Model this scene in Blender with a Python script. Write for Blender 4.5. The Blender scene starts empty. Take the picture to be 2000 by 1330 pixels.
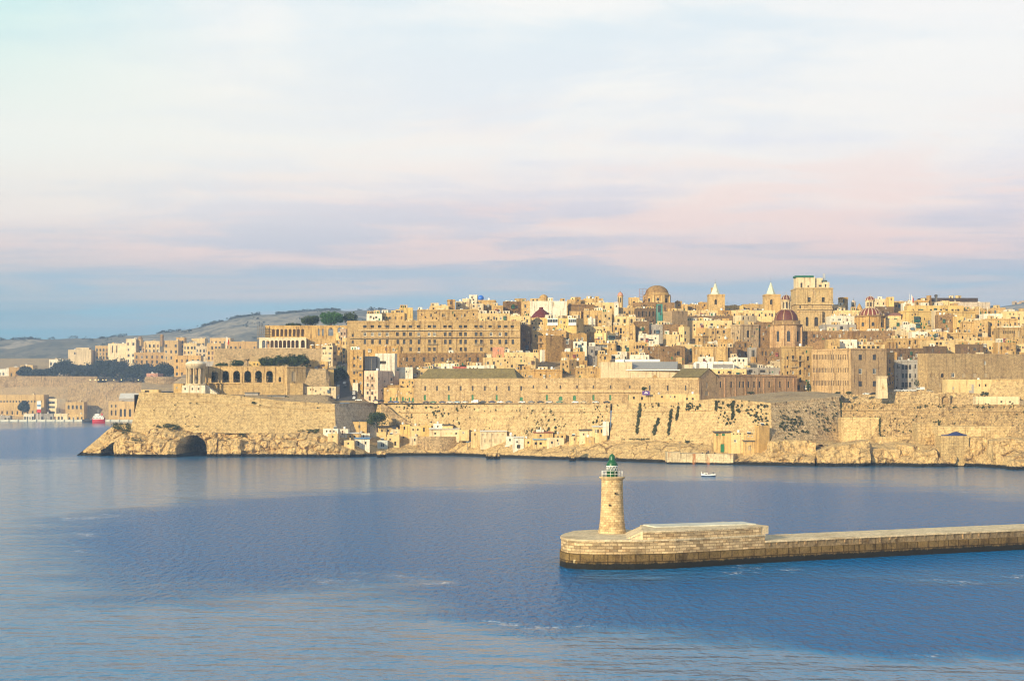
import bpy, bmesh, math, random
from mathutils import Vector, noise as mnoise
R = math.radians
scene = bpy.context.scene
col = scene.collection

# ------------------------------------------------------------------ camera
F, H, YH = 3200.0, 36.0, 771.0            # focal length in photo pixels, eye height, photo row of the horizon
cam_d = bpy.data.cameras.new("camera")
cam_d.sensor_width = 36.0
cam_d.lens = F / 2000.0 * 36.0
cam_d.shift_y = (YH - 665.0) / 2000.0
cam_d.clip_start = 1.0
cam_d.clip_end = 60000.0
cam = bpy.data.objects.new("camera", cam_d)
cam.location = (0, 0, H)
cam.rotation_euler = (R(90), 0, 0)
col.objects.link(cam)
scene.camera = cam

# ------------------------------------------------------------------ light
SUN_AZ, SUN_EL = R(216), R(17)            # azimuth clockwise from +Y: behind the viewer's left shoulder
scene.view_settings.view_transform = 'Standard'
scene.view_settings.look = 'None'
scene.view_settings.gamma = 1.0
scene.view_settings.exposure = 0.57
try: scene.view_settings.use_curve_mapping = False
except Exception: pass
scene.cycles.max_bounces = 6
scene.cycles.diffuse_bounces = 3
scene.cycles.volume_bounces = 0
scene.cycles.transparent_max_bounces = 8
scene.cycles.sample_clamp_indirect = 3.0
scene.cycles.use_denoising = True
scene.cycles.denoiser = 'OPENIMAGEDENOISE'
scene.cycles.denoising_input_passes = 'RGB_ALBEDO_NORMAL'
scene.cycles.denoising_prefilter = 'ACCURATE'
scene.cycles.pixel_filter_type = 'BLACKMAN_HARRIS'
scene.cycles.filter_width = 1.15

world = bpy.data.worlds.new("World")
scene.world = world
world.use_nodes = True

class NT:
    """tiny helper round a node tree"""
    def __init__(s, tree): s.t = tree; s.n = tree.nodes; s.l = tree.links
    def node(s, typ, **kw):
        nd = s.n.new(typ)
        for k, v in kw.items():
            if k == 'inp':
                for i, val in v.items():
                    if hasattr(val, 'is_output'): s.l.new(val, nd.inputs[i])
                    else: nd.inputs[i].default_value = val
            else: setattr(nd, k, v)
        return nd
    def math(s, op, a, b=0.0, c=0.0, clamp=False):
        nd = s.node('ShaderNodeMath', operation=op, inp={0: a, 1: b, 2: c}); nd.use_clamp = clamp
        return nd.outputs[0]
    def mix(s, f, a, b, mode='MIX'):
        nd = s.node('ShaderNodeMix', data_type='RGBA', blend_type=mode)
        nd.clamp_factor = True
        for i, v in ((0, f), (6, a), (7, b)):
            if hasattr(v, 'is_output'): s.l.new(v, nd.inputs[i])
            else: nd.inputs[i].default_value = v if i == 0 else (*v, 1.0) if len(v) == 3 else v
        return nd.outputs[2]
    def ramp(s, f, stops, interp='LINEAR'):
        nd = s.node('ShaderNodeValToRGB'); s.l.new(f, nd.inputs[0])
        cr = nd.color_ramp; cr.interpolation = interp
        while len(cr.elements) < len(stops): cr.elements.new(0.5)
        for e, (p, c) in zip(cr.elements, stops):
            e.position = p
            e.color = (c, c, c, 1) if isinstance(c, (int, float)) else (*c, 1)
        return nd.outputs[0]
    def noise(s, vec, scale, detail=4.0, rough=0.55, dist=0.0):
        nd = s.node('ShaderNodeTexNoise', inp={'Scale': scale, 'Detail': detail, 'Roughness': rough, 'Distortion': dist})
        if vec is not None: s.l.new(vec, nd.inputs['Vector'])
        return nd.outputs['Fac']
    def mapping(s, vec, sc=(1, 1, 1), loc=(0, 0, 0), rot=(0, 0, 0)):
        return s.node('ShaderNodeMapping', inp={0: vec, 'Location': loc, 'Rotation': rot, 'Scale': sc}).outputs[0]

def build_world():
    w = NT(world.node_tree); w.n.clear()
    out = w.node('ShaderNodeOutputWorld')
    sky = w.node('ShaderNodeTexSky', sky_type='NISHITA')
    sky.sun_disc = False; sky.sun_elevation = SUN_EL; sky.sun_rotation = SUN_AZ
    sky.altitude = 30; sky.air_density = 1.0; sky.dust_density = 1.0; sky.ozone_density = 1.5
    bg1 = w.node('ShaderNodeBackground', inp={0: sky.outputs[0], 1: 0.12})
    tc = w.node('ShaderNodeTexCoord')
    sep = w.node('ShaderNodeSeparateXYZ', inp={0: tc.outputs['Generated']})
    x, y, z = sep.outputs
    zc = w.math('MAXIMUM', z, 0.0)
    # cloud sheet high above: direction projected on a plane, streaked by the wind
    den = w.math('ADD', zc, 0.05)
    cv = w.node('ShaderNodeCombineXYZ', inp={0: w.math('DIVIDE', x, den), 1: w.math('DIVIDE', y, den), 2: 0.0}).outputs[0]
    m1 = w.mapping(cv, sc=(0.55, 0.30, 1), rot=(0, 0, R(24)))
    n1 = w.noise(m1, 0.9, 6.0, 0.58, 0.6)
    m2 = w.mapping(cv, sc=(0.35, 1.1, 1), loc=(3.1, 1.7, 0), rot=(0, 0, R(-12)))
    n2 = w.noise(m2, 1.1, 5.0, 0.55, 0.4)
    n3_ = w.noise(w.mapping(cv, sc=(0.7, 0.9, 1), loc=(7.0, 2.0, 0), rot=(0, 0, R(14))), 1.5, 6.0, 0.62, 0.5)
    nn = w.math('ADD', w.math('MULTIPLY', n1, 0.45), w.math('ADD', w.math('MULTIPLY', n2, 0.27), w.math('MULTIPLY', n3_, 0.28)))
    streak = w.ramp(nn, [(0.43, 0.0), (0.54, 1.0)], 'EASE')
    # side to side change: paler and cooler to the west, pinker to the east
    side = w.math('MULTIPLY_ADD', x, 1.6, 0.5, clamp=True)
    e = w.math('MULTIPLY', zc, 4.0, clamp=True)          # 0 .. 1 over 0 .. 14.5 degrees
    ew = w.math('ADD', e, w.math('MULTIPLY', w.math('SUBTRACT', n2, 0.5), 0.16))
    thin = w.ramp(ew, [(0.0, (0.18, 0.46, 0.58)), (0.13, (0.23, 0.50, 0.62)), (0.23, (0.40, 0.54, 0.64)), (0.33, (0.55, 0.56, 0.64)),
                       (0.44, (0.76, 0.70, 0.74)), (0.58, (0.87, 0.86, 0.88)), (0.82, (0.83, 0.89, 0.91)), (1.0, (0.77, 0.88, 0.91))])
    thick = w.ramp(ew, [(0.0, (0.22, 0.42, 0.57)), (0.16, (0.30, 0.46, 0.57)), (0.25, (0.56, 0.57, 0.60)), (0.36, (0.88, 0.69, 0.65)),
                        (0.47, (1.0, 0.84, 0.76)), (0.60, (1.0, 0.95, 0.88)), (0.80, (1.0, 0.98, 0.92)), (1.0, (1.0, 0.98, 0.94))])
    c = w.mix(streak, thin, thick)
    pk = w.math('MULTIPLY', w.ramp(n3_, [(0.47, 0.0), (0.60, 1.0)], 'EASE'), w.ramp(ew, [(0.26, 0.0), (0.38, 1.0), (0.52, 0.8), (0.72, 0.0)]))
    c = w.mix(w.math('MULTIPLY', pk, w.ramp(w.math('MULTIPLY_ADD', x, 1.4, 0.5), [(0.1, 0.12), (0.8, 0.4)])), c, (1.0, 0.70, 0.62))
    glow = w.ramp(w.math('ABSOLUTE', w.math('SUBTRACT', e, 0.62)), [(0.0, 1.0), (0.35, 0.0)], 'EASE')
    west = w.ramp(x, [(0.0, 1.0), (0.12, 0.0)], 'EASE')
    westn = w.math('SUBTRACT', 1.0, w.ramp(w.math('MULTIPLY_ADD', x, 3.2, 0.9), [(0.0, 0.0), (1.0, 1.0)], 'EASE'))
    c = w.mix(w.math('MULTIPLY', w.math('MULTIPLY', glow, westn), 0.75), c, (0.97, 0.95, 0.86))
    c = w.mix(w.math('MULTIPLY', w.ramp(x, [(0.0, 0.0), (0.30, 1.0)]), 0.2), c, (0.90, 0.86, 0.95), 'MULTIPLY')
    c = w.mix(w.math('MULTIPLY', w.ramp(w.math('MULTIPLY', x, -1.0), [(0.17, 0.0), (0.30, 1.0)]), w.ramp(e, [(0.05, 0.75), (0.30, 0.1), (0.62, 0.1), (0.9, 0.8)])), c, (0.62, 0.93, 0.92), 'MULTIPLY')
    bg2 = w.node('ShaderNodeBackground', inp={0: c, 1: 0.70})
    low = w.ramp(zc, [(0.0, 0.97), (0.235, 0.95), (0.5, 0.65), (1.0, 0.38)])
    mx = w.node('ShaderNodeMixShader', inp={0: low})
    w.l.new(bg1.outputs[0], mx.inputs[1]); w.l.new(bg2.outputs[0], mx.inputs[2])
    w.l.new(mx.outputs[0], out.inputs[0])
build_world()

sun_d = bpy.data.lights.new("sun", 'SUN')
sun_d.energy = 4.9
sun_d.angle = R(0.6)
sun_d.color = (1.0, 0.81, 0.50)
sun = bpy.data.objects.new("sun", sun_d)
S = Vector((math.sin(SUN_AZ) * math.cos(SUN_EL), math.cos(SUN_AZ) * math.cos(SUN_EL), math.sin(SUN_EL)))
sun.rotation_euler = (-S).to_track_quat('-Z', 'Y').to_euler()
sun.location = S * 500
col.objects.link(sun)

# ------------------------------------------------------------------ helpers
def P(px, py, Y): return Vector(((px - 1000.0) * Y / F, Y, H - (py - YH) * Y / F))
def PX(px, Y): return (px - 1000.0) * Y / F
def PZ(py, Y): return H - (py - YH) * Y / F
def WD(py): return F * H / (py - YH)             # distance of a point on the water seen at photo row py
def lerp(a, b, t): return a + (b - a) * t
def interp(tab, x):
    if x <= tab[0][0]: return tab[0][1]
    for (a, va), (b, vb) in zip(tab, tab[1:]):
        if x <= b: return va + (vb - va) * (x - a) / (b - a)
    return tab[-1][1]
def smooth(a, b, x):
    t = min(1, max(0, (x - a) / (b - a))); return t * t * (3 - 2 * t)

def tag(o, label=None, cat=None, group=None, kind=None):
    if label: o['label'] = label
    if cat: o['category'] = cat
    if group: o['group'] = group
    if kind: o['kind'] = kind
    return o
def empty(name, loc, label=None, cat=None, group=None):
    o = bpy.data.objects.new(name, None); col.objects.link(o)
    o.location = loc; o.empty_display_size = 0.5
    return tag(o, label, cat, group)
def link_mesh(name, me, parent=None, loc=(0, 0, 0), rz=0.0, color=None):
    o = bpy.data.objects.new(name, me); col.objects.link(o)
    o.location = loc; o.rotation_euler = (0, 0, rz)
    if parent: o.parent = parent
    if color: o.color = (*color, 1.0)
    return o

class MB:
    """mesh builder: collects faces, then links them as ONE mesh object"""
    def __init__(s): s.v = []; s.f = []; s.m = []; s.uv = []; s.sm = []
    def face(s, pts, mat=0, uv=None, smooth=False):
        i = len(s.v); s.v.extend([Vector(p) for p in pts]); s.f.append(tuple(range(i, i + len(pts))))
        s.m.append(mat); s.sm.append(smooth)
        if uv is None:
            p0 = Vector(pts[0]); n = Vector((0, 0, 0))
            for k in range(1, len(pts) - 1): n += (Vector(pts[k]) - p0).cross(Vector(pts[k + 1]) - p0)
            if n.length > 0: n.normalize()
            if abs(n.z) > 0.75: uv = [(p[0], p[1]) for p in pts]
            else:
                d = Vector((-n.y, n.x, 0)).normalized()
                uv = [(Vector(p).dot(d), p[2]) for p in pts]
        s.uv.append(uv)
    def box(s, a, b, mat=0):
        (x0, y0, z0), (x1, y1, z1) = a, b
        s.prism([(x0, y0), (x1, y0), (x1, y1), (x0, y1)], z0, z1, mat)
    def prism(s, poly, z0, z1, mat=0, top=True, bottom=True, topmat=None, smooth=False, inset=0.0):
        n = len(poly); cx = sum(p[0] for p in poly) / n; cy = sum(p[1] for p in poly) / n
        up = [(p[0] + (cx - p[0]) * inset, p[1] + (cy - p[1]) * inset) for p in poly]
        L = 0.0
        for i in range(n):
            a, b = poly[i], poly[(i + 1) % n]; c, d = up[(i + 1) % n], up[i]
            l = math.hypot(b[0] - a[0], b[1] - a[1])
            s.face([(*a, z0), (*b, z0), (*c, z1), (*d, z1)], mat, [(L, z0), (L + l, z0), (L + l, z1), (L, z1)], smooth)
            L += l
        if top: s.face([(*p, z1) for p in up], mat if topmat is None else topmat)
        if bottom: s.face([(*p, z0) for p in reversed(poly)], mat)
    def lathe(s, prof, c=(0, 0, 0), seg=24, mat=0, smooth=True, a0=0.0, a1=2 * math.pi, mats=None):
        full = abs(a1 - a0 - 2 * math.pi) < 1e-6
        rmax = max(p[0] for p in prof)
        for i in range(seg):
            t0, t1 = a0 + (a1 - a0) * i / seg, a0 + (a1 - a0) * (i + 1) / seg
            for k in range(len(prof) - 1):
                (r0, z0), (r1, z1) = prof[k], prof[k + 1]
                q = [(c[0] + r0 * math.cos(t0), c[1] + r0 * math.sin(t0), c[2] + z0), (c[0] + r0 * math.cos(t1), c[1] + r0 * math.sin(t1), c[2] + z0),
                     (c[0] + r1 * math.cos(t1), c[1] + r1 * math.sin(t1), c[2] + z1), (c[0] + r1 * math.cos(t0), c[1] + r1 * math.sin(t0), c[2] + z1)]
                uv = [(t0 * rmax, z0), (t1 * rmax, z0), (t1 * rmax, z1), (t0 * rmax, z1)]
                if r0 < 1e-5: q = q[1:]; uv = uv[1:]
                elif r1 < 1e-5: q = q[:3]; uv = uv[:3]
                s.face(q, mats[k] if mats else mat, uv, smooth)
    def tube(s, a, b, r, mat=0, seg=6):
        a, b = Vector(a), Vector(b); d = (b - a).normalized()
        u = d.orthogonal().normalized(); w = d.cross(u)
        ring = [(u * math.cos(2 * math.pi * k / seg) + w * math.sin(2 * math.pi * k / seg)) * r for k in range(seg)]
        for k in range(seg):
            q, t = ring[k], ring[(k + 1) % seg]
            s.face([a + q, a + t, b + t, b + q], mat, smooth=True)
        s.face([a + q for q in reversed(ring)], mat); s.face([b + q for q in ring], mat)
    def mesh(s, name, mats, off=(0, 0, 0), weld=True):
        me = bpy.data.meshes.new(name)
        o = Vector(off)
        me.from_pydata([p - o for p in s.v], [], s.f)
        for m in mats: me.materials.append(m)
        ul = me.uv_layers.new(name="UVMap")
        flat = [c for u in s.uv for p in u for c in p]
        ul.data.foreach_set('uv', flat)
        me.polygons.foreach_set('material_index', s.m)
        me.polygons.foreach_set('use_smooth', s.sm)
        if weld:
            bm = bmesh.new(); bm.from_mesh(me)
            bmesh.ops.remove_doubles(bm, verts=bm.verts, dist=0.0008)
            bm.to_mesh(me); bm.free()
        me.update()
        return me
    def build(s, name, mats, parent=None, color=None, weld=True, loc=(0, 0, 0), rz=0.0):
        off = parent.location if parent is not None and parent.type == 'EMPTY' and loc == (0, 0, 0) and parent.parent is None else (0, 0, 0)
        if parent is not None and parent.type == 'MESH' and loc == (0, 0, 0) and parent.parent is not None and parent.location.length < 1e-6: off = parent.parent.location
        me = s.mesh(name, mats if isinstance(mats, (list, tuple)) else [mats], off, weld)
        return link_mesh(name, me, parent, loc, rz, color)

# ------------------------------------------------------------------ materials
def new_mat(name):
    m = bpy.data.materials.new(name); m.use_nodes = True
    t = NT(m.node_tree); t.n.clear()
    out = t.node('ShaderNodeOutputMaterial')
    bs = t.node('ShaderNodeBsdfPrincipled')
    t.l.new(bs.outputs[0], out.inputs[0])
    return m, t, bs
def setc(t, sock, v):
    if hasattr(v, 'is_output'): t.l.new(v, sock)
    else: sock.default_value = (*v, 1.0) if isinstance(v, tuple) and len(v) == 3 else v

def stone_mat(name, color=None, brick=(0.55, 0.27), bricky=0.25, stain=0.6, streak=0.5, grain=0.35, bump=0.4, rough=0.9, wet_shade=None, blocks=0.0, bigscale=0.09, mid=0.8, mortar=0.03):
    """limestone: courses, grain, weather streaks and blotches over the object's own colour"""
    m, t, bs = new_mat(name)
    geo = t.node('ShaderNodeNewGeometry').outputs['Position']
    if color is None: base = t.node('ShaderNodeObjectInfo').outputs['Color']
    else:
        rgb = t.node('ShaderNodeRGB'); rgb.outputs[0].default_value = (*color, 1); base = rgb.outputs[0]
    uv = t.node('ShaderNodeUVMap').outputs[0]
    # blotches: warm and cool patches of old plaster and patina
    n_big = t.noise(geo, bigscale, 5.0, 0.62, 0.8)
    tint = t.ramp(n_big, [(0.30, (0.72, 0.64, 0.55)), (0.46, (0.95, 0.93, 0.88)), (0.60, (1.06, 1.03, 0.98)), (0.75, (1.12, 1.02, 0.84))])
    c = t.mix(0.8 * stain + 0.2, base, tint, 'MULTIPLY')
    n_mid = t.noise(geo, mid, 5.0, 0.72, 0.3)
    c = t.mix(grain, c, t.ramp(n_mid, [(0.32, 0.34), (0.50, 1.0), (0.68, 1.34)]), 'MULTIPLY')
    n_f = t.noise(geo, 2.2, 4.0, 0.8)
    c = t.mix(grain, c, t.ramp(n_f, [(0.32, 0.45), (0.52, 1.0), (0.70, 1.35)]), 'MULTIPLY')
    # dirt washed down the face
    sv = t.mapping(geo, sc=(0.75, 0.75, 0.055))
    n_s = t.noise(sv, 1.0, 4.0, 0.62, 0.2)
    c = t.mix(t.math('MULTIPLY', t.ramp(n_s, [(0.52, 0.0), (0.68, 1.0)]), streak), c, (0.30, 0.235, 0.18), 'MULTIPLY')
    b = t.node('ShaderNodeTexBrick', inp={'Vector': uv, 'Color1': (1, 1, 1, 1), 'Color2': (1 - blocks, 1 - blocks, 1 - blocks, 1), 'Mortar': (0.34, 0.30, 0.25, 1),
               'Scale': 1.0, 'Mortar Size': mortar, 'Mortar Smooth': 0.2, 'Bias': -0.2, 'Brick Width': brick[0], 'Row Height': brick[1]})
    c = t.mix(bricky, c, b.outputs[0], 'MULTIPLY')
    if blocks:
        v = t.node('ShaderNodeTexWhiteNoise', noise_dimensions='2D')
        fl = t.node('ShaderNodeVectorMath', operation='FLOOR')
        t.l.new(t.mapping(uv, sc=(1 / brick[0], 1 / brick[1], 1)), fl.inputs[0]); t.l.new(fl.outputs[0], v.inputs['Vector'])
        c = t.mix(blocks, c, t.ramp(v.outputs['Value'], [(0.0, (0.68, 0.54, 0.40)), (0.22, (0.92, 0.84, 0.72)), (0.6, (1.04, 1.0, 0.95)), (1.0, (1.22, 1.16, 1.06))]), 'MULTIPLY')
    if wet_shade:
        z = t.node('ShaderNodeSeparateXYZ', inp={0: geo}).outputs[2]
        zz = t.math('ADD', z, t.math('MULTIPLY', t.math('SUBTRACT', n_mid, 0.5), wet_shade * 1.1))
        c = t.mix(t.ramp(t.math('DIVIDE', zz, wet_shade * 2), [(0.42, 1.0), (0.60, 0.0)]), c, (0.012, 0.012, 0.010))  # near-black tide band; on rock and pier it also holds painted shade
    t.l.new(c, bs.inputs['Base Color'])
    setc(t, bs.inputs['Roughness'], rough); bs.inputs['Specular IOR Level'].default_value = 0.2
    bp = t.node('ShaderNodeBump', inp={'Strength': bump, 'Distance': 0.25})
    t.l.new(t.math('ADD', t.math('ADD', n_mid, n_f), t.math('MULTIPLY', b.outputs['Fac'], -0.5 * bricky)), bp.inputs['Height'])
    t.l.new(bp.outputs[0], bs.inputs['Normal'])
    return m

def cracks(m, scale, width, dark, sc=(1, 1, 1)):
    """dark joints running through a stone"""
    t = NT(m.node_tree); bs = [n for n in t.n if n.type == 'BSDF_PRINCIPLED'][0]; src = bs.inputs['Base Color'].links[0].from_socket
    geo = t.node('ShaderNodeNewGeometry').outputs['Position']
    wob = t.node('ShaderNodeTexNoise', inp={'Vector': geo, 'Scale': 0.25, 'Detail': 4.0})
    off = t.node('ShaderNodeVectorMath', operation='MULTIPLY_ADD', inp={0: wob.outputs['Color'], 1: (5.0, 5.0, 5.0), 2: geo}).outputs[0]
    v = t.node('ShaderNodeTexVoronoi', feature='DISTANCE_TO_EDGE', inp={'Vector': t.mapping(off, sc=sc, rot=(0, R(18), 0)), 'Scale': scale}).outputs['Distance']
    keep = t.ramp(t.noise(geo, 0.07, 3.0), [(0.42, 0.0), (0.56, 1.0)])
    t.l.new(t.mix(t.math('MULTIPLY', t.ramp(v, [(0.0, 1.0), (width, 0.0)]), keep), src, dark, 'MULTIPLY'), bs.inputs['Base Color'])
def paint_mat(name, color=None, rough=0.6, vary=0.15, spec=0.3, scale=0.8):
    m, t, bs = new_mat(name)
    geo = t.node('ShaderNodeNewGeometry').outputs['Position']
    if color is None: base = t.node('ShaderNodeObjectInfo').outputs['Color']
    else:
        rgb = t.node('ShaderNodeRGB'); rgb.outputs[0].default_value = (*color, 1); base = rgb.outputs[0]
    n = t.noise(geo, scale, 5.0, 0.65)
    c = t.mix(1.0, base, t.ramp(n, [(0.3, 1 - 2 * vary), (0.5, 1.0), (0.7, 1 + vary)]), 'MULTIPLY')
    t.l.new(c, bs.inputs['Base Color'])
    bs.inputs['Roughness'].default_value = rough; bs.inputs['Specular IOR Level'].default_value = spec
    return m

def glass_mat(name, c=(0.02, 0.025, 0.03), rough=0.12):
    m, t, bs = new_mat(name)
    geo = t.node('ShaderNodeNewGeometry').outputs['Position']
    n = t.noise(geo, 0.35, 2.0)
    t.l.new(t.mix(t.ramp(n, [(0.4, 0.0), (0.65, 1.0)]), c, tuple(k * 2.6 + 0.01 for k in c)), bs.inputs['Base Color'])
    bs.inputs['Roughness'].default_value = rough; bs.inputs['Specular IOR Level'].default_value = 0.35
    return m

def leaf_mat(name, dark, light, scale=0.25):
    m, t, bs = new_mat(name)
    geo = t.node('ShaderNodeNewGeometry').outputs['Position']
    n = t.noise(geo, scale, 4.0, 0.7)
    t.l.new(t.ramp(n, [(0.34, dark), (0.66, light)]), bs.inputs['Base Color'])
    bs.inputs['Roughness'].default_value = 0.75; bs.inputs['Specular IOR Level'].default_value = 0.15
    return m

M = {}
M['ashlar'] = stone_mat('ashlar', bricky=0.4, stain=0.95, streak=0.85, grain=0.55)
M['rubble'] = stone_mat('rubble', bricky=0.5, stain=1.0, streak=0.75, grain=0.8, brick=(0.9, 0.45), bump=0.8, blocks=0.3)
M['plaster'] = stone_mat('plaster', bricky=0.10, stain=0.6, streak=0.65, grain=0.32, bump=0.25)
M['bastion'] = stone_mat('bastion_stone', bricky=0.5, brick=(1.7, 0.8), stain=0.5, streak=0.55, grain=0.6, bump=0.9, blocks=0.35, bigscale=0.04, mortar=0.07)
M['weathered'] = stone_mat('weathered_bastion_stone', bricky=0.5, brick=(1.7, 0.8), stain=0.7, streak=0.8, grain=1.0, bump=1.2, blocks=0.45, bigscale=0.05, mortar=0.07)
M['rock'] = stone_mat('cliff_rock', color=(0.56, 0.40, 0.19), bricky=0.0, stain=0.8, streak=0.6, grain=0.85, bump=1.2, wet_shade=1.7, bigscale=0.07)  # tide band raised so its colour also shades the rock foot
cracks(M['rock'], 0.09, 0.05, (0.28, 0.22, 0.17), (1, 1, 0.75))
M['pier_pale'] = stone_mat('pier_pale_blocks', color=(0.60, 0.475, 0.30), brick=(1.7, 0.6), bricky=0.9, stain=0.5, streak=0.2, grain=0.5, bump=0.6, blocks=0.7, bigscale=0.16, mortar=0.06)
M['pier_dark'] = stone_mat('pier_dark_blocks', color=(0.185, 0.128, 0.052), brick=(2.9, 1.58), bricky=1.0, stain=0.9, streak=0.8, grain=0.7, bump=0.7, wet_shade=1.3, blocks=0.3, bigscale=0.16, mortar=0.11)  # algae band raised to take in the dark shadow along the waterline
M['pier_deck'] = stone_mat('pier_deck', color=(0.60, 0.50, 0.34), brick=(2.2, 1.4), bricky=0.3, stain=0.9, streak=0.0, grain=0.6, bump=0.5, bigscale=0.12)
M['tower_stone'] = stone_mat('lighthouse_stone', color=(0.62, 0.485, 0.29), brick=(1.0, 0.5), bricky=0.55, stain=0.55, streak=0.35, grain=0.5, bump=0.5, blocks=0.6, bigscale=0.35, mortar=0.05)
M['concrete'] = stone_mat('pale_concrete', color=(0.55, 0.56, 0.50), bricky=0.0, stain=0.5, streak=0.0, grain=0.3)
M['roof'] = stone_mat('flat_roof', color=(0.47, 0.40, 0.29), bricky=0.0, stain=0.8, streak=0.0, grain=0.5)
M['earth'] = stone_mat('dry_earth', color=(0.36, 0.27, 0.155), bricky=0.0, stain=1.0, streak=0.0, grain=0.9, bump=0.8, bigscale=0.05)
M['mossy_tile'] = stone_mat('mossy_tile', color=(0.185, 0.15, 0.062), bricky=0.4, brick=(0.5, 0.4), stain=0.9, streak=0.0, grain=0.7)
M['asphalt'] = paint_mat('asphalt', (0.06, 0.06, 0.065), 0.85, 0.2)
M['paint'] = paint_mat('paint')
M['metal'] = paint_mat('painted_metal', rough=0.4, vary=0.08, spec=0.5)
M['gloss'] = paint_mat('car_paint', rough=0.25, vary=0.03, spec=0.6)
M['glass'] = glass_mat('window_glass')
M['shade'] = paint_mat('opening_shade', (0.035, 0.028, 0.02), 0.7)  # near-black paint stands in for the unlit inside of openings
M['rubber'] = paint_mat('tyre_rubber', (0.015, 0.015, 0.015), 0.8)
M['leaf'] = leaf_mat('evergreen_leaf', (0.010, 0.022, 0.010), (0.060, 0.088, 0.028))
M['leaf_green'] = leaf_mat('bright_leaf', (0.022, 0.075, 0.02), (0.06, 0.15, 0.035))
M['leaf_blue'] = leaf_mat('far_pine_leaf', (0.008, 0.014, 0.013), (0.040, 0.052, 0.034), 0.12)
M['caper'] = leaf_mat('wall_plant_leaf', (0.024, 0.031, 0.011), (0.080, 0.088, 0.032), 0.5)
M['bark'] = paint_mat('bark', (0.09, 0.06, 0.04), 0.9)
def corr_mat():
    m, t, bs = new_mat('corrugated_sheet')
    uv = t.node('ShaderNodeUVMap').outputs[0]
    wv = t.node('ShaderNodeTexWave', inp={'Vector': uv, 'Scale': 0.55, 'Distortion': 0.0})
    t.l.new(t.mix(wv.outputs['Fac'], (0.16, 0.16, 0.155), (0.34, 0.33, 0.31)), bs.inputs['Base Color'])  # flat sheet: light and shade of the ribs painted as grey bands
    bs.inputs['Roughness'].default_value = 0.6
    return m
M['corrugated'] = corr_mat()

def hill_mat():
    m, t, bs = new_mat('hill_fields')
    geo = t.node('ShaderNodeNewGeometry').outputs['Position']
    mp = t.mapping(geo, sc=(0.5, 0.22, 1.6))
    v = t.node('ShaderNodeTexVoronoi', inp={'Vector': mp, 'Scale': 0.012}).outputs['Color']
    vr = t.node('ShaderNodeSeparateColor', inp={0: v}).outputs[0]
    c = t.ramp(vr, [(0.0, (0.09, 0.085, 0.06)), (0.35, (0.15, 0.135, 0.10)), (0.65, (0.22, 0.19, 0.14)), (1.0, (0.30, 0.25, 0.19))])
    n = t.noise(mp, 0.05, 6.0, 0.75)
    c = t.mix(t.ramp(n, [(0.46, 0.0), (0.60, 1.0)]), c, (0.045, 0.052, 0.045))
    n2 = t.noise(mp, 0.16, 4.0, 0.7)
    c = t.mix(0.7, c, t.ramp(n2, [(0.3, 0.5), (0.7, 1.4)]), 'MULTIPLY')
    t.l.new(c, bs.inputs['Base Color']); bs.inputs['Roughness'].default_value = 0.95
    return m
M['hill'] = hill_mat()

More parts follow.
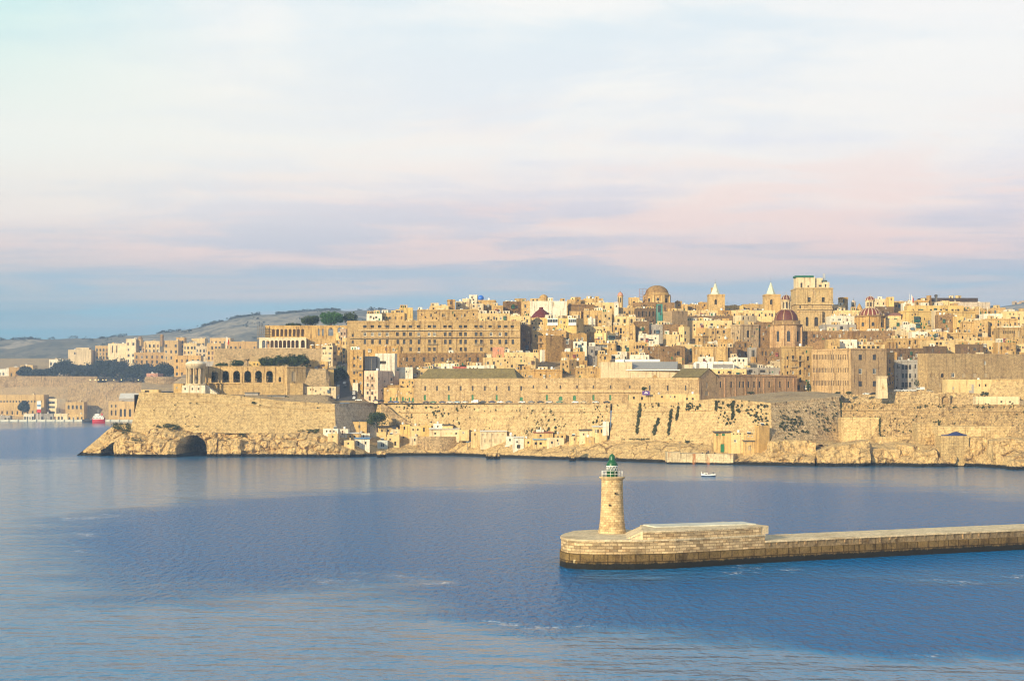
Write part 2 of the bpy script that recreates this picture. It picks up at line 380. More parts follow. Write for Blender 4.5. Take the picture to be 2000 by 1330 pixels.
def water_mat():
    m, t, bs = new_mat('sea_water')
    geo = t.node('ShaderNodeNewGeometry').outputs['Position']
    sep = t.node('ShaderNodeSeparateXYZ', inp={0: geo})
    # wind-ruffled patches and smooth slicks; edges wander
    wn = t.node('ShaderNodeTexNoise', inp={'Vector': t.mapping(geo, sc=(0.010, 0.004, 1)), 'Scale': 1.0, 'Detail': 5.0, 'Roughness': 0.6})
    off = t.node('ShaderNodeVectorMath', operation='SUBTRACT', inp={0: wn.outputs['Color'], 1: (0.5, 0.5, 0.5)})
    off2 = t.node('ShaderNodeVectorMath', operation='MULTIPLY', inp={0: off.outputs[0], 1: (70.0, 120.0, 0.0)})
    pos = t.node('ShaderNodeVectorMath', operation='ADD', inp={0: geo, 1: off2.outputs[0]}).outputs[0]
    def ell(cx, cy, rx, ry, rot):
        mp = t.node('ShaderNodeMapping', vector_type='TEXTURE', inp={0: pos, 'Location': (cx, cy, 0), 'Rotation': (0, 0, rot), 'Scale': (rx, ry, 1000.0)}).outputs[0]
        ln = t.node('ShaderNodeVectorMath', operation='LENGTH', inp={0: mp}).outputs['Value']
        return t.math('SUBTRACT', 1.0, ln)
    blobs = WATER_BLOBS
    f = None
    for b in blobs:
        e = ell(*b)
        f = e if f is None else t.math('SMOOTH_MAX', f, e, 0.12)
    f = t.math('ADD', f, t.math('MULTIPLY', t.math('SUBTRACT', t.noise(t.mapping(geo, sc=(0.022, 0.035, 1)), 1.0, 6.0, 0.68), 0.5), 0.75))
    ruff = t.ramp(t.math('MULTIPLY_ADD', f, 1.0, 0.5), [(0.22, 0.0), (0.70, 1.0)], 'EASE')
    foam_line = t.ramp(t.math('ABSOLUTE', f), [(0.0, 1.0), (0.05, 0.0)])
    fbreak = t.ramp(t.noise(t.mapping(geo, sc=(0.05, 0.03, 1)), 1.0, 4.0, 0.7), [(0.54, 0.0), (0.64, 1.0)])
    fgrain = t.ramp(t.noise(t.mapping(geo, sc=(1.1, 0.45, 1)), 1.0, 3.0, 0.8), [(0.46, 0.0), (0.58, 1.0)])
    foam = t.math('MULTIPLY', t.math('MULTIPLY', t.math('MULTIPLY', foam_line, fbreak), fgrain), 0.7)
    # waves
    w1 = t.noise(t.mapping(geo, sc=(0.10, 0.20, 1), rot=(0, 0, R(14))), 1.0, 3.0, 0.5)
    w2 = t.noise(t.mapping(geo, sc=(0.62, 0.24, 1), rot=(0, 0, R(-8))), 1.0, 4.0, 0.6)
    w3 = t.noise(t.mapping(geo, sc=(1.7, 2.3, 1)), 1.0, 3.0, 0.65)
    hgt = t.math('ADD', t.math('MULTIPLY', w1, 0.85), t.math('ADD', t.math('MULTIPLY', w2, t.math('MULTIPLY_ADD', ruff, 2.4, 0.40)), t.math('MULTIPLY', w3, t.math('MULTIPLY_ADD', ruff, 0.30, 0.04))))
    bp = t.node('ShaderNodeBump', inp={'Strength': 1.0, 'Distance': 1.0, 'Height': hgt})
    deep = t.mix(ruff, (0.028, 0.15, 0.31), (0.0, 0.128, 0.36))
    t.l.new(t.mix(foam, deep, (0.75, 0.76, 0.78)), bs.inputs['Base Color'])
    t.l.new(t.math('MULTIPLY_ADD', ruff, 0.08, 0.10), bs.inputs['Roughness'])
    bs.inputs['IOR'].default_value = 1.33; t.l.new(t.math('MULTIPLY_ADD', ruff, -0.19, 0.27), bs.inputs['Specular IOR Level'])
    t.l.new(bp.outputs[0], bs.inputs['Normal'])
    return m
def wb(px, py, rx_px, py0, py1, rot=0.0):
    """an oval patch of ruffled water given where it shows"""
    Y0, Y1 = WD(py1), WD(py0); Yc = (Y0 + Y1) / 2
    return (PX(px, Yc), Yc, rx_px * Yc / F, (Y1 - Y0) / 2, rot)
WATER_BLOBS = [wb(700, 1060, 560, 962, 1150, 0.0), wb(1500, 1030, 620, 935, 1120), wb(1560, 1195, 830, 1128, 1262, R(-4)), 
               wb(120, 860, 420, 832, 905), wb(1000, 1090, 180, 1060, 1165), wb(1900, 1240, 420, 1180, 1300, R(-5))]
M['water'] = water_mat()
def lamp_mat():
    m, t, bs = new_mat('lit_lamp')
    bs.inputs['Base Color'].default_value = (1, 0.8, 0.4, 1)
    bs.inputs['Emission Color'].default_value = (1.0, 0.72, 0.25, 1); bs.inputs['Emission Strength'].default_value = 4.0
    return m
M['lit'] = lamp_mat()

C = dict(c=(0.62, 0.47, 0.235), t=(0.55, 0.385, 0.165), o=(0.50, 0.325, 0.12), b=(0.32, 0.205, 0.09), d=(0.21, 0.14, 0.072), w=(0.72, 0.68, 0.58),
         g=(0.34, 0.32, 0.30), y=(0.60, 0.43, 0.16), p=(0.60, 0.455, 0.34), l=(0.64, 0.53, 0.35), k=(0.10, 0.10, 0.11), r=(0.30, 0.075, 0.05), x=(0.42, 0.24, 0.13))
# ================================================================== THE SETTING
# ------------------------------------------------------------------ water
mb = MB(); mb.face([(-9000, -300, 0), (9000, -300, 0), (9000, 9000, 0), (-9000, 9000, 0)])
tag(mb.build('water', M['water']), kind='structure')
mb = MB(); mb.face([(-30000, -3000, -14), (30000, -3000, -14), (30000, 30000, -14), (-30000, 30000, -14)])
tag(mb.build('sea_bed_ground', M['earth']), kind='structure')

def n3(x, y, z, s): return mnoise.noise(Vector((x * s, y * s, z * s)))
def fbm(x, y, z, s, o=4): return mnoise.fractal(Vector((x * s, y * s, z * s)), 1.0, 2.0, o)

# ------------------------------------------------------------------ rocky shore
T_WATER = [(150, 889.5), (270, 892.5), (345, 893), (403, 891), (690, 893.5), (735, 891), (800, 890), (890, 890), (960, 893), (1060, 897), (1110, 898),
           (1300, 904), (1440, 908), (1600, 911), (1710, 909), (1800, 912), (1900, 911), (1980, 916), (2060, 920), (2500, 930)]
T_TOPY = [(150, 889), (165, 878), (180, 866), (210, 840), (228, 827), (250, 826), (275, 834), (300, 829), (330, 825), (360, 829), (395, 826), (424, 830), (440, 838), (520, 838), (600, 836), (650, 834),
          (665, 842), (735, 848), (800, 850), (1100, 852), (1190, 851), (1230, 851), (1330, 854), (1390, 861), (1440, 872), (1506, 862), (1570, 858), (1640, 856), (1800, 853), (2060, 851), (2500, 850)]
T_TOPD = [(150, 970), (210, 979), (250, 976), (300, 969), (650, 971), (665, 985), (735, 1003), (900, 978), (1190, 919), (1300, 897), (1420, 872), (1506, 857), (1640, 884), (1800, 858), (2060, 820), (2500, 770)]
T_CLIFF = [(150, 0.6), (240, 0.9), (640, 0.9), (720, 0.25), (770, 0.0), (1090, 0.0), (1120, 0.35), (1380, 0.35), (1420, 0.15), (1490, 0.3), (1530, 0.8), (2060, 0.85)]
def shore_yw(px): return WD(interp(T_WATER, px))
def shore_at(px, v):
    """point of the bare shore surface: v = 0 at the water, 1 at the foot of the walls"""
    Yw, Yt = shore_yw(px), interp(T_TOPD, px)
    zt = PZ(interp(T_TOPY, px), Yt); k = interp(T_CLIFF, px)
    yf = lerp(v, v ** 2.2, k)
    zf = lerp(0.24 * smooth(0, 0.13, v) + 0.76 * max(0, (v - 0.13) / 0.87), v ** 0.85, k)
    Y = lerp(Yw, Yt + 3.0, yf)
    return PX(px, Y), Y, lerp(-0.6, zt, zf)
def shore_Y_for(px, py):
    """distance at which the shore shows at photo point (px, py)"""
    best = None
    for i in range(60):
        v = i / 59; x, y, z = shore_at(px, v)
        d = abs(YH + (H - z) * F / y - py)
        if best is None or d < best[0]: best = (d, y, z)
    return best[1], best[2]
def build_shore():
    cols, rows = 1600, 46
    vs = []; fs = []
    for i in range(cols + 1):
        px = lerp(150, 2500, i / cols)
        k = interp(T_CLIFF, px)
        for j in range(rows + 1):
            v = j / rows
            x, y, z = shore_at(px, v)
            if k > 0.1 or v < 0.16:
                env = min(1, v * 6) * min(1, (1 - v) * 5 + 0.12)
                a = lerp(0.7, 2.7, k)
                # big bosses, joints and fine roughness
                dv, _ = mnoise.voronoi(Vector((x * 0.075, y * 0.05, z * 0.16)))
                boss = (dv[1] - dv[0])
                d = (fbm(x, y, z, 0.05, 4) * 1.25 + min(boss, 0.55) * 2.2 - 0.6 + fbm(x, y * 0.3, z * 0.5, 0.35, 4) * 0.75 + (0.5 - mnoise.voronoi(Vector((x * 0.22, y * 0.15, z * 0.4)))[0][0]) * 0.8) * a * env
                if boss < 0.07: d -= (0.07 - boss) * 16 * env * k
                ledge = abs(((z * 0.42 + fbm(x, 0, 0, 0.03, 2) * 0.8) % 1.0) - 0.5)
                d += (0.25 - ledge) * 0.9 * k * env
                y -= d; z += (fbm(x + 50, y, z, 0.09, 3) * 0.7 + fbm(x, y, 0, 0.4, 2) * 0.25) * env * lerp(0.6, 1.0, k)
                if v < 0.07 and k > 0.4: y += 1.5 * (1 - v / 0.07)          # undercut at the waterline
            else:
                z += fbm(x, y, 0, 0.08, 4) * 0.6 + fbm(x, y, 0, 0.5, 2) * 0.18
            # sea caves
            py = YH + (H - z) * F / y
            for (c0, c1, top, dep) in ((344, 403, 850, 60), (196, 226, 861, 14), (1868, 1882, 869, 9), (1593, 1611, 868, 8), (684, 694, 876, 7), (1112, 1124, 881, 4)):
                if c0 < px < c1:
                    u = (px - c0) / (c1 - c0)
                    roof = top + (34 * abs(u - 0.52) ** 2.4 * 4 if dep > 20 else (18 * (1 - u) if dep > 10 else 20 * abs(u - 0.5) ** 2 * 2)) + 2.5 * n3(px * 0.2, 0, 3, 1)
                    if py > roof:
                        q = min(1, (py - roof) / 1.6) * min(1, (px - c0) / 1.2) * min(1, (c1 - px) / 1.2)
                        y += dep * q; x += dep * 0.9 * q * u
            vs.append((x, y, z))
    n = rows + 1
    for i in range(cols):
        for j in range(rows):
            a = i * n + j
            fs.append((a, a + n, a + n + 1, a + 1))
    me = bpy.data.meshes.new('rocky_shore'); me.from_pydata(vs, [], fs); me.uv_layers.new(name="UVMap")
    me.materials.append(M['rock'])
    me.polygons.foreach_set('use_smooth', [False] * len(fs)); me.update()
    tag(link_mesh('rocky_shore', me), kind='structure')
build_shore()

def rock_mass(px0, px1, pyt, pyb, Y, depth, seed, slope=0.0, mat='rock', col_=None):
    """a block of bedrock standing out of the shore: a rough, jointed lump"""
    bm = bmesh.new(); bmesh.ops.create_cube(bm, size=1.0)
    bmesh.ops.subdivide_edges(bm, edges=bm.edges, cuts=15, use_grid_fill=True)
    x0, x1 = PX(px0, Y), PX(px1, Y); zt, zb = PZ(pyt, Y), PZ(pyb, Y) - 1.5
    rnd = random.Random(seed); ox = rnd.random() * 100
    for v in bm.verts:
        p = v.co.copy(); r = max(abs(p.x), abs(p.y), abs(p.z))
        p = p.lerp(p.normalized() * 0.62, 0.22)
        X = lerp(x0, x1, p.x + 0.5); Yy = Y + (p.y + 0.5) * depth; Z = lerp(zb, zt, p.z + 0.5)
        Z += slope * (p.x) * (zt - zb)
        k = 0.9
        Yy += p.z * depth * 0.25
        v.co = (X + fbm(X + ox, Yy, Z, 0.12, 4) * 1.5 * k, Yy - abs(fbm(X, Yy + ox, Z, 0.1, 4)) * 2.5 * k + fbm(X, Yy, Z + ox, 0.5, 4) * 1.0 - (0.5 - mnoise.voronoi(Vector((X * 0.3, ox, Z * 0.35)))[0][0]) * 1.6, Z + fbm(X, Yy, Z + ox, 0.12, 3) * 1.1 * k)
    me = bpy.data.meshes.new('rock_outcrop'); bm.to_mesh(me); bm.free(); me.uv_layers.new(name='UVMap')
    me.materials.append(M[mat])
    tag(link_mesh('rock_outcrop_terrain', me), kind='structure')
for a in ((1506, 1592, 860, 908, 838, 10, 1), (1596, 1640, 876, 908, 836, 8, 2, 0.3), (1598, 1702, 868, 912, 826, 12, 3, 0.45), (1700, 1762, 876, 910, 830, 10, 4), (1758, 1800, 871, 910, 832, 10, 5, -.2),
          (1790, 1832, 880, 912, 822, 8, 6, .2), (1838, 1868, 852, 898, 834, 12, 7), (1884, 1945, 855, 905, 824, 14, 8), (1940, 2030, 858, 908, 806, 14, 9), (1976, 2040, 900, 922, 786, 10, 10),
          (1806, 1836, 846, 884, 840, 8, 11), (735, 752, 880, 893, 942, 4, 15),
          (1112, 1124, 874, 900, 892, 5, 16), (948, 978, 885, 896, 918, 5, 17), (222, 262, 862, 893, 954, 10, 18), (262, 300, 866, 893, 952, 9, 19), (300, 344, 868, 893, 951, 9, 20),
          (404, 424, 858, 892, 953, 8, 21), (424, 470, 860, 892, 953, 8, 22, .1)):
    rock_mass(*a)

# ------------------------------------------------------------------ fortress walls
def poly_len(pts):
    L = [0.0]
    for a, b in zip(pts, pts[1:]): L.append(L[-1] + (Vector(b) - Vector(a)).length)
    return L
WALLS = []
def fort_wall(label, st, color, mat='bastion', parapet=1.6, thick=3.0, cordon=0.16, name='bastion_wall', rough=0.35, back=True, group=None):
    """battered fortress wall; st = stations (px base, py base, Y base, px top, py top, Y top)"""
    B = [P(a, b, c) for a, b, c, *_ in st]; T = [P(d, e, f) for *_, d, e, f in st]
    root = empty(name, (B[0] + B[-1]) * 0.5, label, 'fortress wall', group)
    WALLS.append((st, B, T))
    face = MB(); Ls = poly_len([(p.x, p.y, 0) for p in T])
    sub = []                                             # fine stations along the wall
    for k in range(len(B) - 1):
        n = max(1, int((Ls[k + 1] - Ls[k]) / 2.2))
        for i in range(n + (1 if k == len(B) - 2 else 0)):
            t = i / n; sub.append((B[k].lerp(B[k + 1], t), T[k].lerp(T[k + 1], t), lerp(Ls[k], Ls[k + 1], t)))
    rows = 16
    grid = []
    for (b, t, l) in sub:
        colm = []
        for j in range(rows + 1):
            v = j / rows; p = b.lerp(t, v) - Vector((0, 0, parapet if j == rows else 0)) * 1.0 if False else b.lerp(t - Vector((0, 0, parapet)), v)
            d = (fbm(p.x, p.y, p.z, 0.06, 4) * 0.9 + fbm(p.x, p.y, p.z, 0.3, 3) * 0.35) * rough * (1.0 if j < rows else 0.0) + (0.8 * (1 - v) ** 3 * fbm(p.x, p.y, 0, 0.12, 2) if rough else 0)
            colm.append((p + Vector((0, -d, 0)), (l, p.z)))
        grid.append(colm)
    for a, b in zip(grid, grid[1:]):
        for j in range(rows):
            q = [a[j], b[j], b[j + 1], a[j + 1]]
            face.face([p for p, _ in q], 0, [u for _, u in q])
    face.build('wall_face', M[mat], root, color)
    # plan normals pointing into the fortress
    tops = [t for _, t, _ in sub]
    def inward(i):
        a, b = tops[max(0, i - 1)], tops[min(len(tops) - 1, i + 1)]; d = (b - a).normalized()
        return Vector((-d.y, d.x, 0)).normalized()
    par = MB()
    for i in range(len(sub) - 1):
        a, b = tops[i], tops[i + 1]; na, nb = inward(i) * thick, inward(i + 1) * thick
        wa = fbm(a.x, a.y, 0, 0.15, 3) * 0.25 * (rough > 0); wb_ = fbm(b.x, b.y, 0, 0.15, 3) * 0.25 * (rough > 0)
        a, b = a + Vector((0, 0, wa)), b + Vector((0, 0, wb_))
        lo = Vector((0, 0, parapet + 0.002)); l0, l1 = sub[i][2], sub[i + 1][2]
        par.face([tops[i] - lo, tops[i + 1] - lo, b, a], 0, [(l0, 0), (l1, 0), (l1, parapet), (l0, parapet)])
        par.face([a, b, b + nb, a + na], 0, [(l0, 0), (l1, 0), (l1, thick), (l0, thick)])
        dn = Vector((0, 0, parapet + 2.5))
        par.face([b + nb, a + na, a + na - dn, b + nb - dn], 0)
    for i, s in ((0, 1), (len(sub) - 1, -1)):
        a = tops[i]; n_ = inward(i) * thick; lo = Vector((0, 0, parapet + 0.002))
        par.face([a - lo, a, a + n_, a + n_ - lo] if s < 0 else [a, a - lo, a + n_ - lo, a + n_], 0)
    par.build('parapet', M[mat], root, color)
    if cordon:
        cm = MB()
        for i in range(len(sub) - 1):
            b0, t0, _ = sub[i]; b1, t1, _ = sub[i + 1]
            f0 = (t0 - Vector((0, 0, parapet))).lerp(b0, cordon); f1 = (t1 - Vector((0, 0, parapet))).lerp(b1, cordon)
            o0, o1 = -inward(i) * 0.42, -inward(i + 1) * 0.42; h = Vector((0, 0, 0.3))
            cm.face([f0 - h * 1.3, f1 - h * 1.3, f1 + o1, f0 + o0]); cm.face([f0 + o0, f1 + o1, f1 + h, f0 + h])
        cm.build('cordon', M['bastion'], root, tuple(min(1, k * 1.08) for k in color))
    return root
def wall_Y(st_i, px, py):
    """distance of the wall surface seen at photo point"""
    st = WALLS[st_i][0]
    yb = interp([(s[0], s[1]) for s in st], px); Yb = interp([(s[0], s[2]) for s in st], px)
    yt = interp([(s[3], s[4]) for s in st], px); Yt = interp([(s[3], s[5]) for s in st], px)
    t = min(1.05, max(0, (py - yb) / (yt - yb)))
    return lerp(Yb, Yt, t)

GOLD = (0.57, 0.43, 0.215); GOLD2 = (0.57, 0.43, 0.225)
fort_wall('pointed golden bastion of smooth stone above the sea cave, round temple on top',
          [(285, 815, 1060, 292, 763, 1060), (252, 850, 967, 271, 766, 977), (300, 846, 965, 306, 766.5, 977), (402, 845, 965, 402, 768, 977), (450, 846, 965, 450, 771, 977), (500, 846, 966, 500, 777, 977), (560, 846, 967, 560, 783, 977), (656, 846, 968, 654, 789, 977)], GOLD, 'bastion')
fort_wall('grey shaded flank wall closing the golden bastion beside the street foot', [(656, 850, 968, 654, 788, 977), (738, 855, 1003, 731, 786, 1010)], (0.56, 0.47, 0.34), 'bastion', cordon=0)
fort_wall('long curtain wall speckled with dark capers under the row of parked cars', [(720, 868, 1005, 728, 790, 1012), (900, 866, 975, 900, 790, 982), (1192, 862, 916, 1192, 789, 924)], GOLD2, 'bastion', parapet=1.2)
fort_wall('wide sloping bastion face with long dark plant streaks above the rocky ledge', [(1190, 864, 912, 1196, 788, 923), (1300, 868, 892, 1303, 785, 903), (1420, 880, 866, 1420, 778, 878), (1508, 878, 850, 1506, 787, 864)], GOLD2, 'bastion', parapet=2.0)
fort_wall('weathered bastion flank turned from the sun, dotted with plants beside the recess', [(1508, 878, 850, 1506, 787, 864), (1646, 870, 880, 1640, 774, 892)], (0.62, 0.49, 0.30), 'weathered', cordon=0.0, parapet=1.5)
fort_wall('recessed long sea wall with pitted brown stone and smooth pale repairs, end of harbour', [(1636, 870, 884, 1638, 787, 892), (1800, 868, 854, 1800, 789, 862), (2080, 868, 813, 2080, 791, 822), (2500, 868, 762, 2500, 791, 772)], (0.45, 0.33, 0.17), 'weathered', cordon=0.12, parapet=1.4)

# smooth repaired lower stages of the recessed wall
def buttress(label, px0, px1, pyt, pyb, Yf, d, color, mat='bastion', batter=1.5, name='buttress'):
    x0, x1 = PX(px0, Yf), PX(px1, Yf); zt, zb = PZ(pyt, Yf), PZ(pyb, Yf)
    mb = MB()
    n = max(2, int((x1 - x0) / 2)); rows = 6; g = []
    for i in range(n + 1):
        g.append([(Vector((lerp(x0, x1, i / n), Yf - batter * (1 - j / rows) - fbm(lerp(x0, x1, i / n), 0, j * 2, 0.2, 3) * 0.5, lerp(zb, zt, j / rows)))) for j in range(rows + 1)])
    for a, b in zip(g, g[1:]):
        for j in range(rows):
            mb.face([a[j], b[j], b[j + 1], a[j + 1]], 0, [(a[j].x, a[j].z), (b[j].x, b[j].z), (b[j + 1].x, b[j + 1].z), (a[j + 1].x, a[j + 1].z)])
        mb.face([a[rows], b[rows], (b[rows].x, Yf + d, zt), (a[rows].x, Yf + d, zt)])
    for gg, s in ((g[0], 1), (g[-1], -1)):
        for j in range(rows):
            q = [gg[j], gg[j + 1], (gg[j + 1].x, Yf + d, gg[j + 1].z), (gg[j].x, Yf + d, gg[j].z)]
            mb.face(q if s > 0 else q[::-1])
    o = mb.build(name, M[mat], None, color)
    return tag(o, label, 'buttress')
buttress('smooth pale repair panel at the inner corner of the recessed sea wall', 1643, 1718, 815, 874, 874, 8, (0.68, 0.52, 0.27))
buttress('low smooth stone step below the pitted sea wall by the boulders', 1716, 1792, 853, 882, 860, 10, (0.68, 0.52, 0.27))
buttress('long pale lower stage of the sea wall behind the blue tarpaulin', 1832, 2075, 832, 876, 832, 26, (0.68, 0.52, 0.27))
buttress('square smooth pier of stone left of the ivy beside the blue tarpaulin', 1792, 1832, 826, 876, 846, 12, (0.54, 0.41, 0.21))

# ------------------------------------------------------------------ ground of the city and the promontories
def zc(Y):
    yb = 735 - (Y - 1030) / 1.7
    return PZ(yb + 12, Y)
T_FRONT = [(262, 767.5, 978), (402, 769.5, 978), (450, 772.5, 978), (500, 778.5, 978), (560, 784.5, 978), (653, 790.5, 978), (731, 788, 1011), (900, 792, 986), (1192, 791, 926), (1300, 789, 905), (1420, 783, 880), (1506, 790, 867), (1642, 779, 895), (1650, 790, 893), (1800, 792, 865), (2080, 793, 825), (2500, 793, 775)]
TF_Y = [(a, c) for a, b, c in T_FRONT]; TF_Z = [(a, PZ(b, c)) for a, b, c in T_FRONT]
T_HOSP = [(740, 1021), (1363, 952), (1557, 1010), (2100, 1000)]
def ground(px, Y):
    zf = interp(TF_Z, px); Yf = interp(TF_Y, px)
    zL = interp([(0, zf), (1016, 36.0), (1018, 52), (1062, 52), (1178, 56), (1184, 69.3), (1330, 70)], Y) if Y > 1000 else lerp(zf, 36.0, smooth(Yf, 1000, Y))
    if px < 402 and Y < 1178: zL = lerp(min(zL, 36.0), zL, smooth(396, 402, px))
    zS = interp([(1000, 31.2), (1008, 32.0), (1135, 57), (1210, 70), (1300, 74), (1400, 74)], Y)
    yh = interp(T_HOSP, px)
    back = max(yh + 30, 1000)
    zC = lerp(zf, 30.6, smooth(Yf, Yf + 14, Y)) if px < 1240 else zf
    if Y > back: zC = lerp(30.6, zc(min(1232, max(Y, 1030))), smooth(back, back + 22, Y))
    zR = lerp(zf, 36.2, smooth(958, 966, Y))
    if Y > 1005: zR = lerp(36.2, zc(min(1232, max(Y, 1030))), smooth(1005, 1050, Y))
    z = lerp(zL, zS, smooth(640, 650, px))
    z = lerp(z, zC, smooth(700, 730, px))
    z = lerp(z, zR, smooth(1565, 1650, px))
    if Y > 1275: z = lerp(z, 40, smooth(1320, 1600, Y))
    return z
def grid_mesh(name, us, Ys, fn, mat, skirt=None):
    vs = []; fs = []
    nU = len(us)
    for Y in Ys:
        for u in us: vs.append(fn(u, Y))
    for j in range(len(Ys) - 1):
        for i in range(nU - 1):
            a = j * nU + i; fs.append((a, a + 1, a + 1 + nU, a + nU))
    if skirt is not None:
        base = len(vs)
        for j in range(len(Ys)): x, y, z = vs[j * nU]; vs.append((x, y, skirt))
        for j in range(len(Ys) - 1): fs.append((base + j, j * nU, (j + 1) * nU, base + j + 1))
    me = bpy.data.meshes.new(name); me.from_pydata(vs, [], fs); me.uv_layers.new(name="UVMap"); me.materials.append(M[mat]); me.update()
    return tag(link_mesh(name, me), kind='structure')
def city_pt(u, s):
    Yc = s                                            # s from 0 (wall top) to 1 (behind the city)
    px0 = lerp(262, 2500, u)
    Yf = interp(TF_Y, px0)
    Y = Yf + 0.5 + (1700 - Yf) * s
    pxl = interp([(978, 262), (1060, 292), (1180, 418), (1340, 495), (1700, 560)], Y)
    px = lerp(pxl, 2500, u)
    z = ground(px, Y)
    return (PX(px, Y), Y, z + fbm(PX(px, Y), Y, 0, 0.05, 3) * 0.25)
grid_mesh('city_ground', [i / 340 for i in range(341)], [(j / 120) ** 1.5 for j in range(121)], city_pt, 'earth', skirt=-2)

# the grassy earth roof inside the pointed bastion
def mound_pt(u, t):
    px = lerp(1330, 1642, u); Yf = interp(TF_Y, px) + 2.0
    Yb = interp([(1330, 938), (1400, 945), (1506, 975), (1557, 985), (1642, 955)], px)
    Y = lerp(Yf, Yb, t); zf = interp(TF_Z, px) + 0.4
    top = interp([(1330, 31.5), (1400, 33.8), (1470, 36.0), (1530, 37.8), (1600, 37.6), (1642, 36.4)], px)
    return (PX(px, Y), Y, lerp(zf, top, math.sin(min(1, t * 1.25) * math.pi / 2)) + fbm(PX(px, Y), Y, 0, 0.1, 4) * 0.4)
o = grid_mesh('earth_terrain', [i / 60 for i in range(61)], [j / 24 for j in range(25)], mound_pt, 'earth')
# roads
def strip(name, pts, width, mat, lift=0.05):
    mb = MB()
    for (a, b) in zip(pts, pts[1:]):
        a, b = Vector(a), Vector(b); d = (b - a).normalized(); n = Vector((d.y, -d.x, 0)).normalized() * width * 0.5
        up = Vector((0, 0, lift)); mb.face([a + n + up, b + n + up, b - n + up, a - n + up])
    return tag(mb.build(name, mat), kind='structure')
strip('street_road', [(PX(676, 1009), 1009, 32.2), (PX(677, 1040), 1040, 38.4), (PX(676, 1080), 1080, 46.3), (PX(674, 1140), 1140, 57.6), (PX(676, 1200), 1200, 68)], 13.0, M['asphalt'], 0.35)
def road_row(px): return interp([(748, 1021), (1363, 952)], px) - 10.0
strip('harbour_road', [(PX(p, road_row(p)), road_row(p), ground(p, road_row(p))) for p in range(745, 1241, 45)], 9.0, M['asphalt'], 0.35)

# far promontory and quay
def far_pt(px, Y):
    z = interp([(2216, 2.2), (2262, 2.4), (2300, 50), (2330, 60), (2400, 72), (2520, 92), (2800, 96)], Y)
    return (PX(px, Y), Y, z)
grid_mesh('far_ground_terrain', list(range(-260, 300, 20)), [2216, 2250, 2262, 2300, 2330, 2400, 2460, 2520, 2650, 2800], far_pt, 'earth')
def mid_pt(px, Y):
    z = interp([(1860, 40), (1900, 56), (1960, 60), (2100, 76), (2300, 88), (2800, 92)], Y)
    return (PX(px, Y), Y, (min(z, 50) if px < 345 else z) if px > 274 else 0)
grid_mesh('mid_ground_terrain', [270] + list(range(276, 560, 20)), [1860, 1900, 1960, 2040, 2100, 2200, 2300, 2500, 2800], mid_pt, 'earth', skirt=-2)
mb = MB(); mb.prism([(PX(-260, 2216), 2216), (PX(285, 2216), 2216), (PX(285, 2216), 2262), (PX(-260, 2216), 2262)], -3, 2.25)
for k in range(16): x = PX(-20 + k * 18, 2216); mb.box((x - 0.9, 2214.6, 0.2), (x + 0.9, 2216.2, 2.9))
tag(mb.build('quay_terrain', M['concrete']), kind='structure')
fort_wall('hazy far fortress wall above the quay sheds at the harbour edge', [(-120, 818, 2290, -120, 734, 2300), (192, 818, 2290, 190, 735, 2300)], (0.44, 0.33, 0.19), 'weathered', cordon=0, rough=1.2)
fort_wall('far bastion wall with a sloping corner beside the pine gardens', [(128, 818, 2268, 134, 747, 2282), (290, 818, 2268, 290, 748, 2282)], (0.46, 0.35, 0.20), 'weathered', cordon=0, rough=1.2)
fort_wall('upper bastion wall below the two tier arcade gardens', [(408, 735, 1186, 424, 682, 1196), (520, 735, 1178, 521, 680, 1186), (640, 735, 1178, 640, 681, 1186)], (0.51, 0.385, 0.22), 'weathered', cordon=0, rough=0.8)

# ------------------------------------------------------------------ hills
T_HILL = [(-300, 664), (0, 662), (60, 660), (120, 661), (200, 661), (240, 655), (290, 652), (340, 646), (380, 640), (420, 631), (450, 624), (500, 615), (560, 611.5), (610, 608), (640, 605), (680, 606), (700, 605), (770, 605), (860, 604), (960, 620), (1700, 625), (1900, 606), (1940, 601), (1965, 597), (2000, 592), (2200, 588)]
def hill_pt(px, Y):
    Yc = 3700
    zcr = PZ(interp(T_HILL, px), Yc) - 3
    t = smooth(2500, Yc, Y)
    z = lerp(30, zcr, t) if Y <= Yc else lerp(zcr, zcr - 60, (Y - Yc) / 400)
    x = PX(px, Y)
    return (x, Y, z + fbm(x, Y, 0, 0.0025, 5) * 22 * math.sin(min(1, t) * math.pi) + fbm(x, Y, 0, 0.012, 3) * 3 * t)
grid_mesh('hills', list(range(-420, 2620, 10)), [2500 + 40 * j for j in range(31)] + [3730, 3800, 3900, 4050], hill_pt, 'hill')

# ------------------------------------------------------------------ foliage
def leaf_quads(mb, centre, rad, n, size, rnd, mat=0, flat=1.0):
    for _ in range(n):
        while True:
            d = Vector((rnd.uniform(-1, 1), rnd.uniform(-1, 1), rnd.uniform(-1, 1)))
            if d.length < 1: break
        p = Vector(centre) + Vector((d.x * rad[0], d.y * rad[1], d.z * rad[2]))
        nrm = Vector((rnd.gauss(0, 1), rnd.gauss(0, 1) - 0.5, rnd.gauss(0, 1) + 0.5)).normalized()
        u = nrm.orthogonal().normalized(); w = nrm.cross(u); a = rnd.uniform(0, 6.28)
        u, w = u * math.cos(a) + w * math.sin(a), w * math.cos(a) - u * math.sin(a)
        s = size * rnd.uniform(0.6, 1.3)
        mb.v.extend([p - u * s - w * s * .3, p + w * s * 0.55 - u * s * .1, p + u * s + w * s * .2, p - w * s * 0.55]); i = len(mb.v)
        mb.f.append((i - 4, i - 3, i - 2, i - 1)); mb.m.append(mat); mb.sm.append(False); mb.uv.append([(0, 0)] * 4)
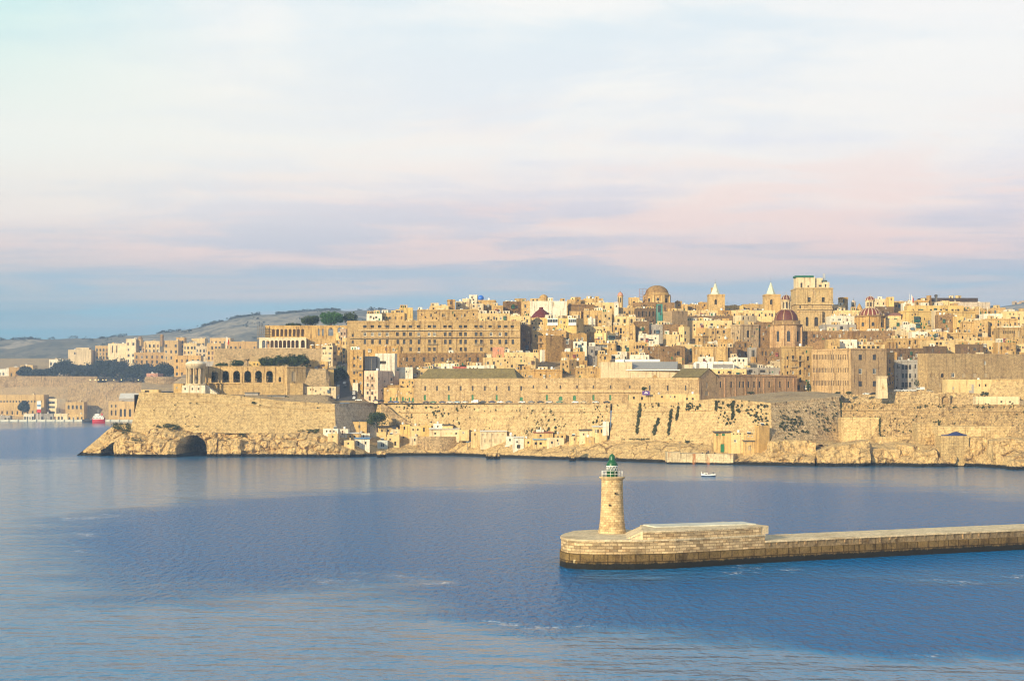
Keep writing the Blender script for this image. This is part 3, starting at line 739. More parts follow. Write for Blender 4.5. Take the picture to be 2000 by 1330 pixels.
def tree(label, px0, px1, pyt, pyb, Y, leaf='leaf', seed=0, n=1400, size=0.55, group=None, name='tree', lumps=None):
    """a trunk with limbs and a crown of leaf clumps; px / py give the crown's outline"""
    rnd = random.Random(seed * 7 + 3)
    x0, x1 = PX(px0, Y), PX(px1, Y); zt, zb = PZ(pyt, Y), PZ(pyb, Y)
    w, h = (x1 - x0) / 2, (zt - zb) / 2; c = Vector(((x0 + x1) / 2, Y, (zt + zb) / 2)); dy = max(w, h) * 0.8
    root = empty(name, (c.x, Y, zb - 2.5), label, 'tree' if name != 'bush' else 'bush', group)
    k = lumps or max(7, int(w * 1.6)); crown = MB(); ends = []
    for i in range(k):
        a = rnd.uniform(0, 2 * math.pi); e = rnd.uniform(-0.55, 1.0); rr = rnd.uniform(0.35, 0.8)
        q = Vector((math.cos(a) * math.cos(e) * w * rr, math.sin(a) * math.cos(e) * dy * rr, math.sin(e) * h * 0.85 * rr + h * 0.02))
        s = rnd.uniform(0.26, 0.46)
        leaf_quads(crown, c + q, (min(w, h * 1.6) * s * 1.15, dy * s, h * s), n // k, size, rnd)
        ends.append(c + q)
    leaf_quads(crown, c, (w, dy, h), n // 6, size, rnd)
    crown.build('crown', M[leaf], root, weld=False)
    tr = MB(); foot = Vector((c.x, Y, zb - 2.5)); fork = Vector((c.x, Y, zb + h * 0.35)); r0 = max(0.18, w * 0.07)
    tr.lathe([(r0 * 1.25, 0), (r0, (fork - foot).length * 0.5), (r0 * 0.75, (fork - foot).length)], foot, 8)
    for e in ends[:6]: tr.tube(fork - Vector((0, 0, 0.3)), fork.lerp(e, 0.85), r0 * 0.35, 0, 5)
    tr.build('trunk', M['bark'], root)
    return root
def scatter_stuff(name, spots, leaf, seed):
    """ground cover and wall plants nobody could count: one object"""
    rnd = random.Random(seed); mb = MB()
    for (c, rad, n, s) in spots: leaf_quads(mb, c, rad, n, s, rnd)
    return tag(mb.build(name, M[leaf], weld=False), kind='stuff')

# capers and shrubs rooted in the walls
rnd = random.Random(5); spots = []
def on_wall(wi, px, py, r, n=None, tall=1.0):
    Y = wall_Y(wi, px, py); p = P(px, py, Y); m = r * Y / F
    spots.append((p - Vector((0, m * 0.35, 0)), (m, m * 0.5, m * tall), n or int(10 + r * r * 5), 0.26 + 0.05 * r))
def wall_patch(wi, x0, x1, y0, y1, n, rmin, rmax, dense_x=None):
    for _ in range(n):
        px, py = rnd.uniform(x0, x1), rnd.uniform(y0, y1)
        if mnoise.noise(Vector((px * 0.03, py * 0.05, 1.0))) < -0.12: continue
        on_wall(wi, px, py, rnd.uniform(rmin, rmax) * rnd.choice((0.6, 0.8, 1.0, 1.0, 1.3)), tall=rnd.uniform(0.8, 1.4))
def wall_streak(wi, x0, y0, x1, y1, w):
    n = int(abs(y1 - y0) / 1.6) + 2
    for k in range(n):
        t = k / (n - 1); on_wall(wi, lerp(x0, x1, t) + rnd.uniform(-w, w), lerp(y0, y1, t), rnd.uniform(1.5, 3.0) * (0.7 + 0.3 * w / 2), tall=1.5)
wall_patch(2, 775, 990, 797, 842, 120, 0.9, 2.3); wall_patch(2, 990, 1110, 797, 852, 190, 1.0, 2.9); wall_patch(2, 1110, 1190, 798, 845, 60, 0.9, 2.2)
wall_patch(2, 770, 1190, 791, 797, 70, 0.8, 2.0)
for (a, b) in ((1046, 846), (1054, 840), (1060, 846), (1030, 846), (1040, 842), (1072, 840), (1086, 846)): on_wall(2, a, b, 4.0, tall=1.5)
wall_streak(3, 1250, 789, 1244, 846, 2.0); wall_streak(3, 1286, 818, 1276, 848, 2.6); wall_streak(3, 1311, 800, 1305, 848, 1.8); wall_streak(3, 1325, 795, 1321, 818, 1.2)
wall_patch(3, 1340, 1365, 792, 800, 18, 1.2, 2.4); wall_patch(3, 1395, 1500, 782, 832, 120, 0.9, 2.6); wall_patch(3, 1200, 1400, 787, 797, 40, 0.8, 2.4); wall_streak(3, 1432, 785, 1430, 812, 1.5); wall_streak(3, 1399, 785, 1398, 800, 1.5)
wall_patch(4, 1515, 1636, 784, 848, 230, 0.7, 1.8); wall_patch(4, 1520, 1580, 815, 855, 40, 1.2, 2.6)
wall_streak(5, 1642, 780, 1641, 822, 1.8); wall_patch(5, 1650, 2000, 788, 797, 70, 0.8, 1.9); wall_patch(5, 1660, 2000, 800, 850, 80, 0.6, 1.6)
wall_streak(5, 1826, 826, 1818, 850, 3.0); wall_streak(5, 1834, 822, 1832, 860, 2.5); wall_patch(5, 1850, 1870, 826, 834, 10, 1.5, 3.0)
wall_streak(5, 1700, 815, 1718, 817, 1.2); wall_streak(5, 1718, 817, 1719, 850, 0.8); wall_streak(5, 1719, 851, 1732, 855, 0.8)
wall_patch(0, 300, 640, 785, 838, 20, 0.6, 1.3); on_wall(0, 495, 786, 3.5, tall=0.6); on_wall(0, 508, 791, 1.6)
wall_patch(0, 340, 650, 772, 780, 8, 0.5, 1.2)
scatter_stuff('wall_foliage', spots, 'caper', 8)
# mats of green on the rock ledges
spots = []
def ledge(x0, x1, y0, y1, n, r):
    for _ in range(n):
        t = rnd.random(); px = lerp(x0, x1, t); py = lerp(y0, y1, rnd.random())
        Y, z = shore_Y_for(px, py); m = r * rnd.uniform(0.6, 1.3) * Y / F
        spots.append((P(px, py, Y - 1.5), (m * 1.8, m * 1.4, m * 0.55), 34, 0.34))
ledge(298, 350, 827, 834, 44, 3.6); ledge(366, 424, 826, 834, 44, 3.6); ledge(222, 254, 826, 838, 34, 3.6); ledge(240, 252, 838, 846, 12, 2.5); ledge(330, 350, 832, 840, 10, 3)
ledge(583, 622, 838, 845, 20, 2.4); ledge(1214, 1330, 849, 858, 80, 3.4); ledge(1240, 1270, 846, 858, 24, 3.6); ledge(1166, 1185, 848, 854, 8, 2.4); ledge(1340, 1380, 858, 864, 18, 2.2)
ledge(255, 276, 855, 860, 6, 2.0); ledge(465, 482, 849, 852, 6, 1.8); ledge(1702, 1732, 877, 882, 14, 2.4); ledge(430, 460, 858, 862, 6, 1.5); ledge(1120, 1142, 856, 864, 10, 2.2)
scatter_stuff('ledge_foliage', spots, 'caper', 9)
# wooded crest of the hills
spots = []
for i in range(520):
    px = rnd.choice((rnd.uniform(-150, 800), rnd.uniform(360, 660), rnd.uniform(1900, 2060)))
    if mnoise.noise(Vector((px * 0.02, 0, 4))) < -0.05: continue
    Y = 3692 + rnd.uniform(-45, 20); x, y, z = hill_pt(px, Y); r = rnd.uniform(2.7, 6.5)
    spots.append(((x, y, z + r * 0.45), (r * 1.5, r, r * 0.75), 22, 2.3))
for i in range(300):
    px = rnd.uniform(-100, 760); Y = rnd.uniform(2900, 3650); x, y, z = hill_pt(px, Y)
    if mnoise.noise(Vector((px * 0.012, Y * 0.002, 9))) < 0.02: continue
    r = rnd.uniform(3, 6); spots.append(((x, y, z + r * 0.4), (r * 2.2, r, r * 0.7), 16, 2.3))
scatter_stuff('treeline', spots, 'leaf_blue', 10)
# ================================================================== BUILDINGS
UP = Vector((0, 0, 1))
def facade(mb, p0, p1, z0, z1, rects, mat=0, dep=0.35):
    """vertical wall face from p0 to p1 (as seen from outside) with recessed openings (u0, u1, z0, z1, arched, depth)"""
    p0, p1 = Vector((*p0, 0)), Vector((*p1, 0)); L = (p1 - p0).length
    if L < 1e-4: return
    d = (p1 - p0) / L; n = Vector((d.y, -d.x, 0))
    rs = []
    for r in rects:
        u0, u1, v0, v1, ar, dp = r
        u0, u1 = max(u0, 0.08), min(u1, L - 0.08); v0, v1 = max(v0, z0 + 0.02), min(v1, z1 - 0.1)
        if u1 - u0 < 0.15 or v1 - v0 < 0.2: continue
        if any(u0 < q[1] + 0.02 and u1 > q[0] - 0.02 and v0 < q[3] + 0.02 and v1 > q[2] - 0.02 for q in rs): continue
        rs.append((u0, u1, v0, v1, ar, dp))
    us = sorted({0.0, L, *[r[0] for r in rs], *[r[1] for r in rs]}); vs = sorted({z0, z1, *[r[2] for r in rs], *[r[3] for r in rs]})
    def W(u, v, o=0.0): return p0 + d * u + UP * v - n * o
    for a, b in zip(us, us[1:]):
        for c, e in zip(vs, vs[1:]):
            mu, mv = (a + b) / 2, (c + e) / 2
            if any(r[0] < mu < r[1] and r[2] < mv < r[3] for r in rs): continue
            mb.face([W(a, c), W(b, c), W(b, e), W(a, e)], mat, [(a, c), (b, c), (b, e), (a, e)])
    for (u0, u1, v0, v1, ar, dp) in rs:
        if ar:
            r = (u1 - u0) / 2; vc = v1 - r; seg = 8; cu = (u0 + u1) / 2
            if vc < v0 + 0.05: vc = v0 + 0.05
            arc = [(cu - r * math.cos(math.pi * k / seg), vc + (v1 - vc) * math.sin(math.pi * k / seg)) for k in range(seg + 1)]
            h = seg // 2
            mb.face([W(u0, v1), *[W(*q) for q in arc[:h + 1]]][::1], mat); mb.face([W(u1, v1), *[W(*q) for q in reversed(arc[h:])]][::-1], mat)
            edge = [(u0, v0)] + arc + [(u1, v0)]
        else: edge = [(u0, v0), (u0, v1), (u1, v1), (u1, v0)]
        for a, b in zip(edge, edge[1:]): mb.face([W(*b), W(*a), W(*a, dp), W(*b, dp)], mat)
        mb.face([W(u0, v0), W(u1, v0), W(u1, v0, dp), W(u0, v0, dp)], mat)
    return rs

FR = {'d': (0.10, 0.065, 0.04), 'w': (0.70, 0.68, 0.60), 'g': (0.02, 0.13, 0.06), 'k': (0.05, 0.04, 0.03), 'b': (0.16, 0.09, 0.05), 't': (0.42, 0.33, 0.2)}
_wc = {}
for k_, v_ in FR.items(): M['frame_' + k_] = paint_mat('window_frame_' + k_, v_, 0.6, 0.1)
M['green'] = paint_mat('green_wood', (0.012, 0.14, 0.055), 0.55, 0.15)
def window_mesh(w, h, kind, arch):
    key = (round(w, 1), round(h, 1), kind, arch)
    if key in _wc: return _wc[key]
    w, h = max(0.3, key[0]), max(0.4, key[1]); f = min(0.14, w * 0.14) if kind != 'w' else min(0.22, w * 0.16)
    mb = MB(); y = 0.0
    def outline(k, yy):
        a, b = w / 2 - k, h - k
        if not arch: return [(-a, yy, k), (a, yy, k), (a, yy, b), (-a, yy, b)]
        vc = h - w / 2; vc = max(vc, k + 0.05)
        return [(-a, yy, k), (a, yy, k)] + [(a * math.cos(math.pi * i / 8), yy, vc + (b - vc) * math.sin(math.pi * i / 8)) for i in range(9)]
    o, i1, i2 = outline(0, 0), outline(f, 0), outline(f, 0.1)
    N = len(o)
    for k in range(N):
        q = (k + 1) % N
        mb.face([o[k], o[q], i1[q], i1[k]], 1); mb.face([i1[k], i1[q], i2[q], i2[k]], 1)
    mb.face(i2, 0)
    if kind in 'wdb' and w > 0.7:
        mb.box((-0.05, 0.02, f), (0.05, 0.1, h - f - (w * 0.1 if arch else 0)), 1); mb.box((-w / 2 + f, 0.02, h * 0.62), (w / 2 - f, 0.1, h * 0.62 + 0.09), 1)
    pane = {'g': M['green'], 'b': M['frame_b'], 'k': M['shade'], 't': M['frame_t']}.get(kind, M['glass'])
    me = mb.mesh('window', [pane, M['frame_' + kind]])
    _wc[key] = me
    return me
def face_hit(a, b, px):
    """distance along the plan line a-b where photo column px meets it, and the depth there"""
    k = (px - 1000.0) / F; dx, dy = b[0] - a[0], b[1] - a[1]; den = dx - k * dy
    t = (k * a[1] - a[0]) / den if abs(den) > 1e-9 else 0.5
    return t, a[1] + t * dy
def inset_quad(pts, t):
    n = len(pts); out = []
    for i in range(n):
        p = Vector(pts[i]); e1 = (Vector(pts[i - 1]) - p).normalized(); e2 = (Vector(pts[(i + 1) % n]) - p).normalized()
        out.append(tuple(p + (e1 + e2) * t))
    return out
def put_windows(root, a, b, wins, rnd, dep=0.32):
    """openings of one face: returns the rects and links each window as its own part"""
    rects = []; A, B = Vector((*a, 0)), Vector((*b, 0)); L = (B - A).length; d = (B - A) / L; n = Vector((d.y, -d.x, 0)); rz = math.atan2(d.y, d.x)
    for wn in wins:
        cx, cy = wn[0], wn[1]; w = wn[2] if len(wn) > 2 else 4.0; h = wn[3] if len(wn) > 3 else 6.0
        kind = wn[4] if len(wn) > 4 else rnd.choice('dddwdbk')
        t, Y = face_hit(a, b, cx); t1, _ = face_hit(a, b, cx + w / 2); t0, _ = face_hit(a, b, cx - w / 2)
        u0, u1 = t0 * L, t1 * L; v0, v1 = PZ(cy + h / 2, Y), PZ(cy - h / 2, Y)
        arch = 'A' in kind; door = 'D' in kind; k = kind.replace('A', '').replace('D', '') or 'd'
        if k == 'B': continue
        if u0 < 0.1 or u1 > L - 0.1 or any(u0 < q[1] + 0.25 and u1 > q[0] - 0.25 and v0 < q[3] + 0.25 and v1 > q[2] - 0.25 for q in rects): continue
        dp = 0.9 if k == 'k' else dep
        rects.append((u0, u1, v0, v1, arch, dp))
        me = window_mesh(u1 - u0, v1 - v0, k, arch)
        c = A + d * ((u0 + u1) / 2) - n * (dp - 0.1); c.z = v0
        o = link_mesh('door' if door else 'window', me, root, c - root.location, rz)
        if k == 'g': o['label'] = 'green wooden door' if door else 'green shuttered window'
    return rects
def enclosed_balcony(root, a, b, px0, px1, pyt, pyb, color, proud=0.9):
    A, B = Vector((*a, 0)), Vector((*b, 0)); L = (B - A).length; d = (B - A) / L; n = Vector((d.y, -d.x, 0)); rz = math.atan2(d.y, d.x)
    t0, Y = face_hit(a, b, px0); t1, _ = face_hit(a, b, px1); w = (t1 - t0) * L; z0, z1 = PZ(pyb, Y), PZ(pyt, Y); h = z1 - z0
    mb = MB(); mb.box((-w / 2, -proud, 0), (w / 2, 0.1, h * 0.42)); mb.box((-w / 2 + 0.06, -proud + 0.06, h * 0.42), (w / 2 - 0.06, 0.1, h * 0.86), 1); mb.box((-w / 2 - 0.08, -proud - 0.08, h * 0.86), (w / 2 + 0.08, 0.1, h))
    for k in range(5): x = lerp(-w / 2 + 0.07, w / 2 - 0.07, k / 4); mb.box((x - 0.07, -proud + 0.0, h * 0.42), (x + 0.07, -proud + 0.1, h * 0.86))
    c = A + d * ((t0 + t1) / 2 * L); c.z = z0
    o = mb.build('enclosed_balcony', [M['paint'], M['glass']], root, color, loc=c - root.location, rz=rz)
def open_balcony(root, a, b, px0, px1, py, proud=1.1, color=(0.5, 0.4, 0.24)):
    A, B = Vector((*a, 0)), Vector((*b, 0)); L = (B - A).length; d = (B - A) / L; rz = math.atan2(d.y, d.x)
    t0, Y = face_hit(a, b, px0); t1, _ = face_hit(a, b, px1); w = (t1 - t0) * L
    mb = MB(); mb.box((-w / 2, -proud, -0.2), (w / 2, 0.05, 0))
    for k in range(max(2, int(w / 0.5)) + 1): x = lerp(-w / 2 + 0.06, w / 2 - 0.06, k / max(2, int(w / 0.5))); mb.box((x - 0.04, -proud, 0), (x + 0.04, -proud + 0.08, 0.95))
    mb.box((-w / 2, -proud - 0.02, 0.95), (w / 2, -proud + 0.1, 1.07))
    c = A + d * ((t0 + t1) / 2 * L); c.z = PZ(py, Y)
    mb.build('balcony', M['plaster'], root, color, loc=c - root.location, rz=rz)

_cl = {}
def clutter_mesh(kind):
    if kind in _cl: return _cl[kind]
    mb = MB(); mats = [M['paint']]
    if kind == 'water_tank': mb.lathe([(0, 0.35), (0.62, 0.35), (0.66, 0.5), (0.66, 1.45), (0.58, 1.6), (0, 1.68)], seg=12); mb.box((-0.5, -0.5, 0), (0.5, 0.5, 0.36))
    elif kind == 'tall_tank': mb.lathe([(0, 0.2), (0.8, 0.2), (0.8, 2.1), (0.6, 2.4), (0, 2.45)], seg=12); mb.box((-0.6, -0.6, 0), (0.6, 0.6, 0.21))
    elif kind == 'antenna':
        mb.tube((0, 0, 0), (0, 0, 3.6), 0.045, 0, 5)
        for k in range(4): mb.tube((-0.7 + k * 0.1, 0, 3.5 - k * 0.22), (0.7 - k * 0.1, 0, 3.5 - k * 0.22), 0.03, 0, 4)
    elif kind == 'satellite_dish': mb.lathe([(0, 0), (0.3, 0.04), (0.55, 0.18), (0.5, 0.2), (0.28, 0.07), (0, 0.03)], (0, 0, 0.9), 10); mb.tube((0, 0, 0), (0, 0, 0.92), 0.05, 0, 5)
    elif kind == 'stair_head':
        f = MB(); facade(mb, (-1.6, -1.4), (1.6, -1.4), 0, 2.6, [(1.0, 1.9, 0.05, 2.05, False, 0.3)])
        for a, b in (((1.6, -1.4), (1.6, 1.4)), ((1.6, 1.4), (-1.6, 1.4)), ((-1.6, 1.4), (-1.6, -1.4))): facade(mb, a, b, 0, 2.6, [])
        mb.box((-1.75, -1.55, 2.6), (1.75, 1.55, 2.8)); mb.face([(-0.6, -1.1, 0.05), (0.3, -1.1, 0.05), (0.3, -1.1, 2.05), (-0.6, -1.1, 2.05)], 1)
        mats = [M['plaster'], M['shade']]
    elif kind == 'roof_wall': mb.box((-2.2, -0.12, 0), (2.2, 0.12, 1.5)); mb.box((-2.2, -0.2, 1.5), (-1.7, 0.2, 1.9)); mats = [M['plaster']]
    elif kind == 'chimney': mb.box((-0.35, -0.35, 0), (0.35, 0.35, 1.5)); mb.box((-0.45, -0.45, 1.5), (0.45, 0.45, 1.68)); mats = [M['plaster']]
    elif kind == 'solar_panel': mb.face([(-1, -0.6, 0.3), (1, -0.6, 0.3), (1, 0.6, 1.3), (-1, 0.6, 1.3)], 1); mb.box((-0.9, 0.5, 1.1), (0.9, 0.95, 1.55)); mb.box((-0.9, -0.55, 0), (-0.8, 0.6, 0.3)); mats = [M['paint'], M['glass']]
    elif kind == 'air_unit': mb.box((-0.5, -0.3, 0.1), (0.5, 0.3, 0.9)); mb.lathe([(0, 0.0), (0.3, 0.02), (0.3, -0.02)], (0, -0.31, 0.5), 8)
    _cl[kind] = mb.mesh(kind, mats)
    return _cl[kind]
ROOF = {}
def clutter(root, pts, z, rnd, n, tone):
    p = [Vector((*q, 0)) for q in pts]
    for _ in range(n):
        kind = rnd.choice(('water_tank', 'water_tank', 'antenna', 'stair_head', 'roof_wall', 'chimney', 'satellite_dish', 'solar_panel', 'tall_tank', 'air_unit', 'stair_head'))
        u, v = rnd.uniform(0.14, 0.86), rnd.uniform(0.10, 0.85)
        q = p[0].lerp(p[1], u).lerp(p[3].lerp(p[2], u), v); q.z = z
        if (p[1] - p[0]).length < 7 and kind in ('stair_head', 'roof_wall'): kind = 'water_tank'
        colr = {'water_tank': rnd.choice(((0.75, 0.74, 0.7), (0.7, 0.68, 0.6), (0.45, 0.43, 0.4))), 'tall_tank': (0.76, 0.75, 0.72), 'antenna': (0.25, 0.24, 0.22), 'satellite_dish': (0.7, 0.7, 0.68), 'air_unit': (0.7, 0.7, 0.66),
                'solar_panel': (0.7, 0.7, 0.68), 'chimney': tone, 'roof_wall': tone, 'stair_head': rnd.choice((C['l'], C['c'], C['w'], C['t']))}[kind]
        link_mesh(kind, clutter_mesh(kind), ROOF.get(root.name, root), q - root.location, rnd.uniform(-0.5, 0.5), colr)

def wallbox(root, pts, z0, z1, wins, color, mat, rnd, parapet=0.8, pt=0.32, cornice=False, roof=True, roofcol=None, name='wall', dep=0.32):
    """four outer faces (front, side, back, far side), parapet, roof and the windows of the two faces that look out to the harbour"""
    mb = MB()
    for i in range(4):
        a, b = pts[i], pts[(i + 1) % 4]
        rects = put_windows(root, a, b, wins.get(i, ()), rnd, dep) if i in wins else []
        facade(mb, a, b, z0, z1, rects)
    if roof:
        ins = inset_quad(pts, pt)
        for i in range(4):
            j = (i + 1) % 4
            mb.face([(*pts[i], z1), (*pts[j], z1), (*ins[j], z1), (*ins[i], z1)]); mb.face([(*ins[j], z1 - parapet), (*ins[i], z1 - parapet), (*ins[i], z1), (*ins[j], z1)])
    w = mb.build(name, M[mat], root, color)
    if roof:
        r = MB(); r.prism(inset_quad(pts, pt + 0.004), z1 - parapet - 0.25, z1 - parapet + 0.004); ROOF.setdefault(root.name, r.build('roof', M['roof'], root))
    if cornice:
        c = MB(); h = 0.45
        for i in (0, 1, 3):
            a, b = Vector((*pts[i], 0)), Vector((*pts[(i + 1) % 4], 0)); d = (b - a).normalized(); n = Vector((d.y, -d.x, 0)); o = n * 0.4
            zt = z1 - 0.75; e = d * 0.4
            q = [a - n * 0.01, b - n * 0.01, b + o + e * (i == 0), a + o - e * (i == 0)]
            c.face([p + UP * zt for p in reversed(q)]); c.face([q[3] + UP * (zt - h * .5), q[2] + UP * (zt - h * .5), q[2] + UP * zt, q[3] + UP * zt]); c.face([q[0] + UP * (zt - h), q[1] + UP * (zt - h), q[2] + UP * (zt - h * .5), q[3] + UP * (zt - h * .5)])
        c.build('cornice', M[mat], root, tuple(k * 1.05 for k in color))
    return w
def gable_roof(root, pts, ze, zr, mat, color, over=0.4, hip=0.0, name='roof', wallmat=None, wallcol=None):
    """ridge parallel to the front; gable walls at both ends"""
    A, B, Cc, D = [Vector((*p, 0)) for p in pts]
    m0, m1 = (A + D) / 2, (B + Cc) / 2; d = (m1 - m0).normalized(); m0, m1 = m0 + d * hip, m1 - d * hip
    r = MB(); r0, r1 = m0 + UP * zr, m1 + UP * zr; a, b, c, e = A + UP * ze, B + UP * ze, Cc + UP * ze, D + UP * ze
    t = UP * 0.18
    r.face([a, b, r1, r0]); r.face([c, e, r0, r1]); r.face([a + t, b + t, r1 + t, r0 + t]); r.face([c + t, e + t, r0 + t, r1 + t]); r.face([a, b, b + t, a + t])
    r.face([b, r1, r1 + t, b + t]); r.face([r0, a, a + t, r0 + t])
    if hip > 0: r.face([e + t, a + t, r0 + t]); r.face([b + t, c + t, r1 + t])
    o = r.build(name, M[mat], root, color)
    if hip <= 0:
        g = MB(); g.face([b, c, r1 - UP * 0.01]); g.face([e, a, r0 - UP * 0.01]); g.build('gable', M[wallmat or 'plaster'], root, wallcol or C['t'])
    return o

def YB(yb): return 1030 + (735 - yb) * 1.7
def h(label, x0, x1, yt, yb, c='t', wins=(), xs=None, Y=None, d=None, tex=None, th=52, cl=None, cor=None, name='stone_house', cat='house', par=0.8, drop=18, seed=None, roof='flat', rise=3.0, roofc=None, yaw=None, group=None, bal=(), ebal=()):
    """one house: photo columns x0..x1, roof row yt, lowest row in view yb"""
    rnd = random.Random(seed if seed is not None else hash((round(x0), round(yt), round(x1))) & 0xffff)
    Y = Y or YB(yb)
    colr = C[c] if isinstance(c, str) else c; tone_ = rnd.random() ** .7 if isinstance(c, str) and cat == 'house' else .72
    colr = tuple(k * (0.80 + 0.30 * tone_) for k in colr)
    tex = tex or {'w': 'plaster', 'c': 'plaster', 'l': 'plaster', 'p': 'plaster', 'y': 'plaster', 'd': 'rubble', 'b': 'rubble', 'g': 'plaster'}.get(c, 'ashlar')
    if xs is None:
        yw = yaw if yaw is not None else rnd.uniform(-0.10, 0.06)
        w = PX(x1, Y) - PX(x0, Y); Ya, Yb = (Y + w * math.tan(-yw), Y) if yw < 0 else (Y, Y + w * math.tan(yw))
        A, B = Vector((PX(x0, Ya), Ya)), Vector((PX(x1, Yb), Yb)); dd = (B - A).normalized(); inn = Vector((-dd.y, dd.x)); D_ = d or max(7, min(16, w * 0.9))
        pts = [tuple(A), tuple(B), tuple(B + inn * D_), tuple(A + inn * D_)]
    else:
        t = R(th); Cn = Vector((PX(xs, Y), Y)); kA = (x0 - 1000) / F; kD = (x1 - 1000) / F
        e0 = Vector((-math.cos(t), math.sin(t))); e1 = Vector((math.sin(t), math.cos(t)))
        la = (kA * Cn.y - Cn.x) / (e0.x - kA * e0.y); lb = (kD * Cn.y - Cn.x) / (e1.x - kD * e1.y); lb = min(max(lb, 2), 120)
        A = Cn + e0 * la; D2 = Cn + e1 * lb
        pts = [tuple(A), tuple(Cn), tuple(D2), tuple(A + e1 * lb)]
    z1, z0 = PZ(yt, Y), PZ(yb + drop, Y)
    root = empty(name, (sum(p[0] for p in pts) / 4, sum(p[1] for p in pts) / 4, z0), label, cat, group)
    if isinstance(wins, tuple) and len(wins) == 2 and all(isinstance(k, int) for k in wins):
        cols, rows = wins; L = []
        xe = xs if xs is not None and xs - x0 > (x1 - x0) * 0.35 else x1; xb = x0
        for i in range(cols):
            for j in range(rows):
                if rnd.random() < 0.12: continue
                L.append((lerp(xb, xe, (i + 0.5) / cols) + rnd.uniform(-0.5, 0.5), yt + 5.5 + (yb - yt - 6) * (j + 0.42) / rows, rnd.uniform(3.0, 4.0), rnd.uniform(5.0, 6.5)))
        wins = L
    if 1010 < Y < 1245 and len(wins) < 30 and tex != 'bastion' and not any(k in label for k in ('blank', 'plain', 'no windows', 'cubic', 'cube')):          # the odd small openings of lived in walls
        wins = list(wins)
        for _ in range(int((x1 - x0) * (yb - yt) / 110)):
            wins.append((rnd.uniform(x0 + 3, x1 - 3), rnd.uniform(yt + 5, yb), rnd.uniform(1.8, 3.2), rnd.uniform(2.6, 5.4), rnd.choice('kkdbwgt')))
        if rnd.random() < .5 and yb - yt > 14 and x1 - x0 > 14:          # painted wooden balconies
            ebal = list(ebal)
            for _ in range(rnd.choice((1, 1, 2))):
                xb = rnd.uniform(x0 + 2, (xs if xs is not None and xs - x0 > 14 else x1) - 8); yk = rnd.uniform(yt + 5, yb - 8); ebal.append((xb, xb + rnd.uniform(4, 6), yk, yk + rnd.uniform(6, 8), rnd.choice(((.03, .12, .06), (.12, .06, .035), (.03, .10, .05), (.30, .07, .05), (.55, .52, .45), (.08, .14, .2)))))
    W = {0: [], 1: []}
    for wn in wins: W[1 if xs is not None and wn[0] > xs else 0].append(wn)
    wallbox(root, pts, z0, z1, W, colr, tex, rnd, par, cornice=(rnd.random() < 0.4 and tex == 'ashlar') if cor is None else cor, roof=(roof == 'flat'), dep=0.32)
    if roof == 'gable': gable_roof(root, pts, z1 + 0.01, z1 + rise, 'mossy_tile' if not roofc else 'paint', roofc, wallmat=tex, wallcol=colr)
    else:
        ww = (Vector(pts[1]) - Vector(pts[0])).length
        clutter(root, inset_quad(pts, 0.9), z1 - par, rnd, cl if cl is not None else int(min(12, ww / 3.2) + 1 + rnd.random()), colr)
    if 1030 < Y < 1188 and roof == 'flat' and cl != 0 and len(wins) < 40 and ww > 5:      # roof rooms and lean-to annexes break up the mass
        A, B, D_ = Vector(pts[0]), Vector(pts[1]), Vector(pts[3]); e0 = (B - A).normalized(); e1 = (D_ - A).normalized(); L0, L1 = (B - A).length, (D_ - A).length
        def sub(u, w_, v, d_, za, zb_, nm, roofed=True):
            q = A + e0 * u + e1 * v; p4 = [tuple(q), tuple(q + e0 * w_), tuple(q + e0 * w_ + e1 * d_), tuple(q + e1 * d_)]
            cpx = [1000 + F * (q + e0 * w_ * t_).x / (q + e0 * w_ * t_).y for t_ in (.3, .7)]; ym = YH - ((za + zb_) / 2 + .2 - H) * F / q.y
            wallbox(root, p4, za, zb_, {0: [(cp, ym, rnd.uniform(2, 3.2), rnd.uniform(3.4, 5), rnd.choice('kkdwg')) for cp in cpx if rnd.random() < .8]}, C[rnd.choice('cttlow')], rnd.choice(('plaster', 'ashlar')), rnd, parapet=.35, pt=.2, name=nm)
        u_ = 0.4
        while u_ < L0 - 3 and rnd.random() < .85:
            w_ = rnd.uniform(2.4, min(7, L0 * .5)); sub(u_, min(w_, L0 - u_ - .4), rnd.uniform(.6, L1 * .35), rnd.uniform(3, 4.5), z1 - par, z1 + rnd.uniform(.9, 2.7), 'roof_room'); u_ += w_ + rnd.uniform(1, 7)
        if rnd.random() < .55:
            w_ = rnd.uniform(3, max(3.5, L0 * .45)); u_ = rnd.uniform(0, max(.1, L0 - w_)); hv = PZ(yt, Y) - PZ(yb, Y); sub(u_, min(w_, L0 - u_), -2.2, 2.19, z0, PZ(yb, Y) + hv * rnd.uniform(.15, .5), 'annex')
    for k in range(rnd.choice((0, 1, 1, 2)) if Y < 1245 and roof == 'flat' else 0):     # rain pipes
        A, B = Vector((*pts[0], 0)), Vector((*pts[1], 0)); d_ = (B - A).normalized(); q = A.lerp(B, rnd.uniform(.06, .94)) + Vector((d_.y, -d_.x, 0)) * .07
        m = MB(); m.box((q.x - .07, q.y - .05, z0), (q.x + .07, q.y + .06, z1 - rnd.uniform(.5, 2))); m.build('rain_pipe', M['metal'], root, rnd.choice(((.12, .09, .06), (.3, .25, .18))))
    for b in bal: open_balcony(root, pts[0], pts[1], *b) if not (xs and b[0] > xs) else open_balcony(root, pts[1], pts[2], *b)
    for b in ebal: enclosed_balcony(root, pts[0], pts[1], *b[:4], b[4] if len(b) > 4 else FR['w']) if not (xs and b[0] > xs) else enclosed_balcony(root, pts[1], pts[2], *b[:4], b[4] if len(b) > 4 else FR['w'])
    return root
def row(xs, y, w=4.0, hh=6.0, kind='d'): return [(x, y, w, hh, kind) for x in xs]

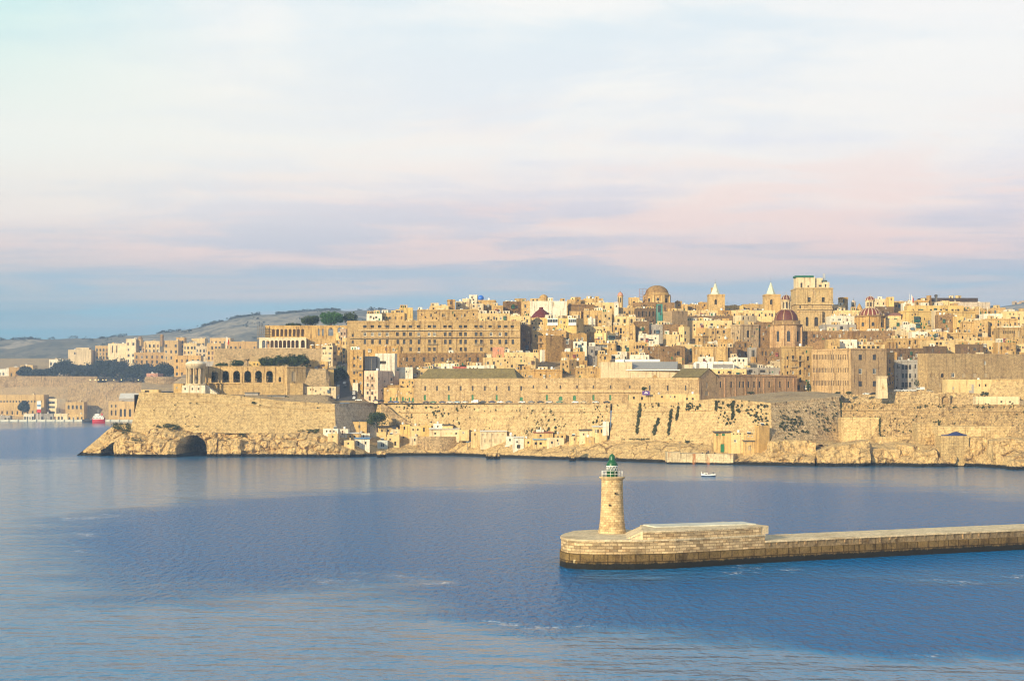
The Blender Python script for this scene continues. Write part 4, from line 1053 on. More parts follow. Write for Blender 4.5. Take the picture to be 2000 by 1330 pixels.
# ------------------------------------------------------------------ the long barracks with rows of windows
X3 = lambda u: 700 + u / 3.694
wl = []
for i, u in enumerate((47, 101, 153, 208, 281, 328, 376, 435, 513, 549, 625, 661, 737, 773, 849, 885, 950, 966, 1017, 1064, 1110)): wl.append((X3(u), 637.8, 6.6, 5.2, 'k' if i % 3 else 'd'))
for i, u in enumerate((47, 101, 153, 208, 281, 330, 376, 435, 511, 549, 626, 661, 737, 773, 849, 885, 957, 1022, 1066)): wl.append((X3(u), 652.8, 5.6, 7.4, 'w' if i in (0, 1, 2, 3, 7, 8, 9, 16, 17) else 'd'))
for u in (47, 102, 155, 208, 284, 330, 378, 437, 513, 551, 628, 663, 738, 773, 848, 887, 960, 1020, 1067, 1114): wl.append((X3(u), 667.8, 5.0, 9.0, 'd'))
for u in (202, 254, 310, 377, 437, 513, 549, 663, 740, 773, 887, 962, 1069): wl.append((X3(u), 682.2, 5.0, 7.2, 'd' if u % 2 else 'k'))
for y in (655, 668, 681, 692, 704): wl.append((689, y, 4, 6, 'd'))
barr = h('very long honey coloured barracks block with four rows of windows above the hospital', 678, 1016, 626.5, 716, (0.47, 0.335, 0.155), wl, Y=1088, d=24, tex='ashlar', cl=16, cor=True, name='barracks_block', cat='building', yaw=-0.02, bal=[(X3(495), X3(570), 673), (X3(835), X3(905), 673.5)], seed=4)
def band(root, px0, px1, py, Y, hgt=0.35, proud=0.22, color=(0.55, 0.42, 0.22), name='string_course'):
    mb = MB(); z = PZ(py, Y); mb.box((PX(px0, Y), Y - proud, z - hgt / 2), (PX(px1, Y), Y + 0.05, z + hgt / 2)); return mb.build(name, M['plaster'], root, color)
band(barr, 700, 1014, 644.6, 1088.0, 0.5, 0.5, (0.58, 0.45, 0.25)); band(barr, 678, 1016, 659.0, 1088.0, 0.35, 0.7, (0.30, 0.2, 0.1))
h('tall narrow tenement edging the steep street of parked cars', 683, 713, 683, 779, 'o', [(692, 700), (692, 714), (692, 728), (692, 744), (692, 760), (704, 700), (704, 716), (704, 732), (704, 748), (704, 766, 4, 9)], Y=1036, d=26, xs=709, th=14, bal=[(688, 708, 724)], cl=2)
h('old dark stone terrace house row with seven windows under the barracks', 779, 946, 689, 724, 'b', [(X3(u), 702, 4.6, 8, 'd') for u in (350, 402, 474, 545, 607, 665, 803, 863)] + [(X3(u), 716, 4, 5, 'd') for u in (380, 520)], Y=1062, d=16, cl=4, drop=30)
h('stepped stone annex leaning on the barracks corner above the pale white block', 715, 782, 676, 700, 'o', [(754.5, 682, 4, 6), (768.5, 683, 4, 6)], Y=1068, d=10, cl=2)
h('charcoal grey cubic roof room beside a bright white cube', 713, 735, 696, 719, (0.055, 0.06, 0.075), [], Y=1030, d=10, tex='plaster', cl=0)
h('bright white cubic roof house with a dark recessed terrace', 733, 771, 690, 718, 'w', [(748, 708, 12, 6, 'k')], Y=1032, d=9, cl=0)
h('pale pink corner tenement with stacked small balconies at the street mouth', 711, 802, 724, 784, 'p', [(718, 738), (727, 739), (718, 752), (727, 753), (718, 767), (727, 768), (736, 738), (736, 760), (765, 741, 4, 6, 'k'), (722, 778, 4, 9), (733, 778, 4, 9)], xs=738, th=30, Y=1018, cl=3, bal=[(714, 732, 744), (714, 732, 758)])
h('pink and white upper storey set back on the pink corner tenement', 716, 806, 717, 728, 'w', [(771, 725, 4, 4)], Y=1040, d=12, cl=5)

# ------------------------------------------------------------------ the long hospital hall
def long_hall():
    def Yh(px): return interp([(748, 1021), (1363, 952)], px)
    def pl(px): return (PX(px, Yh(px)), Yh(px))
    root = empty('long_hospital_hall', (*pl(1080), 30.5), 'very long plain golden hall with green doors and a corbelled terrace behind the sea wall', 'hall')
    rnd = random.Random(2)
    A, B = Vector(pl(808)), Vector(pl(1363)); d = (B - A).normalized(); inn = Vector((-d.y, d.x)) * 17
    pts = [tuple(A), tuple(B), tuple(B + inn), tuple(A + inn)]
    w = [(x, 758.5, 3.4, 9.5, 'd') for x in (830.5, 853.5, 876.5, 899.8, 923, 947, 970, 994, 1018)]
    w += [(x, 755.5, 3.0, 6.5, 'd') for x in (1042, 1068, 1094.5, 1127, 1159, 1192.5, 1230)] + [(x, 757.5, 3.2, 10, 'd') for x in (1269, 1304, 1339)]
    w += [(x, 776.5, 4.0, 10.5, 'gD') for x in (830, 876.5, 923, 970, 1068, 1159, 1192, 1229)] + [(1018, 779, 6.0, 7, 'gD'), (1095, 778, 7.5, 8, 'gAD'), (1122, 777, 6, 10, 'gAD')]
    wallbox(root, pts, 29.0, PZ(738.5, Yh(1080)) , {0: w}, (0.53, 0.395, 0.215), 'bastion', rnd, parapet=1.0)
    # the mossy pitched roof on the west half
    a, b = Vector(pl(812)), Vector(pl(1010)); q = [tuple(a + inn * 0.03), tuple(b + inn * 0.03), tuple(b + inn * 0.93), tuple(a + inn * 0.93)]
    ze = PZ(742.0, Yh(910)) + 0.3
    gable_roof(root, q, ze, ze + 6.6, 'mossy_tile', None, hip=5.0, wallmat='ashlar', wallcol=C['o'])
    mb = MB(); zc_ = PZ(740.5, Yh(1170))
    mb.prism([tuple(Vector(pl(1008)) - inn * 0.02), tuple(Vector(pl(1364)) - inn * 0.02), tuple(Vector(pl(1364)) + inn * 0.05), tuple(Vector(pl(1008)) + inn * 0.05)], zc_ - 0.45, zc_ + 0.05)
    mb.build('cornice', M['plaster'], root, (0.56, 0.42, 0.23))
    # corbelled terrace
    tb = MB(); ta, tb_ = Vector(pl(1042)), Vector(pl(1263)); o = inn.normalized() * -1.5; zt = PZ(766.0, Yh(1150))
    tb.prism([tuple(ta + o), tuple(tb_ + o), tuple(tb_), tuple(ta)], zt, zt + 0.3); tb.prism([tuple(ta + o), tuple(tb_ + o), tuple(tb_ + o * 0.85), tuple(ta + o * 0.85)], zt + 0.3, zt + 1.25)
    te = tb.build('terrace', M['plaster'], root, (0.55, 0.41, 0.22))
    n = 44
    for k in range(n):
        p = ta.lerp(tb_, (k + 0.5) / n); mb = MB(); dd = d * 0.28
        mb.face([tuple(p - dd) + (zt - 1.3,), tuple(p + dd) + (zt - 1.3,), tuple(p + dd + o * 0.9) + (zt - 0.25,), tuple(p - dd + o * 0.9) + (zt - 0.25,)]); mb.face([tuple(p - dd + o * 0.9) + (zt - .25,), tuple(p + dd + o * 0.9) + (zt - .25,), tuple(p + dd + o * 0.9) + (zt,), tuple(p - dd + o * 0.9) + (zt,)])
        for s in (-1, 1): mb.face([tuple(p + dd * s) + (zt - 1.3,), tuple(p + dd * s + o * 0.9) + (zt - .25,), tuple(p + dd * s + o * 0.9) + (zt,), tuple(p + dd * s) + (zt,)])
        ob = mb.build('corbel', M['plaster'], te, (0.45, 0.33, 0.17))
    # small roof gable and bell cote
    for (x0, x1, yt_, nm) in ((1150, 1170, 729, 'roof_gable'), (1275, 1284, 731, 'bell_cote')):
        y0 = Yh((x0 + x1) / 2) + 1; mb = MB(); z0, z1 = PZ(741, y0), PZ(yt_, y0); xa, xb = PX(x0, y0), PX(x1, y0)
        f = [(xa, z0), (xb, z0), (xb, lerp(z0, z1, .45)), ((xa + xb) / 2, z1), (xa, lerp(z0, z1, .45))]
        mb.face([(x, y0, z) for x, z in f]); mb.face([(x, y0 + 3, z) for x, z in reversed(f)])
        for i in range(5): p, q_ = f[i], f[(i + 1) % 5]; mb.face([(p[0], y0, p[1]), (p[0], y0 + 3, p[1]), (q_[0], y0 + 3, q_[1]), (q_[0], y0, q_[1])])
        mb.build(nm, M['ashlar'], root, C['o'])
    # gable end and the shaded wing beyond it
    e1 = Vector((PX(1404, 966), 966)); e2 = Vector((PX(1557, 1012), 1012))
    B2 = Vector(pl(1364)) + d * 0.3
    rnd2 = random.Random(3); dw = (e1 - B2).normalized(); back = Vector((-dw.y, dw.x)) * 20
    pts = [tuple(B2), tuple(e1), tuple(e1 + back), tuple(B2 + back)]
    Ye = 960; zE = PZ(738, Ye)
    wallbox(root, pts, 29, zE, {0: [(1381, 752, 4.5, 12, 'tA'), (1380.5, 768, 8, 9, 'tA')]}, (0.55, 0.38, 0.20), 'ashlar', rnd2, roof=False)
    P0, P1 = Vector((*B2, zE)), Vector((*e1, zE)); Bk = Vector((*back, 0)); ap = (P0 + P1) / 2 + UP * (PZ(720.5, Ye) - zE)
    mb = MB(); mb.face([P0, P1, ap]); mb.face([P1 + Bk, P0 + Bk, ap + Bk]); mb.build('pediment', M['ashlar'], root, (0.56, 0.39, 0.21))
    mb = MB(); ov = Vector((*(back.normalized() * -0.5), 0)); up = UP * 0.35
    for s, e in ((P0, ap), (ap, P1)):
        s2, e2_ = s + ov + up * 0.2, e + ov + up * 0.2
        mb.face([s2, e2_, e2_ + up, s2 + up]); mb.face([s2 + up, e2_ + up, e + Bk + up, s + Bk + up]); mb.face([s2, s + Bk, e + Bk, e2_])
    mb.build('roof', M['mossy_tile'], root)
    W2a, W2b = e1 + dw * 0.02, e2; dd = (W2b - W2a).normalized(); bk = Vector((-dd.y, dd.x)) * 12
    pts = [tuple(W2a), tuple(W2b), tuple(W2b + bk), tuple(W2a + bk)]
    X5 = lambda u: 1300 + u / 4.749
    ww = [(X5(u), 751, 3.4, 12, 'd') for u in (510, 610, 690, 722, 770, 822, 873, 962, 1062, 1140)]
    wallbox(root, pts, 29, PZ(731.5, 985), {0: ww}, (0.57, 0.375, 0.195), 'ashlar', rnd2, cornice=True)
    for u in (550, 650, 745, 848, 912, 1010, 1112, 1190):
        t, Yy = face_hit(tuple(W2a), tuple(W2b), X5(u)); p = W2a.lerp(W2b, t); nrm = -bk.normalized() * 0.22; s = dd * 0.45
        mb = MB(); mb.prism([tuple(p - s + nrm), tuple(p + s + nrm), tuple(p + s), tuple(p - s)], 29, PZ(738, 985)); mb.build('pilaster', M['ashlar'], root, (0.52, 0.32, 0.17))
    return root
long_hall()
h('low golden annex with small green doors at the west end of the long hall', 748, 816, 757, 788, 't', [(763, 779, 3.5, 7, 'gD'), (775.5, 779, 3.5, 7, 'gD'), (787, 779, 3.5, 8, 'gD'), (799.5, 781, 3, 10, 'gD'), (807, 781.5, 5, 10, 'gAD')], Y=1016, d=14, cl=1, yaw=-0.3)
h('square golden house with two small openings stepped above the green door annex', 780, 814, 740, 760, 't', [(787, 747, 3, 5), (805.5, 747.5, 3, 5)], Y=1026, d=14, cl=0, yaw=-0.2)
h('small stepped stone room between the pink tenement and the green door annex', 757, 782, 752, 762, 'o', [], Y=1024, d=8, cl=1)
# kiosk row on the wall walk in front of the hall
h('low cream kiosk row with square windows in front of the long hall', 1228, 1300, 770.5, 783, 'c', [(1238, 777, 4, 5, 'k'), (1254, 778, 4, 6, 'k'), (1293, 775, 3.5, 4, 'k'), (1309, 776, 3.5, 4, 'k')], Y=938, d=7, cl=2, par=.3)
h('cream guard hut with two black square windows below the pediment', 1300, 1366, 769.5, 783, 'c', [(1310, 775, 3, 4, 'w'), (1318, 775, 3, 4, 'k'), (1342, 779, 4, 4, 'k'), (1353, 779, 4, 4, 'k')], Y=929, d=7, cl=1, par=.3)
# ================================================================== THE CITY, roughly from the skyline down, west to east
K = 'k'
# skyline behind the barracks
h('small white rooftop house with a terrace at the barracks roof west end', 716, 746, 613, 628, 'w', [(724, 619, 4, 4), (735, 620, 4, 4)], Y=1112, cl=3)
h('row of low tan roof rooms along the barracks skyline under the cream box', 744, 790, 611, 628, 't', (4, 1), Y=1118, cl=6)
h('plain cream box house standing up from the skyline over the barracks', 780, 806, 601, 614, 'y', [], Y=1150, cl=1, d=9)
h('long tan palace front with pilaster strips rising behind the barracks roof', 815, 934, 604.5, 628, 't', [(842, 616, 3, 6), (865, 616, 3, 6), (888, 616, 3, 6), (908, 616, 3, 6)], Y=1150, cor=True, cl=6)
h('long low roof storey set back on the tan palace front', 840, 876, 597, 607, 'c', [], Y=1165, cl=1)
h('square ochre stair tower breaking the skyline beside the white cubes', 874, 889, 585, 608, 'o', [(881, 592, 3, 5)], Y=1175, cl=0, d=6)
h('pale cream cube house next to the ochre stair tower', 890, 903, 588.5, 606, 'l', [(896, 597, 3, 4)], Y=1185, cl=1)
h('cream double cube house in the skyline left of the tallest white room', 903, 917, 583.5, 604, 'l', [(910, 592, 3, 4)], Y=1188, cl=1)
h('tallest white roof room carrying the bright blue round tank', 916, 932, 576, 604, 'w', [(922, 581, 3, 3, K)], Y=1190, cl=0)
h('low cream roof terrace with pale washing lines below the blue tank', 918, 944, 593, 606, 'l', [(925, 598, 4, 4), (936, 598, 5, 4)], Y=1180, cl=4)
h('tan house with a cluttered roof right beside the blue round tank', 934, 968, 586, 614, 't', [(945, 600, 4, 6), (958, 600, 4, 6)], Y=1188, cl=7)
h('tan step down house with three openings next to the cluttered roof', 964, 982, 597, 620, 't', [(969, 606, 3, 5), (976, 606, 3, 5)], Y=1175, cl=3)
h('big brown skyline house with a shaded end wall west of the white wall', 982, 1022, 588.5, 622, 'b', [(1000, 600, 4, 6), (1010, 600, 4, 6)], xs=986, th=70, Y=1185, cl=5)
h('small ragged stone roof room topping the brown skyline house', 1005, 1022, 583, 592, 't', [], Y=1195, cl=2)
h('stone house with a stepped parapet tucked against the long white wall', 1018, 1037, 588, 624, 't', [(1026, 598, 4, 6), (1026, 611, 4, 6)], Y=1180, cl=2)
h('long blank white wall house with a small dome peeping over it', 1035, 1107, 588, 616, 'w', [(1081, 594, 3, 8, 't')], Y=1180, cl=3, cor=False, d=14, yaw=0.02)
h('cream terrace house strip with water tanks right above the barracks', 935, 996, 612, 628, 'c', (5, 1), Y=1130, cl=8)
h('low white walled roof room above the barracks east end', 996, 1036, 617, 634, 'c', (3, 1), Y=1120, cl=3)
# east of the barracks
h('dark narrow stone house filling the shadow gap of the alley at the barracks end', 1017, 1036, 634, 700, 'd', [(1024, 650), (1024, 664), (1031, 678)], Y=1105, cl=2)  # dark walls added where the alley has only shadow
h('cream house band with small arched openings under the dark red dome', 1036, 1062, 634, 652, 'c', [(1043, 641, 4, 6), (1054, 641, 4, 6)], Y=1128, cl=2)
h('white trimmed yellow house with two big glazed balconies by the red dome', 1061, 1140, 621, 652, 'y', [(1096, 629, 3.5, 6), (1086, 647, 6, 5), (1097, 646, 3.5, 5)], xs=1126, th=20, Y=1120, cl=9, ebal=[(1070, 1090, 622, 636), (1111, 1126, 622, 636)])
h('white roof hut with pale parapet behind the glazed balcony house', 1064, 1082, 614, 625, 'w', [(1070, 619, 4, 4), (1078, 619, 3, 4)], Y=1140, cl=2)
h('dark brown blank brick house standing in the skyline east of the white wall', 1110, 1161, 595, 616, 'b', [], Y=1185, cl=3, tex='rubble', cor=True, d=12)
h('pale ruined roof storey with chimneys on top of the blank brick house', 1108, 1142, 585.5, 600, 't', (3, 1), Y=1215, cl=6)
h('small round ended stone stair turret among the skyline chimneys', 1124, 1134, 580, 596, 'o', [(1129, 587, 2.5, 4)], Y=1205, cl=0, d=4)
h('jumble of tan roof rooms on the skyline west of the little lantern dome', 1140, 1178, 583, 600, 't', (4, 1), Y=1230, cl=9)
h('long cream parapet house under the skyline roof jumble', 1160, 1200, 591, 606, 'c', (3, 1), Y=1200, cl=4)
h('white gabled little roof chapel below the small lantern dome', 1200, 1208, 594, 603, 'w', [(1204, 598, 2.5, 4, 'kA')], Y=1190, roof='gable', rise=1.6, roofc=(0.6, 0.5, 0.4))
h('broad tan house with clipped parapet below the small lantern dome', 1195, 1244, 601, 616, 't', (5, 1), Y=1195, cl=5)
h('tan tower house with one tall arched window beside the great brown dome', 1228, 1249, 581, 606, 't', [(1238, 593, 5, 9, 'kA')], Y=1212, cl=1, d=9)
h('long stained parapet house spreading below the great brown dome', 1236, 1318, 591, 618, 'b', [(1262, 600, 3, 8, K), (1253, 600, 3, 6)], Y=1196, cl=4)
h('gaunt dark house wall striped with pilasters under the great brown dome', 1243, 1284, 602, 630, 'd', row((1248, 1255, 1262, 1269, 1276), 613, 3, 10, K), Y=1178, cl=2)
h('narrow sea green glazed stair bay between the dark pilasters and the brown box', 1283, 1294, 594, 622, (0.05, 0.24, 0.22), [(1288, 603, 6, 14, 'd')], Y=1170, cl=0, d=4, tex='plaster')
h('broken tan block pair on the skyline just east of the great dome', 1321, 1332, 588, 610, 'o', [(1326, 596, 3, 4)], Y=1230, cl=1)
h('stepped tan skyline block right of the broken pair by the great dome', 1332, 1343, 594, 612, 't', [], Y=1226, cl=2)
h('plain square box house of brown ashlar with no windows below the great dome', 1295, 1343, 607, 640, (0.36, 0.26, 0.145), [], xs=1313, th=62, Y=1158, cl=6, tex='ashlar', cor=False)
# between red dome and great dome, middle
h('cream house with a cut away corner between the brick house and the dome terraces', 1176, 1195, 609, 634, 'c', [(1190, 622, 3.5, 5)], Y=1170, cl=1)
h('tan gap house with dark openings left of the cut away cream house', 1140, 1178, 606, 634, 't', [(1148, 618), (1165, 620), (1172, 628, 5, 6, K)], Y=1178, cl=4)
h('little white cube house with one shaded side among tan roofs', 1148, 1158, 621, 638, 'w', [], xs=1155, Y=1150, cl=1)
h('cream house showing three tall dark windows in a row', 1200, 1242, 618, 637, 'c', [(1208, 627, 4.4, 8, K), (1220, 627, 4.4, 8, K), (1233.5, 627, 4.4, 8, K)], Y=1150, cl=5)
h('tall stained tan house below the cream three window house', 1197, 1241, 635, 666, 't', [(1203, 642, 4, 6), (1212.5, 646, 4, 11, K), (1212, 657, 4, 7, K), (1226, 650, 4, 6, 't')], Y=1132, cl=3)
h('patched rubble wall house with bricked openings east of the stained tan house', 1240, 1268, 628, 666, 'b', [(1252, 640, 4, 6, 't'), (1260, 652, 4, 6)], Y=1138, cl=2)
h('grey green glazed veranda house facing the brown box', 1266, 1300, 634, 656, 'g', [(1272, 648, 3, 7), (1279, 648, 3, 7), (1286, 648, 3, 7), (1292, 648, 3, 6)], Y=1140, cl=3)
h('long low cream house with a pair of dark square windows under brick skyline', 1138, 1195, 637.5, 656, 'c', [(1168, 647, 4, 6, K), (1173.5, 647, 4, 6, K)], Y=1140, cl=3, d=10)
h('cream corner house with glazed sunroom windows on both faces', 1161, 1203, 650, 675, 'c', [(1169, 661, 5, 7, 'w'), (1175, 661, 4, 7, 'w')], xs=1184, th=38, Y=1118, cl=3, ebal=[(1187, 1200, 655, 665, (0.12, 0.2, 0.17))])
h('white washed roof house bearing two round tanks in the middle of town', 1248, 1287, 654, 670, 'w', [(1272, 664, 9, 3, K)], Y=1118, cl=1, d=8)
h('two tone house with a brown band over a plain cream storey', 1296, 1328, 633, 657, 'b', [(1305, 646, 3, 4)], Y=1136, cl=3)
h('plain cream block wall under the brown banded house', 1298, 1326, 653, 680, 'c', [(1322, 660, 3, 6)], Y=1126, cl=2, d=8)
h('narrow cream house with side windows east of the plain cream block', 1325, 1347, 638, 676, 'c', [(1331, 656, 3.5, 5, K), (1339, 650, 3.5, 6), (1339, 664, 3.5, 6)], xs=1336, Y=1124, cl=2)
h('dark textured blank gable house turned sideways east of the alley', 1050, 1101, 655, 702, 'o', [(1056, 664), (1056, 676), (1056, 688)], xs=1066, th=60, Y=1096, cl=2, tex='rubble', bal=[(1052, 1062, 671)])
h('warm tan house with tanks on its flat roof above the dark blank gable', 1040, 1106, 645, 664, 't', (5, 1), Y=1108, cl=8)
h('ochre flank house continuing the dark blank gable to the east', 1100, 1146, 652, 676, 'o', [(1109, 666, 7, 10, 'g'), (1125, 662, 4, 6), (1137, 662, 4, 6)], Y=1110, cl=4)
h('little white house with two round tanks and a dark doorway in mid town', 1120, 1146, 667, 688, 'w', [(1125.5, 673, 4, 6), (1138, 672, 4, 5)], Y=1098, cl=4, d=8)
h('narrow shaded slate house with a pale blue window by the dark blank gable', 1102, 1120, 664, 696, 'd', [(1108, 668, 6, 9, 'w'), (1114, 684, 4, 5)], Y=1100, cl=1)
h('tan house with a bay of pale shutters under a dark window strip', 1160, 1202, 670, 693, 't', [(1165, 676, 3.5, 5), (1178, 676, 17, 5.5, 'w'), (1165, 687, 3.5, 5)], Y=1092, cl=4)
h('cream portal house with a deep black doorway in mid town', 1199, 1231, 666, 694, 'c', [(1208, 682, 7, 15, K), (1222, 678, 4, 6)], Y=1098, cl=3)
h('tan house with two square black windows and a tank on the cornice', 1229, 1264, 668, 698, 't', [(1245, 678, 4.4, 6, K), (1256, 678, 4.4, 6, K), (1244, 689, 4, 4)], Y=1096, cl=3)
h('rough stained long retaining house wall behind the corrugated shed', 1258, 1338, 676, 702, 'b', [(1268, 681), (1325, 690, 6, 8, K), (1296, 684, 3, 4)], Y=1090, cl=6)
h('grey blue lean to house with shutters under the tan bay house', 1150, 1174, 676, 706, 'g', [(1156, 686, 4, 6), (1165, 690, 5, 10, K)], Y=1086, cl=2)
h('ochre square house face left of the dark tank terrace', 1097, 1142, 687, 708, 'o', [(1110, 695, 3, 5), (1128, 694, 3, 5)], Y=1078, cl=5)
h('tan cube house beside the cream yard with the yellow awning', 1168, 1194, 692, 710, 't', [(1182, 699, 4, 6), (1173, 698, 3, 4)], Y=1076, cl=2)
h('small white terrace room under a deep yellow awning', 1192, 1220, 692, 704, 'w', [(1198, 697, 7, 7, K)], Y=1080, cl=1)
h('low white roof room in a row with tanks right of the yellow awning', 1230, 1268, 693, 703, 'w', [(1240, 698, 3, 4)], Y=1082, cl=5)
h('slim tall tan house with a ladder of tiny windows west of the corrugated shed', 1094, 1126, 703, 740, 't', [(1100, 712, 3, 5), (1100, 722, 3, 5), (1100, 733, 3, 5), (1108, 716, 3, 5), (1118, 712, 3, 5)], xs=1112, Y=1056, cl=3)
h('plain tan terrace house west of the corrugated shed', 1113, 1147, 704, 728, 'o', [(1141, 716, 3, 5)], Y=1062, cl=3)
h('low tan roof house with one shuttered dormer touching the corrugated shed', 1124, 1176, 718, 740, 't', [(1160, 720.5, 5, 3.5), (1136, 728, 3, 4)], Y=1044, cl=5)
h('long ochre roof terrace house behind the hall cornice', 1040, 1098, 721, 741, 'o', [(1074, 734, 4, 3.5, 'w'), (1056, 732, 3, 4)], Y=1044, cl=6)
h('cream house with a dark red door band under the barracks east end', 943, 1046, 698, 722, 'c', [(953, 709, 4, 5), (965, 709, 4, 6), (978, 711, 3, 5), (1000, 715, 4, 5), (1018, 715, 12, 7, K)], Y=1058, cl=10)
h('coral washed small roof room against the barracks base', 962, 984, 678, 688, (0.55, 0.27, 0.17), [], Y=1078, cl=0, d=4, tex='plaster')
h('cream wall terrace with washing and tanks above the dark door band', 985, 1052, 688, 706, 'c', (5, 1), Y=1066, cl=9)
h('low tan house line with a pale frieze right behind the mossy roof', 1004, 1096, 722, 742, 't', [(1015, 735, 4, 4), (1038, 735, 12, 4, 'w'), (1074, 735, 4, 4)], Y=1046, cl=4)
h('white roof terrace crowded with tanks above the mossy roof', 862, 892, 710, 727, 'w', [(870, 718, 4, 4)], Y=1048, cl=10)
h('brick red roof terrace between the white tank terraces above the mossy roof', 886, 912, 716, 727, (0.42, 0.12, 0.09), [], Y=1046, cl=3, tex='plaster')
h('pale grey roof hut with tall tanks east of the brick red terrace', 911, 946, 714, 728, 'w', [(918, 721, 3, 6), (925, 721, 3, 6), (932, 721, 3, 6)], Y=1044, cl=6)
h('small cream houses behind the west hip of the mossy roof', 806, 846, 720, 742, 'c', [(815, 729, 4, 5), (823.5, 729, 4, 5), (834, 730, 3, 4)], Y=1046, cl=4)
h('grey shaded roof yard with clutter west of the white tank terrace', 826, 866, 716, 730, 'g', [(840, 721, 10, 4, K)], Y=1052, cl=6)
# great dome to the towers
h('tan skyline house cluster west of the first green spire', 1342, 1384, 595, 614, 't', (4, 1), Y=1236, cl=9)
h('ochre block house at the foot of the first green spire', 1366, 1381, 590, 612, 'o', [], Y=1224, cl=1)
h('busy cream roofline with tanks between the two spires', 1408, 1452, 597, 612, 'y', (5, 1), Y=1228, cl=12)
h('tan cluttered roof rooms left of the second spire', 1450, 1492, 594, 612, 't', (5, 1), Y=1234, cl=10)
h('long cream terrace house with tiny doors under the first spire', 1340, 1408, 606, 622, 'c', [(1350, 614, 3, 5), (1362, 614, 3, 5), (1377, 614, 3, 5), (1387, 613, 4, 6, 'w'), (1398, 614, 3, 5)], Y=1200, cl=8)
h('ochre house corner stepping down east of the long cream terrace', 1404, 1432, 606, 628, 'o', [(1416, 614, 3, 5)], Y=1196, cl=3)
h('bright cream house with a stepped blank flank above the chapel arch', 1430, 1478, 616, 636, 'l', [(1452, 622, 3, 6), (1462, 622, 3, 6)], xs=1448, th=60, Y=1176, cl=4)
h('long pale roof house below the second spire with a shaded cornice', 1428, 1514, 606, 622, 'c', (7, 1), Y=1196, cl=8)
h('dark banded low house wall with white tanks under the long cream terrace', 1342, 1432, 617, 632, 'd', (7, 1), Y=1184, cl=12)
h('long cream parapet house with many tank stands in mid town', 1340, 1430, 626, 646, 'c', [(1356, 636, 3, 5), (1370, 634, 6, 6, 'w'), (1390, 634, 5, 5), (1402, 637, 3, 5, 'g'), (1418, 634, 3, 5)], Y=1168, cl=12)
h('tan house with a stone portal under the tank stand parapet', 1384, 1428, 641, 664, 't', [(1402, 649, 4, 6, K), (1414, 648, 4, 6), (1393, 650, 3, 5)], Y=1146, cl=5)
h('stone chapel front with a tall black arched window', 1427, 1482, 633, 680, (0.47, 0.36, 0.22), [(1461.5, 652, 5.5, 14, 'kA'), (1462, 667, 4, 6, K), (1474, 650, 2.5, 7), (1440, 660, 3, 5)], xs=1446, th=66, Y=1132, cl=1, tex='ashlar', name='chapel', cat='church', cor=True)
h('pitted rubble gable between the chapel arch and the red dome', 1479, 1510, 629, 682, 'b', [], Y=1140, cl=0, tex='rubble', d=16)
h('white cube house with a dark slot at the centre of the old quarter', 1384, 1404, 667, 682, 'w', [(1394, 672, 3, 4)], Y=1122, cl=3)
h('tan cube house in shade left of the white slot cube', 1358, 1384, 655, 684, 't', [(1366, 664, 4, 6, K), (1376, 668, 3, 5)], xs=1372, Y=1126, cl=4)
h('rough ochre cottage with low arch right of the white slot cube', 1402, 1432, 662, 684, 'o', [(1410, 672, 4, 6, K), (1424, 672, 3, 5)], Y=1120, cl=5)
h('broad tan blank walled house with a pilaster end below the white slot cube', 1353, 1421, 677, 702, 't', [(1360, 688, 3, 10, 't')], Y=1090, cl=5, cor=True)
h('dark flank house closing the broad blank wall on the east', 1420, 1440, 678, 704, 'd', [(1428, 688, 3, 5)], Y=1092, cl=1)
h('leaning stone house with slim windows below the chapel front', 1438, 1466, 667, 706, 'b', [(1445, 676, 3, 5), (1456, 674, 4, 8, K), (1457, 690, 4, 7, K), (1445, 692, 3, 5)], Y=1108, cl=2)
h('grey doorway house squeezed between leaning stone house and ruin', 1463, 1483, 679, 706, 'g', [(1471, 691, 6, 15, 'd')], Y=1098, cl=1)
h('broken rubble ruin wall below the red dome drum', 1480, 1526, 679, 710, 'b', [(1489, 690, 3, 8), (1496, 690, 3, 8)], Y=1090, cl=0, tex='rubble')
h('white block house with shuttered windows near the barrel roofs', 1428, 1460, 698, 712, 'w', [(1436, 704, 3.5, 5, K), (1444, 704, 3.5, 5, K), (1452, 704, 3.5, 5)], Y=1070, cl=4)
h('small white house left of the shuttered block by the barrel roofs', 1366, 1394, 697, 712, 'w', [(1375, 703, 4, 5)], Y=1072, cl=4)
h('cream flat house with tall chimney pots over the corrugated shed', 1333, 1358, 672, 702, 'c', [(1340, 684, 3, 6), (1349, 690, 3, 6)], Y=1102, cl=3)
h('courtyard house with shade put into its grey walls above the hall pediment', 1336, 1371, 719, 740, 'g', [(1345, 728, 10, 5, K), (1360, 728, 8, 5, K)], Y=1036, cl=2)  # grey wall colour carries the shade of this corner
h('pale yellow flat house beside the tall balcony tenement', 1505, 1535, 705, 724, 'l', [(1510, 712, 3, 4)], Y=1060, cl=2)
h('grey roof yard wall with boxy plant behind the shaded hall wing', 1455, 1536, 718, 736, 'g', [(1466, 725, 8, 6, K), (1490, 725, 10, 5, K)], Y=1040, cl=9)
h('white roof plant house crowded with ducts and the green tank', 1391, 1458, 720.5, 736, 'c', [(1425, 727, 8, 5, K), (1404, 727, 4, 5)], Y=1036, cl=10)
